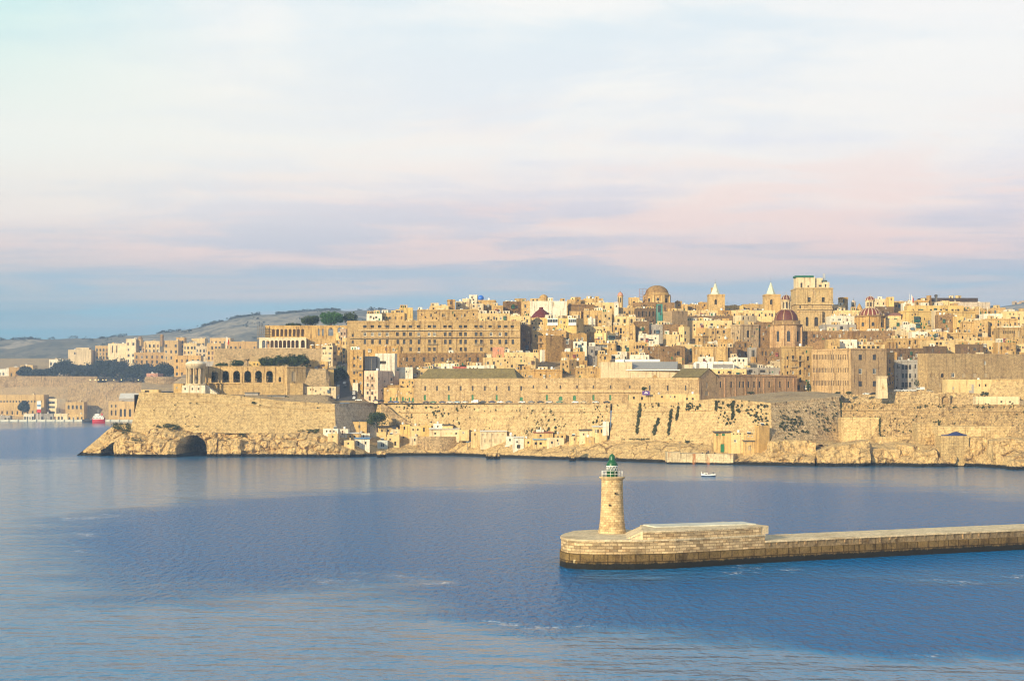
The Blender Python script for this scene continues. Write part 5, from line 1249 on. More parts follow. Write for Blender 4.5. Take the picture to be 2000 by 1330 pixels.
h('tall balcony tenement of five storeys under the red church dome', 1524, 1588, 676, 772, 't', [(1538.5, 699, 4, 6, K), (1549.5, 699, 5, 9, K), (1563.5, 700, 5, 10, K), (1578.5, 700, 4.5, 9, K), (1563.5, 712, 5, 10, K), (1580, 716, 4, 6), (1563.5, 727, 5, 10, 'kA'), (1563.5, 742, 5, 9, 'kA'), (1580, 731, 4, 7, 'w'), (1580, 745, 4, 7, 'w'), (1549, 728, 4, 6), (1538, 716, 3, 5), (1538.5, 728, 4, 6), (1560, 757, 5, 10, K), (1572, 757, 5, 10)], xs=1531, th=76, Y=1018, cl=3, cor=True, bal=[(1545, 1554, 704), (1544, 1555, 717), (1559, 1568, 705)])
h('red and white shuttered roof storey on the balcony tenement', 1533, 1585, 677.5, 688, (0.32, 0.14, 0.09), row((1540, 1548, 1556), 682, 4, 6, 'b') + row((1566, 1574), 682, 4, 6, 'w'), Y=1030, cl=3, tex='plaster')
# slit window store
sl = []
for y, hh in ((697.5, 10), (723, 9), (748, 10)):
    for i in range(10): sl.append((1588.5 + i * 2.95, y, 1.5, hh, 'd'))
    for i in range(9): sl.append((1619.0 + i * 4.6, y, 1.6, hh, 'd'))
for y in (698, 725, 749.5):
    for x in (1680.5, 1708): sl.append((x, y, 6.8, 10.5, 'w' if y == 725 else 'd'))
h('big square warehouse with three rows of slit windows facing the harbour', 1585, 1732, 680, 776, (0.50, 0.355, 0.19), [w for w in sl if w[0] < 1662] + [w for w in sl if w[0] > 1662], xs=1662, th=62, Y=985, cl=7, tex='ashlar', cor=True, name='warehouse', cat='building')
h('raised square end block on the slit window warehouse roof', 1616, 1640, 663, 684, 't', [(1624, 672, 2, 5)], Y=1006, cl=0, d=10)
h('long white roof house behind the slit window warehouse parapet', 1633, 1674, 663, 684, 'w', [(1638, 680, 2, 3)], Y=1012, cl=1, d=9)
h('low roof pergola house with pale railings on the warehouse roof', 1646, 1728, 673, 684, 'c', row(range(1652, 1724, 9), 678, 6, 5, K), Y=1014, cl=6, d=6)
# around the towers
h('white and grey terrace house right of the big bell tower', 1622, 1672, 617, 642, 'w', [(1628, 625, 4, 5), (1640, 624, 6, 5, 'w'), (1655, 625, 3, 5), (1663, 629, 3, 4)], Y=1160, cl=9)
h('grey walled lower terrace below the white and grey terrace house', 1607, 1672, 634, 652, 'g', [(1644, 641, 6, 8, K), (1620, 641, 3, 5)], Y=1146, cl=3)
h('dark stained long house wall beneath the bell tower', 1558, 1678, 646, 668, 'b', [(1590, 656, 4, 6), (1640, 656, 4, 6)], Y=1126, cl=7)
h('long cream parapet house between the bell tower and the striped dome', 1600, 1690, 606, 626, 'c', (8, 1), Y=1184, cl=8)
h('ruined square watch tower with a broken top near the striped dome', 1641, 1656, 580.5, 612, 'o', [(1648, 589, 3, 8, K)], Y=1225, cl=0, d=6)
h('small tan houses at the foot of the ruined watch tower', 1622, 1650, 596, 612, 'c', (3, 1), Y=1214, cl=5)
h('cream flat topped house with small windows right of the striped dome lantern', 1706, 1736, 584, 610, 'l', [(1714.5, 593, 2.5, 4, K), (1726, 593, 2.5, 5, K), (1729, 593, 2.5, 5, K)], Y=1206, cl=2)
h('yellow corner turret of the cream house beside the striped dome', 1733, 1746, 580, 606, 'y', [(1741, 585, 3, 3)], Y=1200, cl=0, d=6)
h('dark terrace front below the cream house beside the striped dome', 1708, 1746, 599, 616, 'd', [(1730, 602, 3, 3, 'w')], Y=1190, cl=2)
h('low house under a rust brown tiled roof east of the striped dome', 1726, 1760, 617, 634, 'c', [(1737, 628.5, 2.5, 3, K), (1743, 628.5, 2.5, 3, K), (1750, 628.5, 2.5, 3, K)], Y=1166, roof='gable', rise=2.2, roofc=(0.24, 0.10, 0.05))
h('cream terrace house with three tiny square windows below the rust roof', 1724, 1768, 624, 656, 'c', [(1748, 641, 8, 6, 'w'), (1733, 640, 4, 5), (1760, 646, 3, 5)], Y=1150, cl=3)
h('big yellow palace with seven dark windows under the roofline', 1755, 1905, 606, 660, 'y', [(1790.5, 627, 8, 0.1)] + [(1815, 630, 4.5, 9, 'w'), (1836, 623, 3, 5, K), (1866, 623, 5, 8, 'w'), (1884, 625, 5, 9, 'w'), (1815, 637, 4, 8), (1894, 640, 4, 6), (1800, 640, 3, 6)], xs=1776, th=74, Y=1158, cl=2, cor=True, ebal=[(1785, 1796, 618.5, 629, (0.02, 0.09, 0.07)), (1788, 1796, 632, 640, (0.05, 0.14, 0.12))], bal=[(1811, 1820, 635), (1862, 1871, 628), (1880, 1890, 629)], name='palace', cat='building')
h('flat yellow attic storey with a row of black windows on the palace', 1772, 1882, 597, 612, 'y', row((1783, 1795.5, 1818.5, 1838, 1849, 1860.5, 1872), 606, 4.6, 4.6, K), Y=1172, cl=5, d=10)
h('projecting plain cream wing at the middle of the yellow palace', 1824, 1838, 606, 624, 'l', [(1831, 612, 4, 4, K)], Y=1146, cl=0, d=6)
h('rough patched house in front of the yellow palace', 1832, 1863, 615, 650, 'b', [(1838.5, 623, 3, 5, K), (1839, 645, 3, 6, 'w'), (1852, 644, 4, 9, 'w'), (1852, 628, 3, 5, 't')], Y=1138, cl=2)
h('smooth yellow grey house with one square black window beside the patched house', 1862, 1882, 618, 656, 'y', [(1871, 643, 5.5, 8, K), (1880, 647, 1.8, 6)], Y=1136, cl=1)
h('white topped tan house right of the square black window house', 1880, 1906, 628, 662, 't', [(1893, 647, 4, 6), (1892, 658, 3, 4)], Y=1130, cl=2)
h('tan house with an arched loggia and a drainpipe below the palace end', 1902, 1930, 625, 666, 't', [(1915, 645, 5.5, 5, 'kA'), (1915, 655, 10, 6, 'd'), (1908, 656, 3, 7, K)], Y=1128, cl=2, bal=[(1909, 1921, 650)])
h('white roof box house with a vent left of the flag poles by the palace', 1762, 1786, 592, 604, 'w', [(1770, 596, 3, 3), (1778, 596, 3, 3)], Y=1196, cl=4)
h('tan wall of roof rooms west of the palace flag poles', 1746, 1790, 588, 606, 't', (4, 1), Y=1214, cl=3)
h('cream stair house next to the dark long roof pavilion', 1787, 1812, 587, 602, 'o', [(1796, 594, 3, 4)], Y=1216, cl=3)
h('long dark timber roof pavilion on the skyline above the palace', 1799, 1910, 582, 592, (0.06, 0.042, 0.036), [], Y=1230, cl=6, tex='plaster', d=10)
h('cream parapet storey carrying the dark timber pavilion', 1799, 1875, 589, 602, 'c', [(1814, 594, 3, 5, K), (1824, 594, 3, 4)], Y=1224, cl=4)
h('square tan turret piercing the dark timber pavilion', 1813, 1819, 577, 596, 'o', [], Y=1219, cl=0, d=5)
h('slim black chimney tower above the yellow palace attic', 1827, 1831, 575, 600, 'k', [], Y=1190, cl=0, d=3, par=.2)
h('pale pinkish blank wall house at the east end of the skyline', 1871, 1934, 590, 612, (0.50, 0.43, 0.35), [], Y=1210, cl=1, tex='plaster', cor=False)
h('low tan wall houses below the pinkish skyline wall', 1880, 1942, 603, 630, 't', (5, 1), Y=1180, cl=7)
h('tan breastwork house at the skyline edge before the far castle hill', 1937, 1964, 601, 616, 't', [], Y=1206, cl=2)
h('white roof terrace house with masts east of the palace', 1920, 1971, 613, 630, 'w', [(1930, 620, 4, 5), (1945, 622, 4, 4, K), (1958, 621, 3, 3)], Y=1170, cl=7)
h('tan cornice house below the white roof terrace with masts', 1928, 1988, 622, 666, 't', [(1936, 634), (1950, 634), (1965, 634), (1940, 650, 4, 7, K), (1958, 650, 4, 7), (1934, 658)], Y=1132, cl=4, cor=True)
h('cream corner house at the frame edge with a roof tank', 1966, 2010, 608, 640, 'c', [(1976, 622), (1990, 622), (1990, 634)], Y=1162, cl=5)
h('ornate pale house with a black bracketed balcony and white top band', 1953, 2012, 639, 680, 't', row(range(1961, 1982, 4), 649, 2.6, 6, K) + [(1990, 652, 4, 12, 't'), (1966, 664, 5, 8, 't')], Y=1112, cl=3, cor=True)
h('white band attic on the ornate bracketed balcony house', 1958, 2010, 637, 645, 'w', [], Y=1122, cl=2)
h('low tan house with round arch gate under the patched house', 1846, 1900, 649, 672, 't', [(1859, 660, 7.5, 7, 'kA'), (1849, 660, 2.5, 7), (1880, 659, 3, 5)], Y=1118, cl=4)
h('small white terrace room with black window before the yellow palace', 1764, 1789, 634, 650, 'w', [(1769, 641, 3, 4), (1778.5, 642, 3, 2.5, K)], Y=1130, cl=2)
h('long white veranda slab house under the white terrace room', 1760, 1818, 645, 660, 'l', [(1775, 652, 4, 5), (1800, 652, 6, 5, K)], Y=1122, cl=4)
h('white house with two black windows and a dome tank in mid slope', 1778, 1812, 648, 664, 'w', [(1791, 656, 5, 5.5, K), (1801, 656, 5, 5.5, K)], Y=1112, cl=3)
h('grey striped small house right of the dome tank house', 1810, 1850, 648, 668, 't', [(1818, 656, 4, 6, 'w'), (1829, 655, 9, 8, 'w'), (1842, 660, 3, 5)], Y=1114, cl=4)
h('dark stained rubble house beneath the striped dome church', 1672, 1748, 646, 682, 'b', [(1690, 658, 3, 5), (1740, 660, 3, 5)], Y=1116, cl=5)
h('tan house with dark doorways in the row under the white dome tank house', 1744, 1812, 660, 688, 't', [(1777, 669, 4, 8, K), (1788, 668, 4, 8, K), (1803, 668, 3.5, 7, K), (1757, 670, 3, 5)], Y=1096, cl=5)
h('long smooth cream wall house with twin black windows near its west end', 1810, 1946, 665, 694, 'c', [(1830.5, 671, 5, 5.5, K), (1837.5, 671, 5, 5.5, K), (1934, 680, 4, 6, K)], Y=1078, cl=6, cor=False)
h('grey weathered yard house with a drain pipe before the long cream wall', 1812, 1850, 676, 700, 'd', [(1822, 684, 4, 6)], Y=1066, cl=3)
h('brown weathered boxy house before the long cream wall', 1876, 1920, 672, 698, 'd', [(1886, 682, 6, 5), (1904, 682, 6, 5)], Y=1066, cl=5)
h('shaded tan house with lattice screens at the frame edge', 1948, 1984, 669, 694, 'o', [(1956, 680), (1968, 680, 5, 6)], Y=1070, cl=2)
h('tan stepped house at the frame edge under the ornate balcony house', 1980, 2014, 672, 700, 'c', [(1990, 684, 8, 6), (2003, 684)], Y=1076, cl=4)
h('plain tan rear block with tiny window below the stained rubble house', 1680, 1750, 668, 690, 'o', [(1700, 678, 3, 4), (1716, 676, 14, 3, K)], Y=1094, cl=6)
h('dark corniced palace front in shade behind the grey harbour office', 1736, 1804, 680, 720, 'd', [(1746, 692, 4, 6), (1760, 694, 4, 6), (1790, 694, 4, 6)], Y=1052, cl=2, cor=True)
h('narrow tan flank house in the lane beside the warehouse', 1730, 1752, 688, 770, 'o', [(1738, 706, 3, 8), (1738, 722, 3, 8), (1738, 740, 3, 8), (1746, 716, 3, 6)], Y=1026, cl=1)
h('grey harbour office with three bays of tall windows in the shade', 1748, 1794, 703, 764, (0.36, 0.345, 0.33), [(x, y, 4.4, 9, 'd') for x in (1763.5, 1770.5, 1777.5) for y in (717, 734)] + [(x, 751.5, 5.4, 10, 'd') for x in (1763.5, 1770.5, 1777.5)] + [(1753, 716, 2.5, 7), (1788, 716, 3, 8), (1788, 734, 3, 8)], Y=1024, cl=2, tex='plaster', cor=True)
h('long plain fortress barrack wall with five small windows over the wall walk', 1792, 2260, 690, 770, (0.50, 0.37, 0.19), [(1841, 733, 7, 8, 'kA'), (1861.5, 732.5, 6.5, 8, 'w'), (1882.5, 733, 7, 8, 'tA'), (1904, 733, 6, 8, 't'), (1926, 733, 6.5, 8, 't'), (1818.5, 733, 2, 7), (1825, 733, 2, 8), (1924, 709, 4, 7, 'w'), (1865, 706, 2, 12, 't'), (1808, 754, 3, 9, K), (1836, 752, 4, 8, 't')], xs=1812, th=70, Y=1000, cl=5, tex='bastion', cor=False, name='fortress_barrack', cat='building', d=14)
# the terrace below it
h('pale house with a sloping parapet beside the glass shed on the upper terrace', 1848, 1942, 741, 770, 'c', [(1913, 752.5, 3, 5, K), (1925.5, 752.5, 3.6, 5, K), (1862, 758, 3, 6)], Y=950, d=8, cl=1, cor=False)
h('small glass walled shed next to a white van on the upper terrace', 1881, 1902, 750.5, 766, 'g', [(1884.5, 757, 5, 10, 'w'), (1893, 757, 9, 11, 'w')], Y=950, d=5, cl=0, par=.2, drop=4)
h('long white flat building with black square openings at the wall top', 1906, 1992, 774.5, 788, 'l', [(1902, 783, 0.1, 0.1), (1956, 784.5, 4, 3.5, K), (1973, 785, 4, 3.5, K)], Y=862, d=7, cl=0, par=.3, drop=8, cor=False)
fort_wall('crumbling inner terrace wall with an arched niche behind the sea wall', [(1640, 790, 950, 1642, 772, 954), (1770, 790, 924, 1771, 764.5, 928), (1900, 792, 896, 1900, 768, 900), (1950, 792, 884, 1950, 768, 888)], (0.52, 0.39, 0.21), 'weathered', cordon=0, parapet=0.6, thick=2)
fort_wall('square ended bastion block at the frame edge over the white flat building', [(1928, 782, 880, 1937, 741, 886), (2300, 784, 820, 2300, 738, 826)], (0.55, 0.41, 0.21), 'bastion', cordon=0, parapet=1.2)
def niche():
    Y = 904.0; a, b = (PX(1836, Y + 1), Y + 1), (PX(1856, Y), Y); mb = MB(); z0, z1 = PZ(791, Y), PZ(769.5, Y)
    L = math.hypot(b[0] - a[0], b[1] - a[1]); facade(mb, a, b, z0, z1, [(0.9, L - 0.9, z0 + 0.3, z1 - 1.1, True, 2.0)]); mb.face([(a[0] + .8, Y + 2.4, z0), (b[0] - .8, Y + 2.0, z0), (b[0] - .8, Y + 2.0, z1 - .8), (a[0] + .8, Y + 2.4, z1 - .8)])
    mb.face([(*a, z1), (*b, z1), (b[0], Y + 3.5, z1), (a[0], Y + 3.5, z1)]); mb.face([(*b, z0), (b[0], Y + 3.5, z0), (b[0], Y + 3.5, z1), (*b, z1)]); mb.face([(a[0], Y + 3.5, z0), (*a, z0), (*a, z1), (a[0], Y + 3.5, z1)])
    tag(mb.build('arched_niche', M['weathered'], None, (0.5, 0.37, 0.2)), 'arched stone niche set in the crumbling inner terrace wall', 'niche')
niche()
def pillar():
    Y = 925.0; x0, x1 = PX(1712, Y), PX(1732, Y); zt, zb = PZ(735, Y), PZ(778, Y); w = x1 - x0; cx = (x0 + x1) / 2
    root = empty('memorial_pillar', (cx, Y, zb), 'tapered cream memorial pillar with a broad capital on the wall walk', 'monument')
    mb = MB(); mb.prism([(cx - w / 2, Y - w / 2), (cx + w / 2, Y - w / 2), (cx + w / 2, Y + w / 2), (cx - w / 2, Y + w / 2)], zb, zt - 1.0, inset=0.16); mb.build('shaft', M['plaster'], root, C['l'])
    k = w * 0.47; mb = MB(); mb.prism([(cx - k, Y - k), (cx + k, Y - k), (cx + k, Y + k), (cx - k, Y + k)], zt - 1.0, zt - 0.2); mb.prism([(cx - k * 1.08, Y - k * 1.08), (cx + k * 1.08, Y - k * 1.08), (cx + k * 1.08, Y + k * 1.08), (cx - k * 1.08, Y + k * 1.08)], zt - 0.2, zt + 0.1); mb.build('capital', M['plaster'], root, C['l'])
    mb = MB(); rr = random.Random(1)
    for i in range(12): mb.box((cx + rr.uniform(-.9, .5), Y - w * 0.46 - 0.02, lerp(zb, zt, .3) + i * .28), (cx + rr.uniform(.1, 1.2), Y - w * 0.3, lerp(zb, zt, .3) + i * .28 + .27))
    mb.build('carved_crest', M['rubble'], root, C['o'])
pillar()
# the corrugated shed
def shed():
    Y = 1036.0; root = empty('market_shed', (PX(1255, Y), Y, 32), 'wide cream market shed with a ribbed grey sloping roof behind the long hall', 'shed')
    rnd = random.Random(1); a, b = (PX(1174, Y), Y), (PX(1337, Y + 4), Y + 4); q = [a, b, (b[0], Y + 30), (a[0], Y + 30)]
    wl = MB(); zt, zm, z0 = PZ(707, Y), PZ(720.5, Y), 34
    xm = PX(1235, Y)
    wl.prism([a, (xm, Y + 1.5), (xm, Y + 30), (a[0], Y + 30)], z0, zt); wl.prism([(xm, Y + 1.5), b, (b[0], Y + 34), (xm, Y + 30)], z0, zm - 0.2); wl.build('wall', M['plaster'], root, C['l'])
    r = MB(); ya, yb2 = Y + 1.2, Y + 17; xa, xb = PX(1224, Y), PX(1322, Y + 4); zA, zB = PZ(722, Y), PZ(706.5, Y + 17)
    r.face([(xa, ya, zA), (xb, ya + 3, zA), (xb + 2, yb2, zB), (xa - 2, yb2, zB)], 0, [(0, 0), (xb - xa, 0), (xb - xa, 16), (0, 16)]); r.face([(xa, ya, zA), (xa - 2, yb2, zB), (xa - 2, yb2, zA)]); r.face([(xb, ya + 3, zA), (xb + 2, yb2, zA), (xb + 2, yb2, zB)])
    r.build('ribbed_roof', M['corrugated'], root)
    g = MB(); g.box((xa - 0.5, ya - 0.5, zA - 0.5), (b[0], ya + 0.1 + 3, zA + 0.1)); g.build('gutter', M['paint'], root, (0.72, 0.72, 0.7))
    k = MB(); k.box((PX(1208, Y), Y + 17.2, zB - 3), (PX(1294, Y), Y + 22, zB + 1.6)); k.build('roof_monitor', M['paint'], root, (0.62, 0.64, 0.66))
    k = MB(); k.box((PX(1205, Y), Y + 16, zB + 0.2 - 3), (PX(1222, Y), Y + 17.1, zB + 1.4)); k.build('end_panel', M['paint'], root, (0.78, 0.77, 0.74))
    k = MB(); k.box((b[0] - 2.6, Y + 20, z0), (b[0], Y + 34, PZ(697.5, Y + 20))); k.build('end_wall', M['ashlar'], root, C['t'])
    k = MB(); k.lathe([(0, 0), (0.8, 0.0), (0.8, 0.3), (0, 0.3)], (0, 0, 0), 10); o = k.build('extractor', M['metal'], root, (0.3, 0.27, 0.22), loc=(PX(1325, Y + 4) - PX(1255, Y), 3.0, PZ(729, Y) - 32)); o.rotation_euler = (R(90), 0, 0)
shed()
def barrel_roofs():
    for i, (x0, x1, lab) in enumerate(((1357, 1368, 'smallest white barrel vaulted roof tank house at the west'), (1369, 1381.5, 'middle white barrel vaulted roof with a rounded end'), (1383, 1434, 'long white barrel vaulted roof stretching east'))):
        Y = 1056.0; root = empty('barrel_roof', (PX(x0, Y), Y, 45), lab + ' above the hall pediment', 'roof pavilion', 'white barrel roofs')
        z0, zt = PZ(721, Y), PZ(706, Y); r = (PX(1369, Y) - PX(1357, Y)) / 2; cx = PX(x0, Y) + r; x2 = PX(x1, Y) - r
        mb = MB(); pr = [(-r, 0), (-r, zt - z0 - r)] + [(-r * math.cos(math.pi * k / 8), zt - z0 - r + r * math.sin(math.pi * k / 8)) for k in range(1, 8)] + [(r, zt - z0 - r), (r, 0)]
        # vault seen end-on, its axis running back
        wd = max(PX(x1, Y) - PX(x0, Y), 2 * r); s = [(cx + p[0] if p[0] < 0 else max(cx, x2) + p[0], z0 + p[1]) for p in pr]
        mb.face([(x, Y, z) for x, z in reversed(s)]); mb.face([(x, Y + 14, z) for x, z in s])
        for k in range(len(s) - 1): mb.face([(s[k][0], Y, s[k][1]), (s[k + 1][0], Y, s[k + 1][1]), (s[k + 1][0], Y + 14, s[k + 1][1]), (s[k][0], Y + 14, s[k][1])], smooth=True)
        mb.build('vault', M['plaster'], root, (0.78, 0.77, 0.74))
        if i != 1:
            w = MB(); 
            if i == 0: w.box((PX(1360, Y), Y - 0.06, PZ(719, Y)), (PX(1366, Y), Y + 0.1, PZ(710, Y)))
            else: w.box((PX(1392, Y), Y - 0.06, PZ(719, Y)), (PX(1432, Y), Y + 0.1, PZ(711, Y)))
            w.build('end_screen', M['paint'], root, (0.22, 0.21, 0.2))
barrel_roofs()
# ================================================================== LANDMARKS
def rect_pts(cx, cy, w, d): return [(cx - w / 2, cy - d / 2), (cx + w / 2, cy - d / 2), (cx + w / 2, cy + d / 2), (cx - w / 2, cy + d / 2)]
def ngon(cx, cy, r, n, a0=0.0): return [(cx + r * math.cos(a0 + 2 * math.pi * k / n), cy + r * math.sin(a0 + 2 * math.pi * k / n)) for k in range(n)]
def oct_drum(root, cx, cy, ap, z0, z1, color, mat='ashlar', win=None, name='drum', pil=True):
    """eight sided drum with an arched window in every face; win = (width, sill, head)"""
    r = ap / math.cos(math.pi / 8); pts = ngon(cx, cy, r, 8, -math.pi / 2 - math.pi / 8); mb = MB(); rr = random.Random(1)
    for i in range(8):
        a, b = pts[i], pts[(i + 1) % 8]; L = math.hypot(b[0] - a[0], b[1] - a[1]); rects = []
        if win:
            w, s, hd = win; rects = [(L / 2 - w / 2, L / 2 + w / 2, s, hd, True, 0.5)]
            d = Vector((b[0] - a[0], b[1] - a[1], 0)).normalized(); n = Vector((d.y, -d.x, 0))
            if n.y < 0.3:
                c = (Vector((*a, 0)) + Vector((*b, 0))) / 2 - n * 0.4; c.z = s
                link_mesh('window', window_mesh(w, hd - s, 'd', True), root, c - root.location, math.atan2(d.y, d.x))
        facade(mb, a, b, z0, z1, rects)
    mb.face([(*p, z1) for p in pts]); dr = mb.build(name, M[mat], root, color)
    if pil:
        for p in pts:
            if p[1] > cy + ap * 0.5: continue
            v = Vector((p[0] - cx, p[1] - cy, 0)).normalized(); q = Vector((p[0], p[1], 0)); t = Vector((-v.y, v.x, 0))
            m = MB(); k = ap * 0.085; m.prism([tuple((q + v * k * 0.9 - t * k * 1.6)[:2]), tuple((q + v * k * 0.9 + t * k * 1.6)[:2]), tuple((q - v * k + t * k * 1.6)[:2]), tuple((q - v * k - t * k * 1.6)[:2])][::1], z0, z1 - 0.02); m.build('pilaster', M[mat], dr, tuple(c * 1.08 for c in color))
    return pts
def dome_prof(r, hgt, n=9, lip=0.0, top=0.0):
    return [(r * math.cos(math.pi / 2 * k / n) if k < n else top, hgt * math.sin(math.pi / 2 * k / n)) for k in range(n + 1)]
def lathe_part(root, name, prof, c, mat, color=None, seg=24, smooth=True):
    mb = MB(); mb.lathe(prof, c, seg, smooth=smooth); return mb.build(name, M[mat], root, color)
def ribs(root, c, r, hgt, n, mat, color, w=0.3, a0=0.0, power=1.0):
    for k in range(n):
        a = a0 + 2 * math.pi * k / n
        if math.sin(a) > 0.35: continue
        mb = MB(); pv = None
        for i in range(9):
            t = math.pi / 2 * i / 8.6; rr = r * math.cos(t) + 0.12; z = hgt * math.sin(t) + 0.05; ww = w * (0.4 + 0.6 * math.cos(t))
            p = Vector((c[0] + rr * math.cos(a), c[1] + rr * math.sin(a), c[2] + z)); tt = Vector((-math.sin(a), math.cos(a), 0)) * ww
            o = Vector((math.cos(a), math.sin(a), 0.6)) * -0.25
            cur = (p - tt, p + tt, p - tt + o, p + tt + o)
            if pv: mb.face([pv[0], pv[1], cur[1], cur[0]]); mb.face([pv[2], pv[0], cur[0], cur[2]]); mb.face([pv[1], pv[3], cur[3], cur[1]])
            pv = cur
        mb.build('rib', M[mat], root, color)
def finial(root, c, hgt, mat='metal', color=(0.12, 0.12, 0.11), cross=True):
    mb = MB(); mb.lathe([(0.02, 0), (0.32, 0.15), (0.34, 0.4), (0.05, 0.7), (0.05, hgt), (0, hgt)], c, 8)
    if cross: mb.box((c[0] - 0.45, c[1] - 0.05, c[2] + hgt * 0.72), (c[0] + 0.45, c[1] + 0.05, c[2] + hgt * 0.72 + 0.12))
    mb.build('finial', M[mat], root, color)

def great_dome():
    Y = 1222.0; cx = PX(1283, Y); root = empty('domed_church', (cx, Y, PZ(604, Y)), 'great plain brown stone dome on an arched drum on the skyline', 'church')
    s = Y / F; ap = 23.5 * s
    oct_drum(root, cx, Y, ap, PZ(606, Y), PZ(578, Y), C['t'], win=(2.0, PZ(593, Y), PZ(583, Y)))
    lathe_part(root, 'cornice', [(ap * 1.0, 0), (ap * 1.14, 0.5), (ap * 1.14, 1.0), (ap * 1.0, 1.1), (ap * .97, 2.6), (0, 2.7)], (cx, Y, PZ(579, Y)), 'ashlar', C['o'], 32)
    lathe_part(root, 'dome', dome_prof(ap * 0.95, PZ(557, Y) - PZ(573, Y), 10), (cx, Y, PZ(573.5, Y)), 'ashlar', (0.33, 0.21, 0.085), 36)
    x = PX(1255.5, Y - 4); mb = MB(); 
    for k in range(3):
        for j in range(2): mb.box((x - 2.6 + k * 2.5, Y - 6 + j * 2, PZ(592, Y)), (x - 2.48 + k * 2.5, Y - 5.88 + j * 2, PZ(564.5, Y)))
    for k in range(6):
        z = lerp(PZ(592, Y), PZ(565, Y), k / 5); mb.box((x - 2.6, Y - 6.0, z), (x + 2.52, Y - 3.9, z + 0.1))
    tag(mb.build('scaffold', M['metal'], None, (0.30, 0.12, 0.07)), 'rusty red pipe scaffold standing against the great brown dome', 'scaffold')
great_dome()
def small_lantern():
    Y = 1225.0; cx = PX(1211.5, Y); s = Y / F; root = empty('lantern_cupola', (cx, Y, PZ(596, Y)), 'slim round lantern turret with a pink cap on the skyline', 'cupola')
    oct_drum(root, cx, Y, 5.2 * s, PZ(604, Y), PZ(579, Y), C['c'], win=(0.9, PZ(591, Y), PZ(581.5, Y)), pil=False)
    lathe_part(root, 'cornice', [(5.2 * s, 0), (6.4 * s, 0.3), (6.4 * s, 0.6), (0, 0.7)], (cx, Y, PZ(579.5, Y)), 'ashlar', C['o'], 16)
    lathe_part(root, 'cap', dome_prof(5.4 * s, 2.9, 7), (cx, Y, PZ(578, Y)), 'plaster', (0.52, 0.26, 0.19), 16)
    finial(root, (cx, Y, PZ(570.8, Y)), 1.6)
small_lantern()
def red_cap_dome():
    Y = 1142.0; cx = PX(1057, Y); s = Y / F; root = empty('domed_chapel', (cx, Y, PZ(640, Y)), 'low dark red dome with a stubby top beside the long white wall', 'church')
    oct_drum(root, cx, Y, 19.5 * s, PZ(650, Y), PZ(620.5, Y), C['c'], win=(1.5, PZ(640, Y), PZ(626, Y)))
    r = 20.5 * s; hh = PZ(604, Y) - PZ(621, Y)
    lathe_part(root, 'dome', [(r, 0), (r * 0.97, hh * 0.12), (r * 0.80, hh * 0.36), (r * 0.56, hh * 0.68), (r * 0.30, hh * 0.9), (r * 0.2, hh), (r * 0.2, hh * 1.22), (0, hh * 1.25)], (cx, Y, PZ(621, Y)), 'paint', (0.11, 0.016, 0.010), 8 * 4)
red_cap_dome()
def peeping_dome():
    Y = 1215.0; cx = PX(1062, Y); s = Y / F; root = empty('stone_cupola', (cx, Y, PZ(590, Y)), 'small tan stone cupola peeping over the long white wall', 'cupola')
    oct_drum(root, cx, Y, 9 * s, PZ(594, Y), PZ(582, Y), C['t'], pil=False); lathe_part(root, 'dome', dome_prof(8.4 * s, 2.6, 6, top=0.8), (cx, Y, PZ(582.2, Y)), 'ashlar', C['o'], 16)
    Y = 1200.0; cx = PX(1097.5, Y); root = empty('white_roof_tank', (cx, Y, PZ(589, Y)), 'white round roof tank with a domed lid above the long white wall', 'tank')
    lathe_part(root, 'tank', [(4.4 * Y / F, 0), (4.4 * Y / F, 0.9), (3 * Y / F, 1.5), (0, 1.7)], (cx, Y, PZ(588.4, Y)), 'paint', (0.72, 0.7, 0.62), 16)
    Y = 1190.0; cx = PX(939, Y); tag(lathe_ball('water_tank_sphere', (cx, Y, PZ(582.5, Y)), 6.0 * Y / F, (0.02, 0.13, 0.55)), 'bright blue round water tank above the skyline roofs', 'tank')
def lathe_ball(name, c, r, color):
    mb = MB(); mb.lathe([(0.0, -r)] + [(r * math.cos(a), r * math.sin(a)) for a in [math.pi * (k / 10 - 0.5) for k in range(1, 10)]] + [(0, r)], c, 18); mb.lathe([(0.5, -r * 1.5), (0.5, -r * .8)], c, 8); return mb.build(name, M['metal'], None, color)
peeping_dome()
def spire(px, lab, pyt, base_w, sw):
    Y = 1215.0; cx = PX(px, Y); s = Y / F; root = empty('church_spire', (cx, Y, PZ(600, Y)), lab, 'bell tower', 'twin spires')
    w = base_w * s; pts = rect_pts(cx + 1.5 * s, Y, w, w * 0.9); rr = random.Random(4)
    wallbox(root, pts, PZ(624, Y), PZ(575.5, Y), {0: [(px + 1, 590, 5, 10, 'kA')]}, C['t'], 'ashlar', rr, parapet=0.3, cornice=True, name='tower')
    mb = MB(); mb.prism(ngon(cx, Y, sw * s, 8, math.pi / 8), PZ(576.2, Y), PZ(573.5, Y)); mb.prism(ngon(cx, Y, sw * 0.92 * s, 8, math.pi / 8), PZ(573.6, Y), PZ(pyt, Y), inset=0.93)
    mb.build('spire', M['plaster'], root, (0.60, 0.66, 0.56))
    finial(root, (cx, Y, PZ(pyt + 1, Y)), PZ(pyt - 10, Y) - PZ(pyt, Y))
spire(1397, 'pale green eight sided spire beside a small ochre bell gable', 552.5, 31, 9.5)
spire(1505.5, 'pale green eight sided spire with a taller needle tip near the high bell tower', 551.5, 31, 9.5)
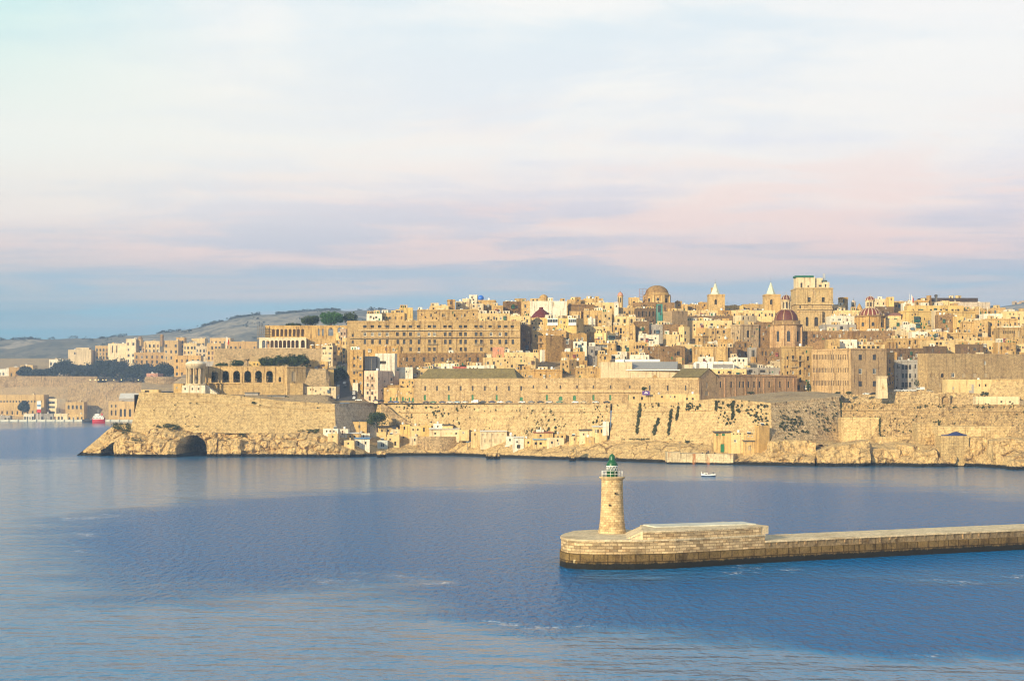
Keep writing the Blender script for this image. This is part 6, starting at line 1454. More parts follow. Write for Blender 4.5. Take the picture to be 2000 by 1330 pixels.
def bell_gable():
    Y = 1222.0; mb = MB(); x0, x1 = PX(1388.5, Y), PX(1393, Y); mb.prism([(x0, Y), (x1, Y), (x1, Y + 2), (x0, Y + 2)], PZ(578, Y), PZ(562, Y), inset=0.25)
    tag(mb.build('bell_gable', M['ashlar'], None, C['o']), 'small ochre stone bell gable left of the first spire', 'bell gable')
bell_gable()
def far_dome():
    Y = 1330.0; cx = PX(1540, Y); s = Y / F; root = empty('ribbed_grey_dome', (cx, Y, 60), 'wide grey ribbed dome half hidden behind the red church dome', 'church')
    dm = lathe_part(root, 'dome', dome_prof(19 * s, 17 * s, 9), (cx, Y, PZ(594.5, Y)), 'paint', (0.16, 0.16, 0.17), 32); lathe_part(root, 'drum', [(19 * s, 0), (19 * s, 9)], (cx, Y, PZ(594.5, Y) - 9), 'ashlar', C['b'], 32)
    ribs(dm, (cx, Y, PZ(594.5, Y)), 19 * s, 17 * s, 16, 'paint', (0.25, 0.24, 0.23), 0.35)
far_dome()
def high_tower():
    Y = 1180.0; s = Y / F; rr = random.Random(5); root = empty('high_bell_tower', (PX(1591, Y), Y + 10, PZ(650, Y)), 'tallest square golden tower crowned by cream rooms and green awning', 'tower')
    def bx(x0, x1, yt, yb, Y_, d, col_, wins=(), cornice=False, par=0.4, mat='ashlar', name='tower_stage'): return wallbox(root, [(PX(x0, Y_), Y_), (PX(x1, Y_), Y_), (PX(x1, Y_), Y_ + d), (PX(x0, Y_), Y_ + d)], PZ(yb, Y_), PZ(yt, Y_), {0: list(wins)}, col_, mat, rr, parapet=par, cornice=cornice, name=name)
    bx(1555.5, 1627, 562, 594, Y + 3, 24, (0.52, 0.385, 0.185), [(1580.5, 585.5, 6, 9.5, 'k'), (1608, 585.5, 6, 9.5, 'k')], True)
    bx(1557, 1625.5, 594, 640, Y + 3.4, 23, (0.50, 0.365, 0.18), [(1563, 600, 3, 6, 'd')])
    bx(1563, 1606, 606, 648, Y, 3.0, (0.51, 0.375, 0.185), [(1576.5, 628, 5.5, 18, 'kA'), (1594.5, 628, 7.5, 18, 'kA')], True, name='belfry')
    bx(1555.5, 1592, 541, 562.5, Y + 5, 12, C['l'], [(1565.5, 557, 4, 9, 'k'), (1582, 545.5, 20, 2.6, 'k'), (1578.5, 559.5, 2.5, 4, 'k')], mat='plaster', name='roof_room')
    bx(1592.5, 1607, 543, 562.3, Y + 7, 10, C['l'], [(1602, 558.5, 6, 4, 'd')], mat='plaster', name='roof_room')
    bx(1607.5, 1620, 551, 562.3, Y + 6, 8, C['l'], [(1612.5, 558, 3, 6, 'k')], mat='plaster', name='roof_room')
    for (yb_, xa, xb, yy) in ((594, 1555, 1628, 3), (604, 1556, 1627, 3), (622, 1556, 1626, 3.4)): band(root, xa, xb, yb_, Y + yy, 0.7, 0.5, (0.55, 0.41, 0.2))
    for x in (1558, 1591, 1624): m = MB(); m.box((PX(x - 2, Y), Y + 2.6, PZ(594, Y)), (PX(x + 2, Y), Y + 3.02, PZ(566, Y))); m.build('pilaster', M['ashlar'], root, (0.54, 0.4, 0.2))
    aw = MB(); aw.box((PX(1555.5, Y), Y + 4.5, PZ(541.0, Y)), (PX(1591.5, Y), Y + 15, PZ(537.5, Y))); aw.build('awning', M['paint'], root, (0.015, 0.11, 0.06))
    aw = MB(); aw.box((PX(1608, Y), Y + 6.5, PZ(551, Y)), (PX(1619, Y), Y + 12, PZ(546, Y))); aw.build('roof_plant', M['metal'], root, (0.05, 0.07, 0.06))
    for x in (1612, 1615.2): 
        m = MB(); m.tube((PX(x, Y), Y + 8, PZ(546, Y)), (PX(x, Y), Y + 8, PZ(533, Y)), 0.22); m.build('mast', M['metal'], root, (0.5, 0.45, 0.3))
high_tower()
def rib_dome_church(px, Y, label, ap_px, y_drum_bot, y_drum_top, y_dome_bot, y_dome_top, y_lan_top, y_cap_top, red, stripe, drumcol, base):
    s = Y / F; cx = PX(px, Y); root = empty('ribbed_dome_church', (cx, Y, PZ(y_drum_bot, Y)), label, 'church'); ap = ap_px * s
    oct_drum(root, cx, Y, ap, PZ(y_drum_bot + 14, Y), PZ(y_drum_top, Y), drumcol, win=(2.1 * ap_px / 27, PZ(y_drum_bot - 8, Y), PZ(y_drum_top + 10, Y)))
    lathe_part(root, 'cornice', [(ap * 1.0, 0), (ap * 1.16, 0.6), (ap * 1.16, 1.1), (ap * 1.02, 1.4), (ap * 0.98, PZ(y_dome_bot, Y) - PZ(y_drum_top, Y)), (0, PZ(y_dome_bot, Y) - PZ(y_drum_top, Y) + .05)], (cx, Y, PZ(y_drum_top + 0.5, Y)), 'ashlar', C['b'], 32)
    hh = PZ(y_dome_top, Y) - PZ(y_dome_bot, Y); r = ap * 0.84
    dm = lathe_part(root, 'dome', [(r * math.cos(t), hh * 1.13 * math.sin(t)) for t in [math.pi / 2 * k / 12 for k in range(9)]] + [(r * 0.28, hh * 1.02), (0, hh * 1.04)], (cx, Y, PZ(y_dome_bot, Y)), 'paint', red, 32)
    ribs(dm, (cx, Y, PZ(y_dome_bot, Y)), r, hh * 1.13, 8 if not stripe else 16, 'plaster', (0.32, 0.21, 0.11) if not stripe else (0.48, 0.38, 0.25), 0.35 if not stripe else 0.40, a0=math.pi / 8)
    lr = ap * 0.30
    oct_drum(root, cx, Y, lr, PZ(y_dome_top + 1, Y), PZ(y_lan_top, Y), C['l'], win=(lr * 0.42, PZ(y_dome_top - 3, Y), PZ(y_lan_top + 3, Y)), pil=True, name='lantern')
    lathe_part(root, 'lantern_cornice', [(lr, 0), (lr * 1.3, 0.25), (lr * 1.3, 0.5), (0, 0.6)], (cx, Y, PZ(y_lan_top + 0.4, Y)), 'plaster', C['c'], 16)
    ch = PZ(y_cap_top, Y) - PZ(y_lan_top, Y)
    lc = lathe_part(root, 'lantern_cap', dome_prof(lr * 1.15, ch, 7), (cx, Y, PZ(y_lan_top, Y) + 0.3), 'paint', red, 16); ribs(lc, (cx, Y, PZ(y_lan_top, Y) + 0.3), lr * 1.15, ch, 8, 'plaster', (0.62, 0.54, 0.42), 0.2)
    finial(root, (cx, Y, PZ(y_cap_top, Y)), 2.2, color=(0.5, 0.4, 0.2))
    for k in range(8):
        a = math.pi / 8 + k * math.pi / 4
        if math.sin(a) < 0.3: m = MB(); m.lathe([(0.3, 0), (0.42, 0.5), (0.2, 1.0), (0.28, 1.3), (0, 1.7)], (cx + ap * 1.02 * math.cos(a), Y + ap * 1.02 * math.sin(a), PZ(y_drum_top, Y) + 0.9), 8); m.build('urn', M['plaster'], root, C['c'])
rib_dome_church(1535.5, 1128.0, 'deep red eight ribbed church dome with a cream lantern beside the high tower', 27.5, 676, 637, 626, 605.5, 587, 577, (0.105, 0.024, 0.010), False, (0.50, 0.335, 0.175), True)
rib_dome_church(1699.5, 1150.0, 'red church dome striped with many white ribs above arched drum windows', 26, 646, 620, 616.5, 602, 587.5, 579.5, (0.15, 0.028, 0.013), True, C['o'], True)
def cupola_white():
    Y = 1222.0; cx = PX(1667, Y); s = Y / F; root = empty('white_cupola', (cx, Y, PZ(604, Y)), 'tiny white ribbed cupola with a needle next to the ruined watch tower', 'cupola')
    oct_drum(root, cx, Y, 4 * s, PZ(610, Y), PZ(592, Y), C['l'], win=(0.8, PZ(603, Y), PZ(594, Y)), pil=False); lathe_part(root, 'cap', dome_prof(4.4 * s, 2.2, 6), (cx, Y, PZ(592, Y)), 'plaster', (0.6, 0.5, 0.42), 12); finial(root, (cx, Y, PZ(586.5, Y)), 1.8)
    cx = PX(1678.5, Y); root = empty('stone_cone_roof', (cx, Y, PZ(606, Y)), 'small ochre stone cone roof beside the tiny white cupola', 'cupola')
    lathe_part(root, 'cone', [(7 * s, 0), (5.6 * s, 1.6), (3 * s, 3.4), (1 * s, 4.8), (0, 5.2)], (cx, Y, PZ(606, Y)), 'ashlar', C['o'], 16)
cupola_white()
def flags():
    for (px, y0, y1, Y, lab, red) in ((1776.5, 598, 573, 1190, 'slim bare white flag pole over the palace attic', 0), (1780, 600, 575, 1188, 'flag pole with a drooping red and white flag over the palace', 1), (442.5, 682, 657, 1198, 'tall flag pole with a red and white flag on the upper bastion', 1),
                                 (1913, 624, 600, 1168, 'thin white mast on the roofs east of the palace', 0), (1929, 626, 600, 1168, 'second thin mast nearest the white terrace at the east roofs', 0), (1951, 700, 660, 1066, 'thin pale street mast before the lattice house at the frame edge', 0)):
        x = PX(px, Y); root = empty('flag_pole', (x, Y, PZ(y0, Y)), lab, 'flag pole'); m = MB(); m.lathe([(0.16, 0), (0.1, PZ(y1, Y) - PZ(y0, Y)), (0, PZ(y1, Y) - PZ(y0, Y) + .2)], (x, Y, PZ(y0, Y)), 8); m.build('pole', M['paint'], root, (0.7, 0.68, 0.62))
        if red:
            m = MB(); zt = PZ(y1, Y) - 0.3; g = [[Vector((x + 0.12 + k * 0.32, Y + 0.18 * math.sin(k * 1.7), zt - k * 0.55 - j * 1.15)) for j in range(4)] for k in range(6)]
            for k in range(5):
                for j in range(3): m.face([g[k][j], g[k + 1][j], g[k + 1][j + 1], g[k][j + 1]], 1 if k > 1 else 0, smooth=True)
            fl = m.build('flag', [M['flag_white'], M['flag_red']], root); sol = fl.modifiers.new('thick', 'SOLIDIFY'); sol.thickness = 0.03
M['flag_white'] = paint_mat('flag_white', (0.75, 0.72, 0.68), 0.9, .05); M['flag_red'] = paint_mat('flag_red', (0.5, 0.03, 0.03), 0.9, .05)
flags()
def castle():
    Y = 3660.0; root = empty('hill_castle', (PX(1986, Y), Y, PZ(600, Y)), 'tiny hazy castle block on the far hill crest at the east edge', 'castle')
    for (a, b, t) in ((1980, 1998, 591), (1979, 1983, 588.5), (1993, 1997, 588)):
        m = MB(); m.prism(rect_pts((PX(a, Y) + PX(b, Y)) / 2, Y, PX(b, Y) - PX(a, Y), 20), PZ(602, Y), PZ(t, Y)); m.build('tower' if b - a < 6 else 'keep', M['ashlar'], root, C['t'])
castle()

# ------------------------------------------------------------------ lower gardens: arcade, temple, trees
def arcade_wall(label, px0, px1, Y, yt, yb, arches, color, thick=1.4, name='arcade', yground=None, fill='k', mat='ashlar', proud_pil=0, back=None, yaw=0.0):
    """a wall pierced by open arches; arches = (centre px, width px, top py, bottom py)"""
    a, b = Vector((PX(px0, Y), Y)), Vector((PX(px1, Y + yaw), Y + yaw)); L = (b - a).length; d = (b - a) / L; n = Vector((d.y, -d.x))
    z0, z1 = PZ(yb, Y), PZ(yt, Y); root = empty(name, (*((a + b) / 2), z0), label, 'arcade')
    rects = []; mb = MB()
    for (c, w, t, bo) in arches:
        t0, Yc = face_hit(a, b, c - w / 2); t1, _ = face_hit(a, b, c + w / 2); rects.append((t0 * L, t1 * L, PZ(bo, Yc), PZ(t, Yc), True, thick))
    facade(mb, a, b, z0, z1, rects)
    a2, b2 = a - n * thick, b - n * thick
    facade(mb, b2, a2, z0, z1, [(L - r[1], L - r[0], r[2], r[3], True, 0.02) for r in rects])
    mb.face([(*a, z1), (*b, z1), (*b2, z1), (*a2, z1)]); mb.face([(*a2, z0), (*a, z0), (*a, z1), (*a2, z1)]); mb.face([(*b, z0), (*b2, z0), (*b2, z1), (*b, z1)])
    mb.build('arched_wall', M[mat], root, color)
    c = MB(); o = n * 0.35; c.prism([tuple(a + o), tuple(b + o), tuple(b), tuple(a)], z1 - 0.5, z1 + 0.12); c.build('coping', M[mat], root, tuple(k * 1.08 for k in color))
    if proud_pil:
        xs = [(p[0] + q[0]) / 2 for p, q in zip(arches, arches[1:])]; xs = [arches[0][0] - (arches[1][0] - arches[0][0]) / 2] + xs + [arches[-1][0] + (arches[1][0] - arches[0][0]) / 2]
        for x in xs:
            t, _ = face_hit(a, b, x); p = a.lerp(b, t); e = d * 0.4; m = MB(); q = n * proud_pil; m.prism([tuple(p - e + q), tuple(p + e + q), tuple(p + e), tuple(p - e)], arches and PZ(arches[0][3], Y) or z0, z1 - 0.5); m.build('pilaster', M[mat], root, tuple(k * 1.05 for k in color))
    return root
YA = 1012.0
low = arcade_wall('golden garden arcade wall with six tall open arches above the bastion', 401, 562, YA, 715.5, 749, [(419, 13.2, 724, 746.8), (440.5, 13.2, 724, 746.8), (462, 13.2, 724, 746.8), (483.5, 13.2, 724, 746.8), (504.8, 13.2, 724, 746.8), (526.3, 13.2, 724, 746.8), (546.5, 5, 736, 746)], (0.54, 0.39, 0.19), 1.6, proud_pil=0.18)
def lower_terrace():
    Y = YA - 0.6
    root = empty('garden_terrace', (PX(480, Y), Y, 35), 'tall stone base of the garden terrace under the six arches with a balustrade', 'terrace wall')
    mb = MB(); mb.prism([(PX(388, Y), Y), (PX(592, Y), Y - 1), (PX(592, Y), Y + 48), (PX(388, Y), Y + 48)], 34, PZ(748.2, Y)); mb.build('wall', M['bastion'], root, (0.50, 0.37, 0.18))
    mb = MB(); mb.prism([(PX(405, Y), Y - 0.9), (PX(470, Y), Y - 0.9), (PX(470, Y), Y - 0.02), (PX(405, Y), Y - 0.02)], PZ(749.4, Y), PZ(748, Y))
    for k in range(26): x = lerp(PX(405.5, Y), PX(469.5, Y), k / 25); mb.box((x - .12, Y - 0.8, PZ(751, Y)), (x + .12, Y - 0.04, PZ(749.2, Y)))
    mb.build('corbel_ledge', M['plaster'], root, C['t'])
    rr = random.Random(8)
    e = empty('garden_end_pavilion', (PX(580, Y), Y, 35), 'plain golden corner bastion of the garden with one blocked tall arch', 'pavilion')
    Cn = Vector((PX(561, Y - 2), Y - 2)); D2 = Vector((PX(597, Y + 6), Y + 6)); dd = (D2 - Cn).normalized(); bk = Vector((-dd.y, dd.x)) * 16
    wallbox(e, [tuple(Cn), tuple(D2), tuple(D2 + bk), tuple(Cn + bk)], 34, PZ(715.5, Y), {0: [(574, 735, 8.5, 20, 'tA')]}, (0.52, 0.38, 0.19), 'ashlar', rr, cornice=True, parapet=0.6)
lower_terrace()
def temple():
    Y = 1000.0; s = Y / F; cx = PX(382.3, Y); root = empty('round_temple', (cx, Y, PZ(767, Y)), 'round white columned bell temple with a shallow dome on the bastion', 'temple')
    z = PZ(752.5, Y); b = MB(); b.prism(rect_pts(cx, Y, 46 * s, 46 * s), PZ(769, Y), z, inset=0.04); b.build('plinth', M['plaster'], root, (0.66, 0.60, 0.48))
    for x in (366, 380, 392): m = MB(); m.box((PX(x - 1.2, Y), Y - 23.2 * s, PZ(761.5, Y)), (PX(x + 1.2, Y), Y - 21.5 * s, PZ(757.5, Y))); m.build('opening', M['shade'], root)
    st = MB(); x0, x1 = PX(404, Y), PX(426, Y); st.face([(x0, Y - 12 * s, PZ(753.5, Y)), (x1, Y - 12 * s, PZ(768, Y)), (x1, Y + 12 * s, PZ(768, Y)), (x0, Y + 12 * s, PZ(753.5, Y))]); st.face([(x0, Y - 12 * s, PZ(770, Y)), (x1, Y - 12 * s, PZ(770, Y)), (x1, Y - 12 * s, PZ(768, Y)), (x0, Y - 12 * s, PZ(753.5, Y))]); st.build('ramp_wall', M['plaster'], root, (0.62, 0.56, 0.44))
    lathe_part(root, 'stylobate', [(0, 0), (20.5 * s, 0), (20.5 * s, 0.5), (19.6 * s, 0.5), (19.6 * s, 0.9), (0, 0.9)], (cx, Y, z), 'plaster', (0.58, 0.48, 0.32), 28)
    for k in range(10):
        a = 2 * math.pi * (k + 0.5) / 10; c = (cx + 16.6 * s * math.cos(a), Y + 16.6 * s * math.sin(a), z + 0.9); hh = PZ(719.5, Y) - c[2]
        m = MB(); m.box((c[0] - .82, c[1] - .82, c[2]), (c[0] + .82, c[1] + .82, c[2] + .3)); m.lathe([(0.66, 0.3), (0.66, 0.5), (0.60, 1.2), (0.52, hh - 0.6), (0.78, hh - 0.3), (0.78, hh)], c, 12); m.build('column', M['plaster'], root, (0.58, 0.46, 0.28))
    lathe_part(root, 'entablature', [(14.4 * s, 0), (19.0 * s, 0), (19.0 * s, 1.2), (19.5 * s, 1.25), (19.6 * s, 2.0), (20.6 * s, 2.5), (20.6 * s, 2.9), (14.4 * s, 2.9), (14.4 * s, 0)], (cx, Y, PZ(719.5, Y)), 'plaster', (0.62, 0.52, 0.36), 32)
    lathe_part(root, 'dome', [(19.5 * s, 0), (19.0 * s, 0.5), (15 * s, 1.3), (8 * s, 1.8), (0, 2.0)], (cx, Y, PZ(719.5, Y) + 2.9), 'plaster', (0.70, 0.64, 0.50), 32)
    m = MB(); m.lathe([(1.9, 0), (1.75, 0.5), (1.2, 1.6), (0.8, 2.2), (0, 2.4)], (cx, Y, z + 3.2), 14); m.tube((cx, Y, z + 5.4), (cx, Y, PZ(719.5, Y)), 0.08); m.build('bell', M['metal'], root, (0.10, 0.08, 0.05))
temple()
h('small tan ledge house with balustrade left of the round temple', 339, 358, 749, 770, 't', [(345, 757, 3, 4)], Y=1008, d=7, cl=0, drop=2, par=1.0)
h('low ruined bastion hut with dark roof gap at the bastion corner', 276, 310, 761, 770, 'c', [(287, 764, 9, 4, K)], Y=990, d=6, cl=0, drop=2, par=.3)
def low_sheds():
    for (x0, x1, yt_, yb_, col_, lab, Y) in ((478, 504, 766, 775, (0.10, 0.11, 0.12), 'low dark roofed shed on the bastion top below the arcade', 996), (523, 556, 772, 782, (0.11, 0.12, 0.13), 'second low dark flat shed nearer the kiosks on the bastion top', 990)):
        root = empty('flat_shed', (PX(x0, Y), Y, PZ(yb_, Y)), lab, 'shed'); m = MB(); m.box((PX(x0, Y), Y, PZ(yb_ + 4, Y)), (PX(x1, Y), Y + 6, PZ(yt_ + 1.5, Y))); m.build('wall', M['plaster'], root, C['g']); m = MB(); m.box((PX(x0 - 1, Y), Y - 0.6, PZ(yt_ + 1.5, Y)), (PX(x1 + 1, Y), Y + 6.6, PZ(yt_, Y))); m.build('roof', M['paint'], root, col_)
low_sheds()
h('cream and white kiosk with a dark red awning beside the street foot', 566, 620, 774, 784, 'w', [(575, 780, 4, 4), (612, 779, 4, 5)], Y=1004, d=6, cl=0, par=.3, drop=6)
def awn(): 
    Y = 1003.6; m = MB(); m.box((PX(578, Y), Y - 1.6, PZ(775.0, Y)), (PX(600, Y), Y + 0.2, PZ(772.3, Y))); tag(m.build('awning_canopy', M['paint'], None, (0.25, 0.05, 0.05)), 'dark red flat awning fixed on the cream kiosk', 'awning')
awn()
h('low long pale wall house with a terrace between kiosks and street', 592, 656, 755, 786, 'l', [(645, 760, 4, 5), (651, 760, 3, 5), (640, 776, 4, 6), (648, 776, 4, 6, 'b')], Y=1012, d=12, cl=3)
h('yellow cream two storey house beside the street of parked cars', 604, 652, 722, 758, 'y', [(609, 728, 3, 5, 'k'), (604, 733, 3, 8), (630, 744, 6, 5, K), (643, 730, 3, 5, 't')], xs=620, th=60, Y=1032, d=12, cl=3)
h('stepped tan houses climbing between garden and street', 598, 640, 706, 726, 't', [(606, 714, 4, 4), (622, 716, 5, 5, 'b')], Y=1052, d=10, cl=3)
h('small tan gabled roof house by the palm in the garden', 486, 510, 706, 718, 'y', [], Y=1040, d=8, roof='gable', rise=3.0, roofc=(0.36, 0.25, 0.12))
h('cream three storey house with glazed top terrace above the street', 627, 659, 675, 716, 'l', [(633, 680, 7, 4, K), (646, 680, 5, 4, K), (644, 690, 6, 5, 'w'), (644, 700, 6, 5, 'w'), (642, 711, 5, 5, 'b'), (655, 690, 4, 6), (655, 702, 4, 6)], xs=650, th=26, Y=1128, cl=1)
for i, (x0, x1, yt_, yb_, c_, lab) in enumerate(((656, 667, 650, 690, 'c', 'slim cream house stepping down from the upper arcade'), (664, 676, 642, 688, 'p', 'slim pinkish house leaning on the upper arcade end'), (658, 672, 672, 712, 't', 'narrow tan house with dark shutters at the top of the street'), (668, 682, 660, 716, 'c', 'tall cream house closing the top of the steep street'))):
    h(lab, x0, x1, yt_, yb_, c_, (2, 4), Y=1165 - i * 8, d=8, cl=1)
# upper arcades
up1 = arcade_wall('upper garden wall with eight slim blind looking arches in its top tier', 518, 694, 1206, 636, 664, [(534 + i * 8.15, 5.6, 642.5, 657.0) for i in range(8)] + [(622.5, 3.4, 642, 656), (630.5, 3.4, 642, 656), (646, 10, 640, 656), (663.5, 9, 639.5, 650)], (0.55, 0.38, 0.155), 2.0)
up2 = arcade_wall('whitewashed lower arcade of ten round arches under the slim arches', 506, 598, 1196, 660, 686, [(515 + i * 8.15, 6.4, 664.5, 679.5) for i in range(9)] + [(591.5, 7.5, 664, 679.5)], (0.70, 0.60, 0.45), 1.6, mat='plaster')
def arcade_backs():
    mb = MB(); Y = 1208.6; mb.box((PX(521, Y), Y + 3.2, PZ(690, Y)), (PX(612, Y), Y + 4.2, PZ(637, Y))); tag(mb.build('arcade_back_wall', M['plaster'], None, (0.52, 0.32, 0.15)), 'ochre back wall seen through the upper and lower garden arches', 'garden wall')
    Y = 1206.0; r = MB(); r.prism([(PX(505, Y), 1198), (PX(599, Y), 1198), (PX(599, Y), 1205.9), (PX(505, Y), 1205.9)], PZ(660.5, 1200) - 0.6, PZ(660.5, 1200)); tag(r.build('arcade_walk', M['roof'], None), 'narrow dark roof walk between the two arcade tiers', 'roof walk')
    w = MB(); w.box((PX(598, Y), Y - 2.5, PZ(690, Y)), (PX(700, Y), Y - 0.05, PZ(662, Y))); tag(w.build('garden_wall', M['ashlar'], None, (0.53, 0.37, 0.16)), 'plain honey coloured wall under the large upper garden arch', 'garden wall')
arcade_backs()
def scaff():
    Y = 1200.0; mb = MB()
    for k in range(5):
        for j in range(2):
            x = lerp(PX(503, Y), PX(517, Y), k / 4); mb.box((x - .09, Y + j * 2.4 - .09, PZ(686, Y)), (x + .09, Y + j * 2.4 + .09, PZ(636, Y)))
    for k in range(9):
        z = lerp(PZ(682, Y), PZ(637.5, Y), k / 8); mb.box((PX(503, Y), Y - .1, z), (PX(517, Y), Y + 2.5, z + 0.16))
    tag(mb.build('scaffold_tower', M['metal'], None, (0.16, 0.14, 0.12)), 'dark scaffold tower at the west end of the upper arcades', 'scaffold')
    x0, x1 = PX(519, Y), PX(600, Y)
scaff()
tree('rounded dark evergreen crown rising behind the upper arches', 587, 624, 615, 637, 1232, 'leaf', 1, 2800, 0.7, 'trees behind the upper arcade')
tree('bright green leafy tree among dark evergreens behind the upper arches', 624, 670, 607.5, 637, 1230, 'leaf_green', 2, 3400, 0.7, 'trees behind the upper arcade')
tree('dark evergreen beside the barracks corner behind the bright green tree', 669, 700, 608, 636, 1238, 'leaf', 3, 2500, 0.7, 'trees behind the upper arcade')
tree('low dark evergreen tip left of the rounded crown behind the upper arches', 556, 590, 631, 640, 1240, 'leaf', 4, 1200, 0.7, 'trees behind the upper arcade')
for i, (x0, x1, yt_, yb_, lab) in enumerate(((508, 540, 696, 718, 'dark garden evergreen next to the little gabled house'), (532, 562, 692, 717, 'dark broad garden evergreen in the middle of the clipped row'), (556, 584, 690, 717, 'tallest dark garden evergreen in the row over the arcade'), (578, 605, 689.5, 717, 'last dark evergreen of the garden row near the corner bastion'))):
    tree(lab, x0, x1, yt_, yb_ + 3, 1038 + i * 2, 'leaf', 10 + i, 2600, 0.6, 'dark trees above the lower arcade')
tree('low dark shrub tree with brown centre by the palm over the arcade', 446, 476, 703, 719, 1034, 'leaf', 15, 1700, 0.55, 'dark trees above the lower arcade')
tree('low dark shrub mound at the west end of the garden arcade', 421, 450, 708, 719, 1034, 'leaf', 16, 1600, 0.55, 'dark trees above the lower arcade')
for i, x in enumerate((412, 436, 458, 482, 506, 528)): tree('dark bush seen inside the %s tall garden arch counting from the round temple' % ('first', 'second', 'third', 'fourth', 'fifth', 'sixth')[i], x - 11, x + 12, 720, 752, 1019, 'leaf', 20 + i, 2200, 0.6, 'bushes inside the garden arches', 'bush')  # foliage made dense to stand in for shade behind the arches too
def palm():
    Y = 1030.0; x = PX(484, Y); z = PZ(706, Y); root = empty('palm_tree', (x, Y, z - 6), 'small palm tree with arching fronds above the arcade', 'palm'); m = MB(); m.lathe([(0.35, 0), (0.26, 3), (0.3, 6)], (x, Y, z - 6), 8); m.build('trunk', M['bark'], root)
    f = MB(); rr = random.Random(3)
    for k in range(16):
        a = rr.uniform(0, 6.28); pv = None
        for i in range(6):
            t = i / 5; r = 3.0 * t; p = Vector((x + r * math.cos(a), Y + r * math.sin(a), z + 1.5 * math.sin(t * 2.4) - 1.1 * t * t + (0.8 if k % 2 else 0) * t)); w = Vector((-math.sin(a), math.cos(a), 0)) * 0.32 * math.sin(math.pi * min(1, t + 0.15))
            if pv: f.face([pv[0], pv[1], p + w, p - w])
            pv = (p - w, p + w)
    f.build('crown', M['leaf'], root)
palm()
tree('leafy street tree shading the top of the parked car street', 649, 679, 713, 745, 1075, 'leaf', 31, 2400, 0.6)
tree('dark street tree nearer the cars at the foot of the tall cream house', 648, 664, 726, 752, 1050, 'leaf', 32, 1400, 0.5)
tree('feathery green bush tree growing at the foot of the grey flank wall', 714, 760, 803, 836, 985, 'leaf', 33, 2600, 0.5)
for i in range(4):
    Y = 1190.0; x = PX(610 + i * 10.5, Y); root = empty('parasol', (x, Y, PZ(680, Y)), ('first', 'second', 'third', 'fourth')[i] + ' white cafe parasol from the whitewashed arcade on the upper bastion terrace', 'parasol', 'white cafe parasols'); m = MB(); m.lathe([(1.75, 0), (0.9, 0.5), (0, 0.85)], (x, Y, PZ(674.5, Y)), 8, smooth=False); m.lathe([(1.7, -0.02), (0, 0.4)], (x, Y, PZ(674.5, Y)), 8); m.build('canopy', M['paint'], root, (0.78, 0.75, 0.68)); m = MB(); m.tube((x, Y, PZ(682, Y)), (x, Y, PZ(674, Y) + 0.6), 0.05); m.build('pole', M['metal'], root, (0.3, 0.28, 0.25))

# ------------------------------------------------------------------ far quarter across the creek
for r_ in (("tiny grey white quay house at the frame edge above the far wall", -4, 17, 721, 736, 'w', (3, 1), 2330), ("far tan stone house with stepped roof by the pines at the frame edge", 17, 38, 717, 736, 'o', (2, 2), 2330),
           ("far low cream house between two dark pine groves", 40, 64, 713, 728, 'c', (3, 1), 2380), ("far white terraced apartment house above the pine garden", 96, 126, 702, 730, 'w', (4, 3), 2360),
           ("far big plain cream block with a raised roof hall over the pines", 133, 178, 683, 712, 'l', [(146, 690, 3, 4)], 2450), ("far tan tower blocks stepping up behind the plain cream block", 186, 212, 675, 704, 't', (4, 3), 2460),
           ("far bright cream block with vertical fins catching the sun", 211, 247, 671, 698, 'l', [(220, 682, 2, 14, 'k'), (228, 682, 2, 14, 'k')], 2440), ("far tallest slim cream tower house above the pine garden", 246, 265, 662, 712, 'l', (2, 4), 2430),
           ("far broad stone palace with pilasters over the pine garden", 262, 322, 688, 722, 'o', (6, 3), 2380), ("far tan houses with a small domed turret behind the stone palace", 263, 284, 668, 694, 't', (3, 3), 2440),
           ("far cream roof storey behind the stone palace", 281, 312, 666, 692, 'c', (4, 2), 2440), ("far tan tenement with a dark shaded flank", 320, 348, 665, 706, 't', (3, 3), 2300), ("far ochre tenement right of the dark shaded flank", 344, 360, 659, 700, 'o', (2, 4), 2320),
           ("far row of cream houses with small windows under the hill", 358, 384, 670, 704, 'c', (4, 3), 2200), ("far grey white house row with balconies under the hill", 382, 408, 676, 708, 'l', (4, 3), 2150), ("far tan house row reaching the upper bastion", 404, 432, 670, 706, 't', (4, 3), 2120),
           ("far cream roof rooms on the tan house row by the flag", 374, 400, 661, 682, 'c', (4, 1), 2350), ("far ochre roof rooms near the flag pole", 410, 450, 660, 684, 't', (5, 2), 2300), ("far pale house glimpsed left of the scaffold tower", 446, 502, 667, 690, 'o', (6, 1), 2250),
           ("far arcaded tan house front below the grey white row", 340, 392, 694, 738, 'o', (5, 3), 1960), ("far slate blue house beside the garden temple", 392, 428, 706, 738, 'g', (4, 2), 1930), ("far pink washed low house in the trees by the round tower", 286, 308, 729, 742, (0.45, 0.25, 0.19), [(297, 736, 3, 4)], 1905)):
    lab, x0, x1, yt_, yb_, c_, w_, Y_ = r_
    h(lab, x0, x1, yt_, yb_, c_, w_, Y=Y_, d=22, cl=5, drop=14, tex='plaster', name='far_house', cor=False)
h('far raised roof hall on the plain cream block', 148, 174, 679, 686, 'l', [], Y=2465, d=12, cl=0, tex='plaster', name='far_house')
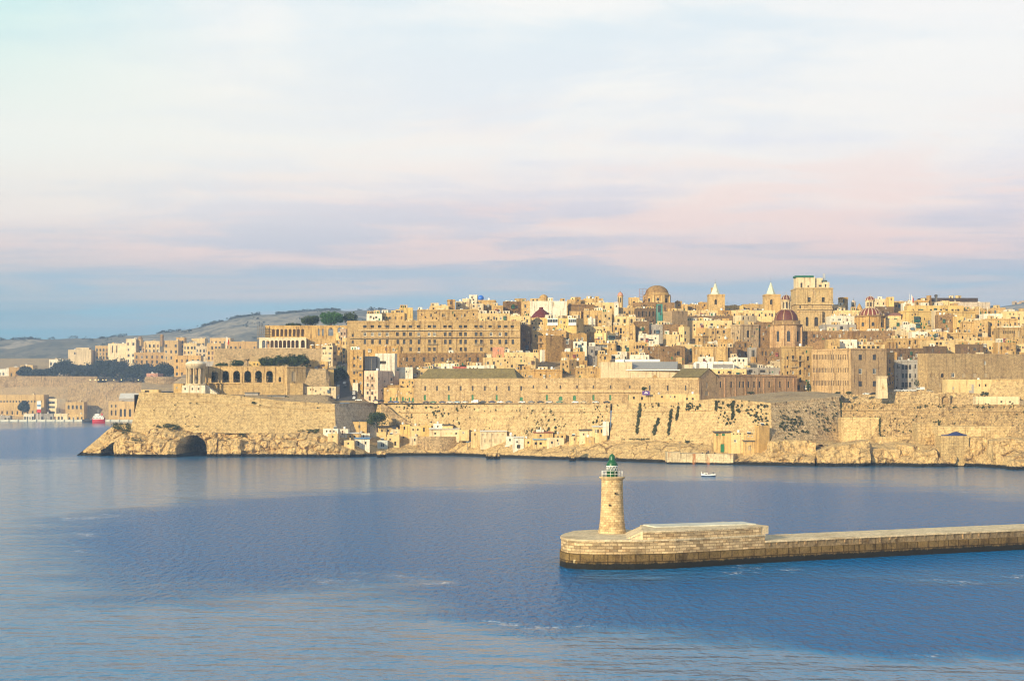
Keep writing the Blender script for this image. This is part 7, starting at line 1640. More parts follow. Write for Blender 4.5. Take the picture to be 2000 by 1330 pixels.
def far_turret():
    Y = 2440.0; cx = PX(274, Y); s = Y / F; root = empty('far_domed_turret', (cx, Y, PZ(672, Y)), 'far small domed turret over the pine garden houses', 'turret'); oct_drum(root, cx, Y, 5 * s, PZ(676, Y), PZ(663, Y), C['t'], pil=False); lathe_part(root, 'dome', dome_prof(5 * s, 4.5, 6), (cx, Y, PZ(663, Y)), 'ashlar', C['b'], 16)
    Y = 2300.0; cx = PX(316.5, Y); m = MB(); m.lathe([(2.3, 0), (2.3, 13), (2.7, 13.5), (2.0, 16), (0, 17)], (cx, Y, PZ(676, Y)), 12); tag(m.build('far_round_tower', M['ashlar'], None, C['b']), 'far brown round tower poking above the tenements under the hill', 'tower')
    Y = 1900.0; cx = PX(319, Y); m = MB(); r = 43 * Y / F; m.lathe([(r * 1.06, 0), (r, 24), (r * 1.02, 24.3), (r * 1.02, 25.2), (r, 25.4), (r, 28), (r * .93, 28), (r * .93, 26.5), (0, 26.5)], (cx, Y + 20, PZ(736, Y) - 28), 40, smooth=False); tag(m.build('round_bastion', M['weathered'], None, (0.42, 0.32, 0.19)), 'far round stone bastion behind the pointed golden bastion', 'bastion')
far_turret()
# quay buildings
h('far long tan quay store with a row of small windows at the frame edge', -14, 86, 771, 822, 't', [(x, 784, 2.6, 4, 'd') for x in range(2, 84, 6)] + [(x, 806, 3, 7, 'k') for x in range(4, 84, 10)], Y=2262, d=18, cl=3, drop=0, tex='plaster', name='quay_store', cor=False)
h('far glass fronted quay office with a grey shaded side', 90, 132, 779, 822, 'l', [(100, 786, 14, 6, 'w'), (100, 795, 14, 5, 'w'), (100, 806, 14, 6, 'd')], xs=111, th=50, Y=2250, cl=1, drop=0, tex='plaster', name='quay_office', cor=False)
h('far stone quay house with four round arched windows', 128, 164, 785, 822, 't', [(x, 795, 4, 8, 'dA') for x in (134, 142, 150, 158)], Y=2246, d=14, cl=1, drop=0, tex='plaster', name='quay_store', cor=False)
h('far tan quay warehouse with tall doors behind the ferry', 212, 238, 783, 822, 't', [(218, 806, 3, 10, 'k'), (226, 806, 3, 10, 'k'), (218, 793, 3, 5), (226, 793, 3, 5), (233, 793, 3, 5)], Y=2240, d=14, cl=1, drop=0, tex='plaster', name='quay_store', cor=False)
h('far arcaded quay house with dark arches touching the golden bastion', 230, 290, 784, 822, 't', [(x, 806, 4.4, 15, 'kA') for x in (236, 244, 254, 264)], Y=2236, d=16, cl=2, drop=0, tex='plaster', name='quay_store', cor=False)
h('far low quay hall under a grey white pitched roof', 232, 275, 778, 790, 'g', [], Y=2258, d=24, cl=0, roof='gable', rise=7, roofc=(0.5, 0.5, 0.48), tex='plaster', name='quay_store')
for i, (x0, x1, yt_, c_, lab) in enumerate(((-6, 20, 812, 'g', 'far low grey quay shed at the frame edge'), (46, 66, 808, 'w', 'far pale quay tent shed by the round dark tree'), (70, 104, 808, 'g', 'far dark roofed quay shed below the glass office'), (104, 132, 808, 'l', 'far long pale quay wall shed below the glass office'), (132, 164, 809, 't', 'far low tan quay shed below the arched windows'))):
    h(lab, x0, x1, yt_, 821, c_, (4, 1), Y=2228, d=8, cl=1, drop=0, tex='plaster', name='quay_shed', cor=False, par=.3)
for i, (x0, x1, a, b, Y, lab) in enumerate(((40, 58, 715, 737, 2325, 'far dark pine at the west end of the garden grove'), (62, 84, 722, 738, 2322, 'far low pine left of the terraced white house'), (88, 108, 720, 738, 2320, 'far low pine in front of the terraced white house'), (108, 142, 700, 738, 2318, 'far tall spreading pine right of the terraced white house'),
      (136, 168, 712, 742, 2316, 'far broad pine under the plain cream block'), (160, 194, 706, 744, 2314, 'far dense pine at the centre of the garden grove'), (188, 222, 695, 744, 2312, 'far tallest pine of the garden grove under the finned block'), (216, 250, 698, 745, 2310, 'far thick pine under the slim cream tower'), (244, 276, 708, 745, 2308, 'far pine before the stone palace'), (268, 304, 709, 748, 2306, 'far pine at the east end of the garden grove'), (300, 340, 708, 738, 2090, 'far dark tree beside the pink washed house'), (36, 58, 783, 804, 2236, 'far round dark tree on the quay'))):
    tree(lab, x0 - (6 if i < 10 else 0), x1 + (6 if i < 10 else 0), a - 1, b + 2, Y, 'leaf_blue', 40 + i, 3000, 1.5, 'far pines of the garden grove' if i < 10 else None)
for i, x in enumerate((176, 186, 192, 201, 207, 222, 237, 270)):
    Y = 2284.0; z = PZ(747.5, Y); X = PX(x, Y); root = empty('street_lamp', (X, Y, z), ('first', 'second', 'third', 'fourth', 'fifth', 'sixth', 'seventh', 'eighth')[i] + ' glowing lamp from the west along the far bastion top', 'street lamp', 'lit lamps on the far bastion'); m = MB(); m.tube((X, Y, z - 1), (X, Y, PZ(742, Y)), 0.12); m.build('post', M['metal'], root, (.1, .1, .1)); m = MB(); m.lathe([(0, 0), (.5, .3), (.5, .8), (0, 1.1)], (X, Y, PZ(742.5, Y)), 8); m.build('lantern', M['lit'], root)
def banner():
    Y = 2225.0; m = MB(); m.box((PX(72, Y), Y, PZ(806, Y)), (PX(80, Y), Y + 0.5, PZ(799, Y)), 1); m.box((PX(72, Y), Y, PZ(799, Y)), (PX(80, Y), Y + 0.5, PZ(783, Y)), 0); m.box((PX(72.5, Y), Y - .1, PZ(794, Y)), (PX(79.5, Y), Y, PZ(790, Y)), 2); m.box((PX(72, Y), Y + .1, 2), (PX(72.8, Y), Y + .4, PZ(806, Y)), 0); m.box((PX(79.2, Y), Y + .1, 2), (PX(80, Y), Y + .4, PZ(806, Y)), 0)
    tag(m.build('banner_board', [M['flag_white'], M['flag_red'], M['flag_blue']], None), 'tall white, blue and red banner board on the far quay', 'banner')
M['flag_blue'] = paint_mat('flag_blue', (0.12, 0.22, 0.4), 0.9, .05)
banner()
# ================================================================== THE WATERFRONT
def shack(label, x0, x1, yt, yb, c, wins=(), roofc=None, cat='hut', name='boat_hut', d=None, cl=1, pitch=0, **kw):
    Y, z = shore_Y_for((x0 + x1) / 2, yb); Y = min(Y, interp(T_TOPD, (x0 + x1) / 2) - 8.5 + (855 - yb) * 0.12)
    r = h(label, x0, x1, yt, yb, c, wins, Y=Y, d=d or 5.5, cl=cl, name=name, cat=cat, par=0.25, drop=11, cor=False, tex=kw.pop('tex', 'plaster'), **kw)
    if roofc:
        m = MB(); X0, X1 = PX(x0 - 0.8, Y), PX(x1 + 0.8, Y); zt = PZ(yt, Y); dd = (d or 5.5)
        a, b, e, f = (X0, Y - 0.7, zt + 0.05), (X1, Y - 0.7, zt + 0.05), (X1, Y + dd + .5, zt + 0.6), (X0, Y + dd + .5, zt + 0.6); u = Vector((0, 0, .14))
        m.face([Vector(p) + u for p in (a, b, e, f)]); m.face([f, e, b, a]); m.face([a, b, Vector(b) + u, Vector(a) + u]); m.face([b, e, Vector(e) + u, Vector(b) + u]); m.face([f, a, Vector(a) + u, Vector(f) + u]); m.face([e, f, Vector(f) + u, Vector(e) + u])
        m.build('sheet_roof', M['paint'], r, roofc)
    return r
BLUE = (0.10, 0.25, 0.48); WH = (0.72, 0.70, 0.64); DK = (0.07, 0.065, 0.06); RED = (0.36, 0.11, 0.06)
G = 'gD'
for a in (
    ('long low white hut with a row of square windows under the golden bastion', 631, 660, 837, 850, 'w', row((638, 645, 652), 842, 3.4, 4), None),
    ('white hut with a bright blue door below the grey flank', 660, 680, 838, 853, 'w', [(669, 845, 3.5, 9, 'b')], None),
    ('plain cream hut face below the long white hut', 640, 660, 847, 860, 'c', [(650, 853, 3, 4)], None),
    ('wide tan hut with a bleached flat roof below the blue door hut', 678, 704, 847, 858, 't', row((684, 692), 852, 3, 4), WH),
    ('tall stone boathouse with a dark flat roof below the grey flank', 682, 716, 823, 846, 't', [(690, 832, 4, 7, 'k'), (702, 833, 4, 6)], DK),
    ('bright white cube hut beside the feathery green bush', 719, 737, 831, 846, 'w', [], None),
    ('long cream hut with a shaded lean to beside the white cube', 736, 777, 834, 849, 'c', row((746, 758, 768), 841, 3.4, 5), DK),
    ('blue roofed white boathouse standing low near the water', 692, 722, 857, 876, 'w', [(700, 866, 4, 8, 'k'), (714, 865, 3, 5)], BLUE),
    ('pale bluish boathouse with a wide door by the water', 737, 757, 860, 876, (0.50, 0.54, 0.52), [(747, 869, 9, 9, 'w')], None),
    ('stacked cream hut with an outside stair near the pale bluish boathouse', 756, 780, 849, 873, 'c', [(762, 858, 3, 4), (772, 866, 4, 8, 'k')], None),
    ('small cream room with yellow edge above the stacked cream hut', 764, 784, 838, 850, 'l', [(774, 844, 3, 4)], None),
    ('small yellow hut at the foot of the long ramp', 781, 801, 829, 844, 'y', [(790, 836, 3, 6, 'k')], None),
    ('cream hut with two little windows right of the small yellow hut', 800, 825, 832, 847, 'c', row((807, 816), 839, 3, 4), None),
    ('yellow hut with one narrow dark door in the middle of the row', 823, 842, 831, 847, 'y', [(828, 839, 3.5, 8, 'k')], None),
    ('white house with four square black windows on the stone terrace', 838, 897, 838, 853, 'l', row((850, 872, 882, 891), 846.5, 3.6, 3.6, 'k'), WH),
    ('small white upper room on the house with four black windows', 846, 864, 827.5, 839, 'w', [(855, 833, 3, 4)], None),
    ('low cream lean to with a pitched dark roof beside the upper white room', 864, 884, 831, 840, 'c', [], DK),
    ('low cream yard hut east of the four window house', 896, 916, 839, 850, 'c', [(905, 845, 4, 4)], None),
    ('cream hut with a maroon porthole window at the start of the long pale row', 920, 939, 843, 864, 'c', [(944, 847, 3, 4), (928, 848, 3.5, 4, 'b')], None),
    ('long pale hut row with many cream doors along the shore', 938, 990, 843, 867, 'l', row((944, 952, 962, 972, 982), 849, 4, 5, 't') + row((948, 958, 968, 978), 861, 4, 7, 't'), WH),
    ('small white hut stepping down east of the long pale hut row', 988, 1004, 852, 868, 'w', [(996, 859, 3.4, 5)], None),
    ('white boathouse with a dark mouth on the shore slope', 1002, 1023, 855, 880, 'w', [(1010, 863, 3, 4, 'k'), (1013, 872, 7, 7, 'k')], WH),
    ('cream yard hut with a parapet between boathouse and blue roof', 1022, 1044, 857, 872, 'c', [(1032, 864, 4, 5)], None),
    ('cream hut under a pale blue sheet roof with twin black windows', 1041, 1069, 859, 873, 'c', [(1047, 866, 4.6, 5, 'k'), (1056, 866, 4.6, 5, 'k')], (0.30, 0.46, 0.58)),
    ('tan hut under a rusty red sheet roof at the wall foot', 1042, 1080, 845.5, 858, 't', [(1056, 851, 4, 5)], RED),
    ('little white roof hut behind the rusty red sheet roof', 1047, 1062, 839, 847, 'w', [], None),
    ('wide cream house with a white parapet east of the blue sheet roof', 1068, 1102, 855, 873, 'l', [(1089, 860, 3.4, 4, 'k'), (1091, 866, 4, 5), (1078, 864, 4, 5)], None),
    ('tan hut with two dark slots next to the wide cream house', 1084, 1105, 848, 864, 't', [(1090, 853, 3, 4), (1098, 853, 3, 5, 'k')], None),
    ('white house with weathered walls stepping up the east rocks', 1131, 1157, 841, 860, 'l', [(1140, 848, 3, 4)], DK),
    ('cream house with pillars and a side stair on the east rocks', 1157, 1186, 834, 857, 'c', [(1168, 842, 3, 7, 'k'), (1175, 842, 3, 7, 'k'), (1164, 842, 3, 7)], WH),
    ('small white tower room on the pillared cream house', 1177, 1189, 823, 840, 'w', [], None),
    ('little cream store at the foot of the weathered white house', 1112, 1133, 852, 866, 'c', [(1122, 858, 3, 5)], None),
    ('small stone store room cut in the rock below the pillared house', 1143, 1160, 854, 869, 't', [(1152, 862, 4, 6, 't')], None),
    ('tall cream boathouse with green shutters and a big green door on the quay', 1394, 1429, 845, 886, 't', [(1401, 849, 5, 4, 'g'), (1413, 849, 6, 4, 'g'), (1411, 875, 7.5, 16, G)], DK),
    ('cream boathouse with a grey shutter and white upper windows on the quay', 1428, 1453, 845, 886, 'c', [(1433, 847, 3, 3, 'k'), (1440, 847, 3, 3, 'k'), (1436, 861, 5, 6, 'w'), (1446, 847, 3, 3, 'k')], None),
    ('stepped tan boathouse with a dark lintel in front of the stone tower house', 1452, 1474, 862, 886, 't', [(1464, 875, 6, 9, 't')], DK),
    ('small upper hut with two white windows behind the stepped boathouse', 1454, 1474, 848, 864, 't', [(1462, 852, 3, 3, 'w'), (1469, 852, 3, 3, 'w')], None),
    ('tapered square stone tower house with one dark window near the corner bastion', 1474, 1503, 831, 878, 'o', [(1480.5, 838, 6, 7, 'k')], None),
    ('low white hut with a pale blue door at the foot of the feathery bush', 700, 722, 846, 857, 'w', [(710, 852, 3, 6, 'b')], None),
    ('squat cream hut with a flat sill at the water west of the blue roof', 672, 692, 860, 874, 'c', [(680, 866, 3, 4)], None),
    ('low tan wall hut tucked behind the stacked cream hut', 778, 800, 848, 862, 't', [(788, 854, 3, 4)], None),
    ('narrow pale hut wedged before the stone terrace wall', 800, 820, 852, 868, 'l', [(810, 859, 3, 5)], None)):
    lab, x0, x1, yt_, yb_, c_, w_, rc = a
    shack(lab, x0, x1, yt_, yb_, c_, list(w_), rc, xs=1482 if x0 == 1474 else None, th=65 if x0 == 1474 else 24, cl=0 if rc else 1)
def terrace_wall():
    Y, z = shore_Y_for(858, 874); m = MB(); pts = []
    for k in range(13):
        t = k / 12; px = lerp(815, 903, t); yy = Y - 6 * math.sin(math.pi * t) + 2; pts.append((PX(px, yy), yy))
    z0, z1 = PZ(882, Y), PZ(852.5, Y)
    for a, b in zip(pts, pts[1:]):
        m.face([(*a, z0), (*b, z0), (b[0], b[1] + .8, z1), (a[0], a[1] + .8, z1)]); m.face([(a[0], a[1] + .8, z1), (b[0], b[1] + .8, z1), (b[0], Y + 14, z1), (a[0], Y + 14, z1)])
    tag(m.build('terrace_retaining_wall', M['weathered'], None, (0.50, 0.37, 0.21)), 'rounded stone retaining wall carrying the house with four black windows', 'retaining wall')
terrace_wall()
def ramp():
    m = MB(); pts = [(a, b, wall_Y(2, a, b) - 1.6) for a, b in ((745, 790), (758, 797), (775, 812), (792, 823), (812, 834))]
    W = [P(*p) for p in pts]
    for a, b in zip(W, W[1:]):
        m.face([a + Vector((0, -2.5, 0)), b + Vector((0, -2.5, 0)), b + Vector((0, 4, 0)), a + Vector((0, 4, 0))]); m.face([a + Vector((0, -3.4, -5)), b + Vector((0, -3.4, -5)), b + Vector((0, -2.5, 0)), a + Vector((0, -2.5, 0))])
        u = Vector((0, 0, 1.1)); m.face([a + Vector((0, -2.7, 0)), b + Vector((0, -2.7, 0)), b + Vector((0, -2.7, 0)) + u, a + Vector((0, -2.7, 0)) + u]); m.face([a + Vector((0, -2.7, 0)) + u, b + Vector((0, -2.7, 0)) + u, b + Vector((0, -2.3, 0)) + u, a + Vector((0, -2.3, 0)) + u])
    tag(m.build('stair_ramp', M['weathered'], None, (0.42, 0.32, 0.19)), 'long stone stair ramp slanting down from the wall walk to the huts', 'stair ramp')
ramp()
def quay():
    def pl(px): Yq = interp([(1300, WD(905.5)), (1440, WD(907.5))], px); return (PX(px, Yq), Yq)
    a, b = Vector(pl(1316)), Vector(pl(1432)); m = MB(); zt = PZ(885.5, a.y); m.prism([tuple(a), tuple(b), (b.x + 10, b.y + 34), (a.x - 4, a.y + 34)], -1, zt)
    m.prism([tuple(a - Vector((3.4, -0.6))), tuple(a + Vector((3.2, -1.2))), tuple(a + Vector((3.2, 12))), tuple(a + Vector((-3.4, 12)))], -1, zt + 0.7)
    tag(m.build('stone_quay', M['quay'], None), 'pale rust streaked stone landing quay below the green door boathouse', 'quay')
    for i, (px, lab) in enumerate(((1328, 'tall lamp post at the west end of the landing quay'), (1457, 'lamp post beside the stepped boathouse on the quay'))):
        Y = pl(px)[1] + 4; x = PX(px, Y); z = zt; root = empty('lamp_post', (x, Y, z), lab, 'street lamp'); q = MB(); q.lathe([(.14, 0), (.09, 5.2), (0, 5.2)], (x, Y, z), 8); q.build('post', M['metal'], root, (.07, .07, .07)); q = MB(); q.lathe([(.1, 0), (.3, .25), (.28, .6), (0, .8)], (x, Y, z + 5.2), 8); q.build('lantern', M['metal'], root, (.12, .12, .11))
    for i, px in enumerate((1372, 1380, 1396)):
        Y = pl(px)[1] + 2; q = MB(); q.lathe([(.3, 0), (.25, .45), (.42, .5), (.42, .7), (0, .8)], (PX(px, Y), Y, zt), 10); tag(q.build('mooring_bollard', M['metal'], None, (.05, .04, .035)), ('first', 'middle', 'last')[i] + ' of three dark mooring bollards on the landing quay from the west', 'bollard', 'mooring bollards')
    Y = pl(1384)[1] + 6; root = empty('boat_winch', (PX(1383, Y), Y, zt), 'old iron boat winch with a wheel standing on the landing quay', 'winch'); q = MB(); q.lathe([(1.1, -.1), (1.2, -.1), (1.2, .1), (1.1, .1), (1.1, -.1)], (0, 0, 0), 16); w = q.build('wheel', M['metal'], root, (.08, .07, .06), loc=(0, -.5, 1.4)); w.rotation_euler = (R(90), 0, 0); q = MB(); q.prism(rect_pts(PX(1383, Y), Y, 1.2, .8), zt, zt + 1.5, inset=.5); q.build('stand', M['metal'], root, (.07, .06, .05))
M['quay'] = stone_mat('quay_stone', color=(0.56, 0.47, 0.31), brick=(2.2, 1.1), bricky=0.3, stain=0.8, streak=0.7, grain=0.6, wet_shade=0.9)
def rust(m):
    t = NT(m.node_tree); bs = [n for n in t.n if n.type == 'BSDF_PRINCIPLED'][0]; src = bs.inputs['Base Color'].links[0].from_socket
    geo = t.node('ShaderNodeNewGeometry').outputs['Position']; n = t.noise(t.mapping(geo, sc=(0.28, 0.28, 0.05)), 1.0, 3.0, 0.7)
    t.l.new(t.mix(t.ramp(n, [(0.56, 0.0), (0.64, 0.9)]), src, (0.30, 0.11, 0.03)), bs.inputs['Base Color'])
rust(M['quay'])
quay()
def tarp():
    px0, px1 = 1838, 1888; Y = 826.0; x0, x1 = PX(px0, Y), PX(px1, Y); z = PZ(851, Y); root = empty('covered_boat', ((x0 + x1) / 2, Y, z), 'boat under a dark blue tarpaulin resting on the rock ledge', 'boat')
    m = MB(); n = 14; g = []
    for i in range(n + 1):
        t = i / n; w = 2.1 * math.sin(math.pi * min(1, t * 0.92 + 0.06)) ** .6; hh = 0.5 + 1.6 * math.exp(-((t - .58) / .25) ** 2)
        g.append([Vector((lerp(x0, x1, t), Y - w, z)), Vector((lerp(x0, x1, t), Y - w * .9, z + hh * .55)), Vector((lerp(x0, x1, t), Y, z + hh)), Vector((lerp(x0, x1, t), Y + w * .9, z + hh * .55)), Vector((lerp(x0, x1, t), Y + w, z))])
    for a, b in zip(g, g[1:]):
        for j in range(4): m.face([a[j], b[j], b[j + 1], a[j + 1]])
    m.build('tarpaulin', M['paint'], root, (0.018, 0.03, 0.115)); m = MB(); m.prism([(x0 - .5, Y - 2.3), (x1 + .5, Y - 2.3), (x1 + .5, Y + 8), (x0 - .5, Y + 8)], z - 15, z + .05); m.build('cradle', M['bastion'], root, GOLD)
tarp()
for i, (px, py, c_, L, lab) in enumerate(((916, 864, (0.10, 0.22, 0.40), 8, 'blue rowing boat drawn up before the long pale hut row'), (962, 868, (0.2, 0.42, 0.55), 7, 'pale blue rowing boat on the shore below the long pale hut row'), (945, 865, (0.06, 0.15, 0.2), 8, 'dark teal rowing boat next to the pale blue one'), (930, 871, (0.04, 0.05, 0.16), 9, 'navy covered rowing boat lying lowest on the shore'), (992, 873, (0.72, 0.7, 0.66), 8, 'white upturned skiff beside the white boathouse'))):
    Y, z = shore_Y_for(px, py); x = PX(px, Y); m = MB(); g = []; n = 10; ln = L * Y / F * 1.4
    for k in range(n + 1):
        t = k / n; w = 0.85 * math.sin(math.pi * (0.04 + 0.92 * t)) ** .55; s = .25 * (2 * t - 1) ** 2
        g.append([Vector((x + (t - .5) * ln, Y - w, z + .85 + s)), Vector((x + (t - .5) * ln, Y - w * .75, z + .35)), Vector((x + (t - .5) * ln, Y, z + .1)), Vector((x + (t - .5) * ln, Y + w * .75, z + .35)), Vector((x + (t - .5) * ln, Y + w, z + .85 + s))])
    for a, b in zip(g, g[1:]):
        for j in range(4): m.face([a[j], a[j + 1], b[j + 1], b[j]][::-1])
        m.face([a[0] - UP * .12, b[0] - UP * .12, b[4] - UP * .12, a[4] - UP * .12])
    tag(m.build('rowing_boat', M['paint'], None, c_), lab, 'boat', 'small boats drawn up by the huts')
for px, y0, y1, lab in ((913, 878, 862, 'dark lamp post on the shore path below the long pale huts'), (1006, 880, 864, 'lamp post beside the white boathouse with the dark mouth'), (702, 868, 822, 'tall thin pole by the blue roofed boathouse')):
    Y, z = shore_Y_for(px, y0); x = PX(px, Y); hh = (y0 - y1) * Y / F; root = empty('lamp_post', (x, Y, z), lab, 'street lamp'); m = MB(); m.lathe([(.14, 0), (.09, hh), (0, hh + .05)], (x, Y, z), 8); m.build('post', M['metal'], root, (.12, .11, .1)); m = MB(); m.box((x - .35, Y - .2, z + hh), (x + .35, Y + .2, z + hh + .25)); m.build('lantern', M['metal'], root, (.3, .3, .28))
def vine_banner():
    Y = 935.6; m = MB(); m.box((PX(1254.5, Y), Y, PZ(771.5, Y)), (PX(1269, Y), Y + .2, PZ(763.5, Y)), 0)
    c = (PX(1261.8, Y), PZ(768.8, Y)); r = 3.4 * Y / F
    m.face([(c[0] + r * math.cos(math.pi * k / 10), Y - .03, c[1] + r * math.sin(math.pi * k / 10) * 1.0) for k in range(11)], 1)
    for k in (-1, 0, 1): m.box((c[0] + k * r * .45 - .08, Y - .06, c[1] + .1), (c[0] + k * r * .45 + .08, Y - .031, c[1] + r * .7), 0)
    tag(m.build('purple_banner', [M['purple'], M['flag_white']], None), 'purple banner with a white domed emblem above the kiosk row', 'banner')
M['purple'] = paint_mat('purple_cloth', (0.10, 0.05, 0.24), 0.8, .05)
vine_banner()
tree('dark potted evergreen over the purple banner before the long hall', 1253, 1264, 755, 764, 944, 'leaf', 61, 300, 0.35)
tree('tall slim dark tree on the warehouse forecourt by the balcony tenement', 1575, 1584, 742, 772, 985, 'leaf', 62, 400, 0.4)
tree('wispy bare tree by the white van in front of the harbour office', 1786, 1797, 737, 760, 985, 'caper', 63, 120, 0.4)
for i, (x0, x1, yt_, yb_, lab) in enumerate(((1630, 1642, 764, 772, 'first dark shrub on the earth roof by the warehouse corner'), (1650, 1666, 764, 771, 'second dark shrub under the warehouse wall'), (1458, 1476, 765, 770, 'low dark shrub on the earth roof below the shaded wing'), (1914, 1932, 764, 775, 'dark spiky shrub between pale house and end bastion'))):
    tree(lab, x0, x1, yt_, yb_, 940 if i != 3 else 884, 'caper', 70 + i, 260, 0.4, None, 'bush')
for k, (px, lab) in enumerate(((1088, 'dark creeper filling the crack in the curtain wall'),)):
    pass
def creeper():
    rr = random.Random(77); m = MB()
    for k in range(30):
        px, py = 1052 + rr.gauss(0, 3.5), rr.uniform(818, 850); Y = wall_Y(2, px, py); leaf_quads(m, P(px, py, Y), (1.2, .6, 1.4), 40, .45, rr)
    for k in range(16):
        px, py = 1032 + rr.gauss(0, 4), rr.uniform(838, 852); Y = wall_Y(2, px, py); leaf_quads(m, P(px, py, Y), (1.3, .6, 1.2), 40, .45, rr)
    tag(m.build('wall_creeper', M['caper'], None, weld=False), 'big dark creeper clump low on the caper speckled curtain wall', 'creeper')
creeper()

# ------------------------------------------------------------------ cars
def car_meshes():
    prof = [(-2.05, .35), (-2.08, .72), (-1.95, .86), (-1.25, .93), (-0.75, 1.38), (0.75, 1.42), (1.45, .98), (2.0, .9), (2.08, .6), (2.05, .35)]
    def ext(mb, pr, w, mat=0, nar=0.0):
        n = len(pr); L_ = [Vector((x, -w + (nar if z > .95 else 0), z)) for x, z in pr]; R_ = [Vector((x, w - (nar if z > .95 else 0), z)) for x, z in pr]
        mb.face(L_[::-1] if False else L_[::-1][::-1][::-1], mat); mb.face(R_, mat)
        for i in range(n): j = (i + 1) % n; mb.face([L_[i], R_[i], R_[j], L_[j]], mat)
    b = MB(); ext(b, prof, 0.85, 0, 0.14); body = b.mesh('body', [M['gloss']])
    g = MB(); ext(g, [(-1.22, .98), (-0.78, 1.33), (-0.05, 1.36), (-0.05, .98)], 0.78); ext(g, [(0.05, .98), (0.05, 1.36), (0.72, 1.36), (1.3, .99)], 0.78); glass = g.mesh('window_glass', [M['glass']])
    w = MB(); w.lathe([(0, -.1), (.3, -.1), (.32, 0), (.3, .1), (0, .1)], seg=12); wheel = w.mesh('wheel', [M['rubber']])
    vp = [(-2.2, .35), (-2.25, 1.0), (-1.95, 1.15), (-1.5, 1.9), (2.2, 1.95), (2.25, .35)]
    v = MB(); ext(v, vp, .9, 0, .05); van = v.mesh('body', [M['gloss']]); vg = MB(); ext(vg, [(-1.93, 1.2), (-1.56, 1.78), (-.75, 1.8), (-.75, 1.2)], .9); vang = vg.mesh('window_glass', [M['glass']])
    return body, glass, wheel, van, vang
CB, CG, CW, VB, VG = car_meshes()
def car(px, py, Y, color, yaw, label, group, van=False, z=None):
    p = P(px, py, Y)
    if z is not None: p.z = z
    root = empty('parked_van' if van else 'parked_car', p, label, 'van' if van else 'car', group); root.rotation_euler = (0, 0, yaw)
    link_mesh('body', VB if van else CB, root, (0, 0, 0), 0, color); link_mesh('window_glass', VG if van else CG, root, (0, 0, 0.012))
    for x in (-1.3, 1.3):
        for y in (-.8, .8): w = link_mesh('wheel', CW, root, (x, y, .32)); w.rotation_euler = (R(90), 0, 0)
    return root
CC = dict(white=(.75, .75, .73), black=(.015, .015, .02), silver=(.45, .46, .47), red=(.38, .02, .02), blue=(.04, .10, .32), navy=(.015, .025, .09), grey=(.13, .13, .14), beige=(.45, .37, .24), green=(.03, .12, .07), paleblue=(.25, .37, .48))
spots_h = [(764, 'navy', 'navy blue car by the first green door of the low annex'), (773, 'blue', 'blue car by the second green door of the low annex'), (789, 'black', 'black car below the arched green door of the low annex'), (801, 'grey', 'grey car at the corner of low annex and long hall'), (832, 'black', 'black car under the west end green door of the long hall'), (846, 'green', 'dark green car just right of the west end hall door'), (864, 'navy', 'navy car between the first two hall doors'), (879, 'silver', 'silver car by the second hall door'), (893, 'paleblue', 'pale blue car right of the second hall door'), (908, 'silver', 'silver car left of the white van'), (943, 'black', 'black car right of the white van'), (961, 'navy', 'navy car left of the fourth hall door'), (978, 'white', 'white car right of the fourth hall door'), (994, 'grey', 'dark grey car between fourth door and wide green gate'), (1020, 'white', 'white car parked at the wide green gate'), (1038, 'grey', 'grey car west end of the corbelled terrace'), (1056, 'black', 'black car left of the hall door under the terrace'), (1073, 'silver', 'silver car at the hall door under the terrace'), (1093, 'green', 'green car in front of the first arched green door'), (1124, 'white', 'white car in front of the second arched green door'), (1140, 'beige', 'beige car right of the second arched green door'), (1164, 'silver', 'silver car at the green door near the row end'), (1185, 'black', 'black car closing the row before the kiosks')]
for i, (px, c_, lab) in enumerate(spots_h):
    Y = road_row(px) + 3.0; car(px, 0, Y, CC[c_], R(-20) + (math.pi if i % 3 == 0 else 0), lab, 'cars parked below the long hall', z=ground(px, Y) + .42)
Y = road_row(928) + 3.2; car(928, 0, Y, CC['white'], R(-20), 'white van parked among the cars below the long hall', 'cars parked below the long hall', True, z=ground(928, Y) + .42)
def street_z(Y): return interp([(1009, 32.2), (1040, 38.4), (1080, 46.3), (1140, 57.6)], Y) + .36
for i, (dx, Y, c_, lab) in enumerate(((-5, 1016, 'silver', 'silver car first on the garden side of the steep street'), (-5, 1022.5, 'white', 'white car second on the garden side of the steep street'), (-5, 1029, 'grey', 'grey car third on the garden side of the steep street'), (-5, 1042, 'silver', 'silver car fourth on the garden side near the street tree'), (-5, 1052, 'white', 'white car highest on the garden side of the steep street'), (5, 1014, 'white', 'white car lowest on the tenement side of the steep street'), (5, 1020.5, 'black', 'black car second on the tenement side of the steep street'), (5, 1027, 'white', 'white car third on the tenement side of the steep street'), (5, 1033.5, 'silver', 'silver car fourth on the tenement side of the steep street'), (5, 1040, 'black', 'black car fifth on the tenement side of the steep street'), (5, 1046.5, 'silver', 'silver car sixth on the tenement side of the steep street'), (5, 1053, 'navy', 'navy car highest on the tenement side of the steep street'), (-0.5, 1050, 'black', 'black car driving in the middle of the steep street'), (-1.0, 1062, 'white', 'white car driving at the top of the steep street'))):
    o = car(676, 0, Y, CC[c_], R(90), lab, 'cars in the steep street', z=street_z(Y)); o.location.x += dx; o.rotation_euler = (0, -math.atan(.195), R(90))
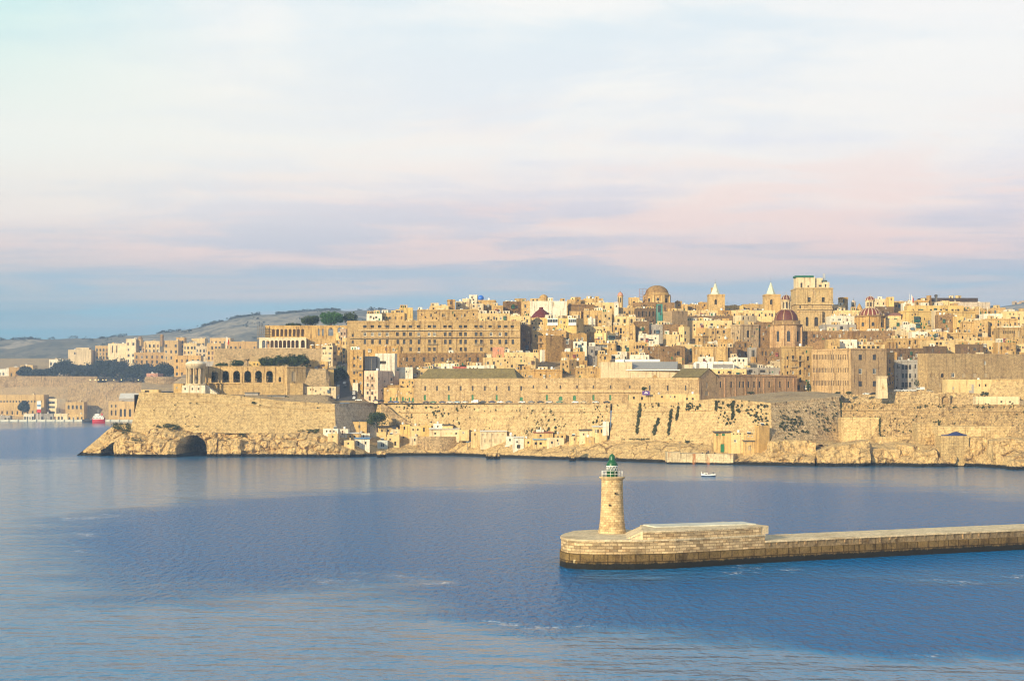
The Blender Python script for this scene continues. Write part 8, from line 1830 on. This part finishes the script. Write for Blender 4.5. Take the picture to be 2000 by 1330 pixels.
for (px, py, Y, c_, lab, v) in ((700, 783, 1004, 'white', 'white car at the street foot by the tall tenement', 0), (734, 784, 1002, 'grey', 'grey car before the pink tenement door', 0), (744, 785, 1002, 'black', 'black car right beside the grey one at the pink tenement', 0),
     (1692, 771, 934, 'white', 'white car left of the memorial pillar', 0), (1706, 771, 932, 'black', 'black car nearest the memorial pillar', 0), (1753, 764.5, 975, 'silver', 'silver car first before the grey harbour office', 0), (1767, 764.5, 974, 'white', 'white car in the middle before the grey harbour office', 0), (1782, 764.5, 973, 'white', 'white car last before the grey harbour office', 0), (1798, 762, 972, 'white', 'white van by the fortress barrack corner', 1), (1874, 765, 952, 'white', 'white van next to the glass shed', 1), (1816, 766, 968, 'beige', 'beige car beside the white van at the barrack corner', 0)):
    o = car(px, py, Y, CC[c_], R(10), lab, None, bool(v), z=max(ground(px, Y), PZ(py + .5, Y)) + .1)
for i in range(6):
    Y = 980.0; x = PX(1757 + i * 6.2, Y); z = ground(1757 + i * 6.2, Y); root = empty('planter', (x, Y, z), ('first', 'second', 'third', 'fourth', 'fifth', 'sixth')[i] + ' low stone planter with a bush before the grey harbour office, from the west', 'planter', 'planters before the harbour office'); m = MB(); m.prism(ngon(x, Y, .75, 8), z, z + 1.0, inset=-.15); m.build('pot', M['plaster'], root, C['c']); m = MB(); leaf_quads(m, (x, Y, z + 1.5), (.8, .8, .7), 60, .25, random.Random(i)); m.build('foliage', M['caper'], root, weld=False)

# ================================================================== THE BREAKWATER
def near(px): return interp([(1093, 345.5), (1104, 341), (1125, 338.6), (1165, 337.4), (1240, 337.6), (1320, 340), (1495, 351.3)], px)
def breakwater():
    root = empty('breakwater', (20, 350, 0), 'pale and brown block stone breakwater head with a long low arm', 'breakwater')
    pxs = [1093.0, 1096, 1100, 1106, 1114, 1125, 1140, 1160, 1185, 1210, 1240, 1280, 1320, 1370, 1430, 1496]
    fr = [Vector((PX(p, near(p)), near(p))) for p in pxs]
    axis = (fr[-1] - fr[-5]).normalized(); inn = Vector((-axis.y, axis.x))
    bk = [fr[-1] + inn * 17.5, Vector((PX(1400, 364), 364)), Vector((PX(1300, 363), 363)), Vector((PX(1220, 364), 364)), Vector((PX(1160, 364), 364)), Vector((PX(1122, 361), 361)), Vector((PX(1104, 355), 355)), Vector((PX(1095, 350), 350))]
    out = fr + bk
    cen = Vector((20, 351))
    def shrink(ps, k): return [p + (cen - p).normalized() * k if i not in (len(fr) - 1, len(fr)) else p + inn * (k if i == len(fr) - 1 else -k) for i, p in enumerate(ps)]
    low = MB(); low.prism([tuple(p) for p in out], -4, 3.15); low.build('lower_courses', M['pier_dark'], root)
    head = shrink(out, 0.35)
    up = MB(); up.prism([tuple(p) for p in head], 3.16, 5.75, topmat=0); up.build('upper_courses', M['pier_pale'], root)
    cap = shrink(out, 0.15); c = MB(); c.prism([tuple(p) for p in cap], 5.76, 6.12, topmat=0, inset=0.0); c.build('capstones', M['pier_deck'], root)
    # raised block with its parapet and ramp
    a = Vector((PX(1256, near(1256) + .4), near(1256) + .45)); b = Vector((PX(1487, near(1487)), near(1487) + .5))
    m1 = Vector((PX(1320, 340.5), 340.5))
    back = [b + inn * 14.5, Vector((PX(1360, 356), 356)), Vector((PX(1250, 355), 355))]
    m = MB(); m.prism([tuple(a), tuple(m1), tuple(b)] + [tuple(p) for p in back], 6.1, 7.55); m.build('raised_block', M['pier_pale'], root)
    m = MB(); m.prism([tuple(a - inn * .12), tuple(m1 - inn * .12), tuple(b - inn * .12)] + [tuple(p) for p in back], 7.56, 7.86); m.build('raised_deck', M['pier_deck'], root)
    rp = MB(); s0 = Vector((PX(1224, 341), 341)); s1 = a; w = Vector((0.6, 13.5))
    rp.face([(*s0, 6.13), (*s1, 7.87), (*(s1 + w), 7.87), (*(s0 + w), 6.13)]); rp.face([(*s0, 5.9), (*s1, 5.9), (*s1, 7.87), (*s0, 6.13)]); rp.face([(*(s0 + w), 6.13), (*(s1 + w), 7.87), (*(s1 + w), 5.9), (*(s0 + w), 5.9)]); rp.build('ramp', M['pier_deck'], root)
    bl = MB(); q0, q1 = Vector((PX(1232, 338.6), 338.6)), Vector((PX(1256, 339.0), 339.0))
    bl.face([(*q0, 6.1), (*q1, 6.1), (*q1, 7.5), (*(q0 + Vector((.5, 0))), 6.5)]); bl.face([(*(q0 + Vector((.5, 0))), 6.5), (*q1, 7.5), (q1.x, q1.y + 1.6, 7.5), (q0.x + .5, q0.y + 1.6, 6.5)]); bl.face([(*q0, 6.1), (*(q0 + Vector((.5, 0))), 6.5), (q0.x + .5, q0.y + 1.6, 6.5), (q0.x, q0.y + 1.6, 6.1)]); bl.build('sloping_stones', M['pier_deck'], root)
    sl = MB(); p0, p1 = Vector((PX(1281, 347), 347)), Vector((PX(1476, 355), 355)); nn = (p1 - p0).normalized(); ii = Vector((-nn.y, nn.x)) * 6.5
    sl.prism([tuple(p0), tuple(p1), tuple(p1 + ii), tuple(p0 + ii)], 7.87, 8.12); sl.build('pale_slab', M['concrete'], root)
    e = MB(); b0 = Vector((PX(1483, near(1484)), near(1484) + .62)); e.prism([tuple(b0), tuple(b0 + axis * 2.5), tuple(b0 + axis * 2.5 + inn * 10), tuple(b0 + inn * 10)], 6.13, 7.9); e.build('end_block', M['pier_deck'], root)
    # the long arm
    p0 = fr[-1] + axis * .02 + inn * .4; dr = (Vector((PX(2000, 381), 381)) - Vector((PX(1498, 351), 351))).normalized(); p1 = p0 + dr * 330; iw = Vector((-dr.y, dr.x)) * 12.5; n = Vector((dr.y, -dr.x))
    m = MB(); m.prism([tuple(p0 + n * .35), tuple(p1 + n * .35), tuple(p1 + iw), tuple(p0 + iw)], -4, 3.0); m.build('arm_lower_course', M['pier_dark'], root)
    m = MB(); m.prism([tuple(p0), tuple(p1), tuple(p1 + iw), tuple(p0 + iw)], 3.01, 4.35); m.build('arm_wall', M['pier_arm'], root)
    m = MB(); m.prism([tuple(p0 + n * .25), tuple(p1 + n * .25), tuple(p1 + iw), tuple(p0 + iw)], 4.36, 4.70); m.build('arm_deck', M['pier_deck'], root)
    rr = random.Random(9); k = 0; d = 1.0
    while d < 125:
        x = p0 + dr * d; w_ = rr.uniform(.25, .5); hh = rr.uniform(.5, 1.3)
        q = MB(); q.prism([tuple(x + n * .2), tuple(x + dr * w_ + n * .2), tuple(x + dr * w_), tuple(x)], 4.34 - hh, 4.34); q.build('block_rib', M['pier_pale'] if d < 12 or rr.random() < .2 else M['pier_arm'], root); d += rr.uniform(1.6, 3.4)
    bt = MB(); s = Vector((PX(1120, near(1120)), near(1120) - .1)); bt.box((s.x, s.y - .35, 1.7), (s.x + 1.9, s.y + .2, 1.95))
    for k in range(4): bt.box((s.x + k * .48, s.y - .3, 1.25), (s.x + .22 + k * .48, s.y + .1, 1.7))
    bt.build('pale_patch_ledge', M['plaster'], root, (.6, .5, .3))
M['pier_arm'] = stone_mat('pier_arm_stone', color=(0.26, 0.20, 0.12), brick=(2.4, 1.35), bricky=0.7, stain=0.9, streak=0.9, grain=0.7, bump=0.6, blocks=0.25, bigscale=0.2)
breakwater()
def lighthouse():
    Y = 355.0; s = Y / F; cx = PX(1195.5, Y); zb = 6.12
    root = empty('lighthouse', (cx, Y, zb), 'tapered stone lighthouse with a green lantern and white railing on the breakwater head', 'lighthouse')
    zt = PZ(937, Y); hh = zt - zb
    prof = [(27.8, 0), (26.8, .04), (25.2, .13), (23.7, .26), (22.6, .42), (21.8, .6), (21.2, .8), (20.9, .96), (20.9, 1.0)]
    lathe_part(root, 'tower', [(r * s, hh * t) for r, t in prof], (cx, Y, zb), 'tower_stone', None, 40)
    lathe_part(root, 'gallery', [(20.9 * s, -0.05), (22.0 * s, .15), (24.2 * s, .38), (25.2 * s, .45), (25.2 * s, .68), (0, .70)], (cx, Y, zt), 'tower_stone', None, 40)
    z = zt + .7; gr = (0.006, 0.08, 0.028)
    lathe_part(root, 'lantern_base', [(10.6 * s, 0), (10.6 * s, 1.15), (11.3 * s, 1.18), (11.3 * s, 1.32), (0, 1.33)], (cx, Y, z), 'metal', gr, 28)
    z1 = z + 1.33; lh = PZ(910, Y) - z1
    lg = lathe_part(root, 'lantern_glass', [(9.3 * s, 0), (9.3 * s, lh)], (cx, Y, z1), 'lens', None, 20)
    bars = MB(); nb = 10
    for k in range(nb):
        for q in (0, 1):
            a0 = 2 * math.pi * (k + (0 if q == 0 else 1)) / nb; a1 = 2 * math.pi * (k + .5) / nb; bars.tube((cx + 10.5 * s * math.cos(a0), Y + 10.5 * s * math.sin(a0), z1), (cx + 10.5 * s * math.cos(a1), Y + 10.5 * s * math.sin(a1), z1 + lh), .042, 0, 5)
    bars.build('lantern_lattice', M['metal'], lg, (.78, .78, .75))
    lathe_part(root, 'lantern_ring', [(10.3 * s, -.02), (11.5 * s, 0), (11.5 * s, .16), (10.3 * s, .18)], (cx, Y, z1 + lh - .1), 'metal', (.78, .78, .75), 28)
    z2 = z1 + lh + .08
    lathe_part(root, 'lantern_dome', [(11.2 * s, 0), (11.2 * s, .16), (10.4 * s, .5), (8.4 * s, .95), (6.4 * s, 1.15), (5.8 * s, 1.3), (5.7 * s, 1.85), (5.3 * s, 2.1), (3.6 * s, 2.35), (1.6 * s, 2.48), (1.2 * s, 2.62), (0, 2.66)], (cx, Y, z2), 'metal', gr, 28)
    rl = MB(); n = 14; rr = 20.2 * s
    for k in range(n):
        a, b = 2 * math.pi * k / n, 2 * math.pi * (k + 1) / n; p = lambda t, zz: (cx + rr * math.cos(t), Y + rr * math.sin(t), zz)
        rl.tube(p(a, z), p(a, z + 1.25), .038, 0, 5)
        for zz in (z + .62, z + 1.25): rl.tube(p(a, zz), p(b, zz), .034, 0, 5)
    rl.build('railing', M['metal'], root, (.78, .77, .72))
    bx = MB(); bx.box((cx - 2.05, Y - 1.2, z), (cx - 1.6, Y - .8, z + .5)); bx.build('equipment_box', M['metal'], root, (.12, .14, .13))
    for (a, zz) in ((-1.85, 8.0), (-1.35, 10.5)):
        w = MB(); r = 23.2 * s; w.box((cx + math.cos(a) * r - .18, Y + math.sin(a) * r - .35, zb + zz - 2), (cx + math.cos(a) * r + .18, Y + math.sin(a) * r + .3, zb + zz - 1.65)); w.build('vent_slot', M['shade'], root)
def lens_mat():
    m, t, bs = new_mat('lantern_glass'); bs.inputs['Base Color'].default_value = (.35, .42, .40, 1); bs.inputs['Roughness'].default_value = .08; bs.inputs['Specular IOR Level'].default_value = .6
    bs.inputs['Transmission Weight'].default_value = .55; return m
M['lens'] = lens_mat()
lighthouse()

# ------------------------------------------------------------------ boats on the water
def hull(mb, L, B, Hh, sheer, mat0=0, mat1=1, split=.45, z0=-.35):
    n = 16; g = []
    for i in range(n + 1):
        t = i / n; w = B / 2 * (math.sin(math.pi * (0.03 + .94 * t)) ** .5); sh = sheer * (2 * t - 1) ** 2
        zt = Hh + sh; zm = lerp(0, zt, split)
        g.append([(-w, zt), (-w * .96, zm), (-w * .55, z0), (w * .55, z0), (w * .96, zm), (w, zt)])
    def V(i, j): x = (i / n - .5) * L; return Vector((x, g[i][j][0], g[i][j][1]))
    for i in range(n):
        for j, mt in ((0, mat0), (1, mat1), (2, mat1), (3, mat1), (4, mat0)): mb.face([V(i, j), V(i, j + 1), V(i + 1, j + 1), V(i + 1, j)][::-1], mt)
        d = Vector((0, 0, -.18)); mb.face([V(i, 0) + d, V(i + 1, 0) + d, V(i + 1, 5) + d, V(i, 5) + d], 2)
    for i, s in ((0, 1), (n, -1)): mb.face([V(i, j) for j in range(6)][::s], mat0)
def fishing_boat():
    Y = WD(930.3); x = PX(1383.5, Y); root = empty('fishing_boat', (x, Y, 0), 'small white and navy fishing boat with a cabin crossing the harbour', 'boat')
    m = MB(); hull(m, 6.3, 2.1, .82, .45); m.build('hull', [M['boat_white'], M['boat_navy'], M['boat_deck']], root, loc=(0, 0, 0.001))
    c = MB(); c.prism([(-2.0, -.62), (-.4, -.62), (-.4, .62), (-2.0, .62)], .6, 1.55, inset=.06); c.build('cabin', M['boat_white'], root, loc=(0, 0, .002))
    c = MB(); c.box((-2.1, -.72, 1.55), (-.3, .72, 1.63)); c.build('cabin_roof', M['boat_white'], root, loc=(0, 0, .003))
    for (a, b) in ((-1.7, -1.2), (-1.1, -.62)): w = MB(); w.box((a, -.64, .95), (b, -.58, 1.38)); w.build('window', M['glass'], root, loc=(0, 0, .002))
    p = MB(); p.prism(rect_pts(-3.0, 0, .22, .22), .9, 2.1, inset=.4); p.build('stem_post', M['boat_white'], root, loc=(0, 0, .002))
    p = MB(); p.tube((2.1, .2, .6), (2.1, .2, 2.6), .035); p.build('mast', M['boat_white'], root, loc=(0, 0, .002))
    person((x + 2.15, Y - .1, .62))
M['boat_white'] = paint_mat('boat_white', (.78, .77, .74), .4, .05); M['boat_navy'] = paint_mat('boat_navy', (.015, .035, .09), .4, .05); M['boat_deck'] = paint_mat('boat_deck', (.45, .36, .25), .7, .1); M['boat_red'] = paint_mat('boat_red', (.42, .02, .03), .4, .05)
M['skin'] = paint_mat('skin', (.40, .22, .14), .6, .03); M['dark_cloth'] = paint_mat('dark_cloth', (.012, .014, .02), .9, .1)
def person(c):
    """standing figure, legs a little apart, one hand forward on the tiller"""
    J = dict(pelvis=((0, 0, .88), .15), chest=((0.02, 0, 1.28), .17), neck=((.0, 0, 1.46), .06), head=((-.02, 0, 1.60), .10), top=((-.02, 0, 1.70), .07), sl=((0, -.19, 1.38), .07), el=((-.05, -.27, 1.12), .05), hl=((-.22, -.24, .96), .035), sr=((0, .19, 1.38), .07), er=((.05, .27, 1.1), .05), hr=((.2, .24, .95), .035), kl=((-.02, -.12, .48), .075), al=((.02, -.13, .08), .05), fl=((-.16, -.14, .03), .04), kr=((.02, .12, .48), .075), ar=((.06, .13, .08), .05), fr=((-.12, .14, .03), .04))
    E = [('pelvis', 'chest'), ('chest', 'neck'), ('neck', 'head'), ('head', 'top'), ('chest', 'sl'), ('sl', 'el'), ('el', 'hl'), ('chest', 'sr'), ('sr', 'er'), ('er', 'hr'), ('pelvis', 'kl'), ('kl', 'al'), ('al', 'fl'), ('pelvis', 'kr'), ('kr', 'ar'), ('ar', 'fr')]
    names = list(J); me = bpy.data.meshes.new('person'); me.from_pydata([J[n][0] for n in names], [(names.index(a), names.index(b)) for a, b in E], [])
    o = bpy.data.objects.new('person', me); col.objects.link(o); o.location = c
    sk = o.modifiers.new('skin', 'SKIN'); sl = me.skin_vertices[0].data if me.skin_vertices else None
    if sl is None:
        bm = bmesh.new(); bm.from_mesh(me); bm.verts.layers.skin.verify(); bm.to_mesh(me); bm.free(); sl = me.skin_vertices[0].data
    for i, n in enumerate(names): sl[i].radius = (J[n][1],) * 2; sl[i].use_root = (n == 'pelvis')
    o.modifiers.new('sub', 'SUBSURF').levels = 1; me.materials.append(M['dark_cloth'])
    tag(o, 'person in dark clothes standing at the stern of the small fishing boat', 'person')
    hd = MB(); hd.lathe([(0, -.12), (.06, -.09), (.085, -.02), (.085, .03), (.07, .09), (0, .12)], (-.05, 0, 1.62), 12); hd.build('face', M['skin'], o, loc=(0, 0, .001))
fishing_boat()
def ferry():
    Y = WD(826.5); x = PX(193, Y); root = empty('harbour_ferry', (x, Y, 0), 'red hulled white ferry moored at the far quay', 'ferry')
    m = MB(); hull(m, 16, 7, 5.2, 1.8, 3, 3); m.build('hull', [M['boat_white'], M['boat_red'], M['boat_deck'], M['boat_red']], root, loc=(0, 0, .001))
    for (a, b, z0, z1, w, nm) in ((-7, 7, 5.2, 7.6, 3.2, 'main_deck_house'), (-6, 5.4, 7.7, 9.9, 2.8, 'upper_deck_house'), (-4.6, 1, 10.0, 12, 2.2, 'wheelhouse')):
        c = MB(); c.box((a, -w, z0), (b, w, z1)); c.box((a - .4, -w - .3, z1), (b + .4, w + .3, z1 + .12)); c.build(nm, M['boat_white'], root, loc=(0, 0, .002))
        for k in range(int((b - a) / 1.8)): q = MB(); q.box((a + .5 + k * 1.8, -w - .05, z0 + .9), (a + 1.6 + k * 1.8, -w + .1, z1 - .6)); q.build('window', M['glass'], root, loc=(0, 0, .002))
    c = MB(); c.tube((-1, 0, 12), (-1, 0, 17.5), .16); c.tube((-2.2, 0, 15), (.4, 0, 15), .09); c.build('mast', M['boat_white'], root, loc=(0, 0, .002))
    c = MB(); c.prism(rect_pts(4, 0, 1.8, 1.6), 9.9, 12.6, inset=.15); c.build('funnel', M['boat_red'], root, loc=(0, 0, .002))
    Y2 = WD(825); root = empty('dark_barge', (PX(171, Y2), Y2, 0), 'dark low barge moored left of the red ferry', 'barge'); m = MB(); hull(m, 14, 5, 3.4, .8); m.build('hull', [M['boat_black'], M['boat_black'], M['boat_deck']], root, loc=(0, 0, .001)); c = MB(); c.box((-3, -1.6, 3.2), (2, 1.6, 5.4)); c.build('deck_house', M['boat_black'], root, loc=(0, 0, .002))
M['boat_black'] = paint_mat('boat_black', (.02, .022, .03), .6, .05)
ferry()
# ------------------------------------------------------------------ haze
def haze():
    m = bpy.data.materials.new('haze_air'); m.use_nodes = True; t = NT(m.node_tree); t.n.clear()
    out = t.node('ShaderNodeOutputMaterial'); v = t.node('ShaderNodeVolumePrincipled')
    v.inputs['Color'].default_value = (0.42, 0.62, 1.0, 1); v.inputs['Density'].default_value = 0.00012; v.inputs['Anisotropy'].default_value = 0.0
    t.l.new(v.outputs[0], out.inputs['Volume'])
    mb = MB(); mb.box((-2700, -60, -16), (2700, 4150, 268)); tag(mb.build('haze', m), kind='stuff')
haze()
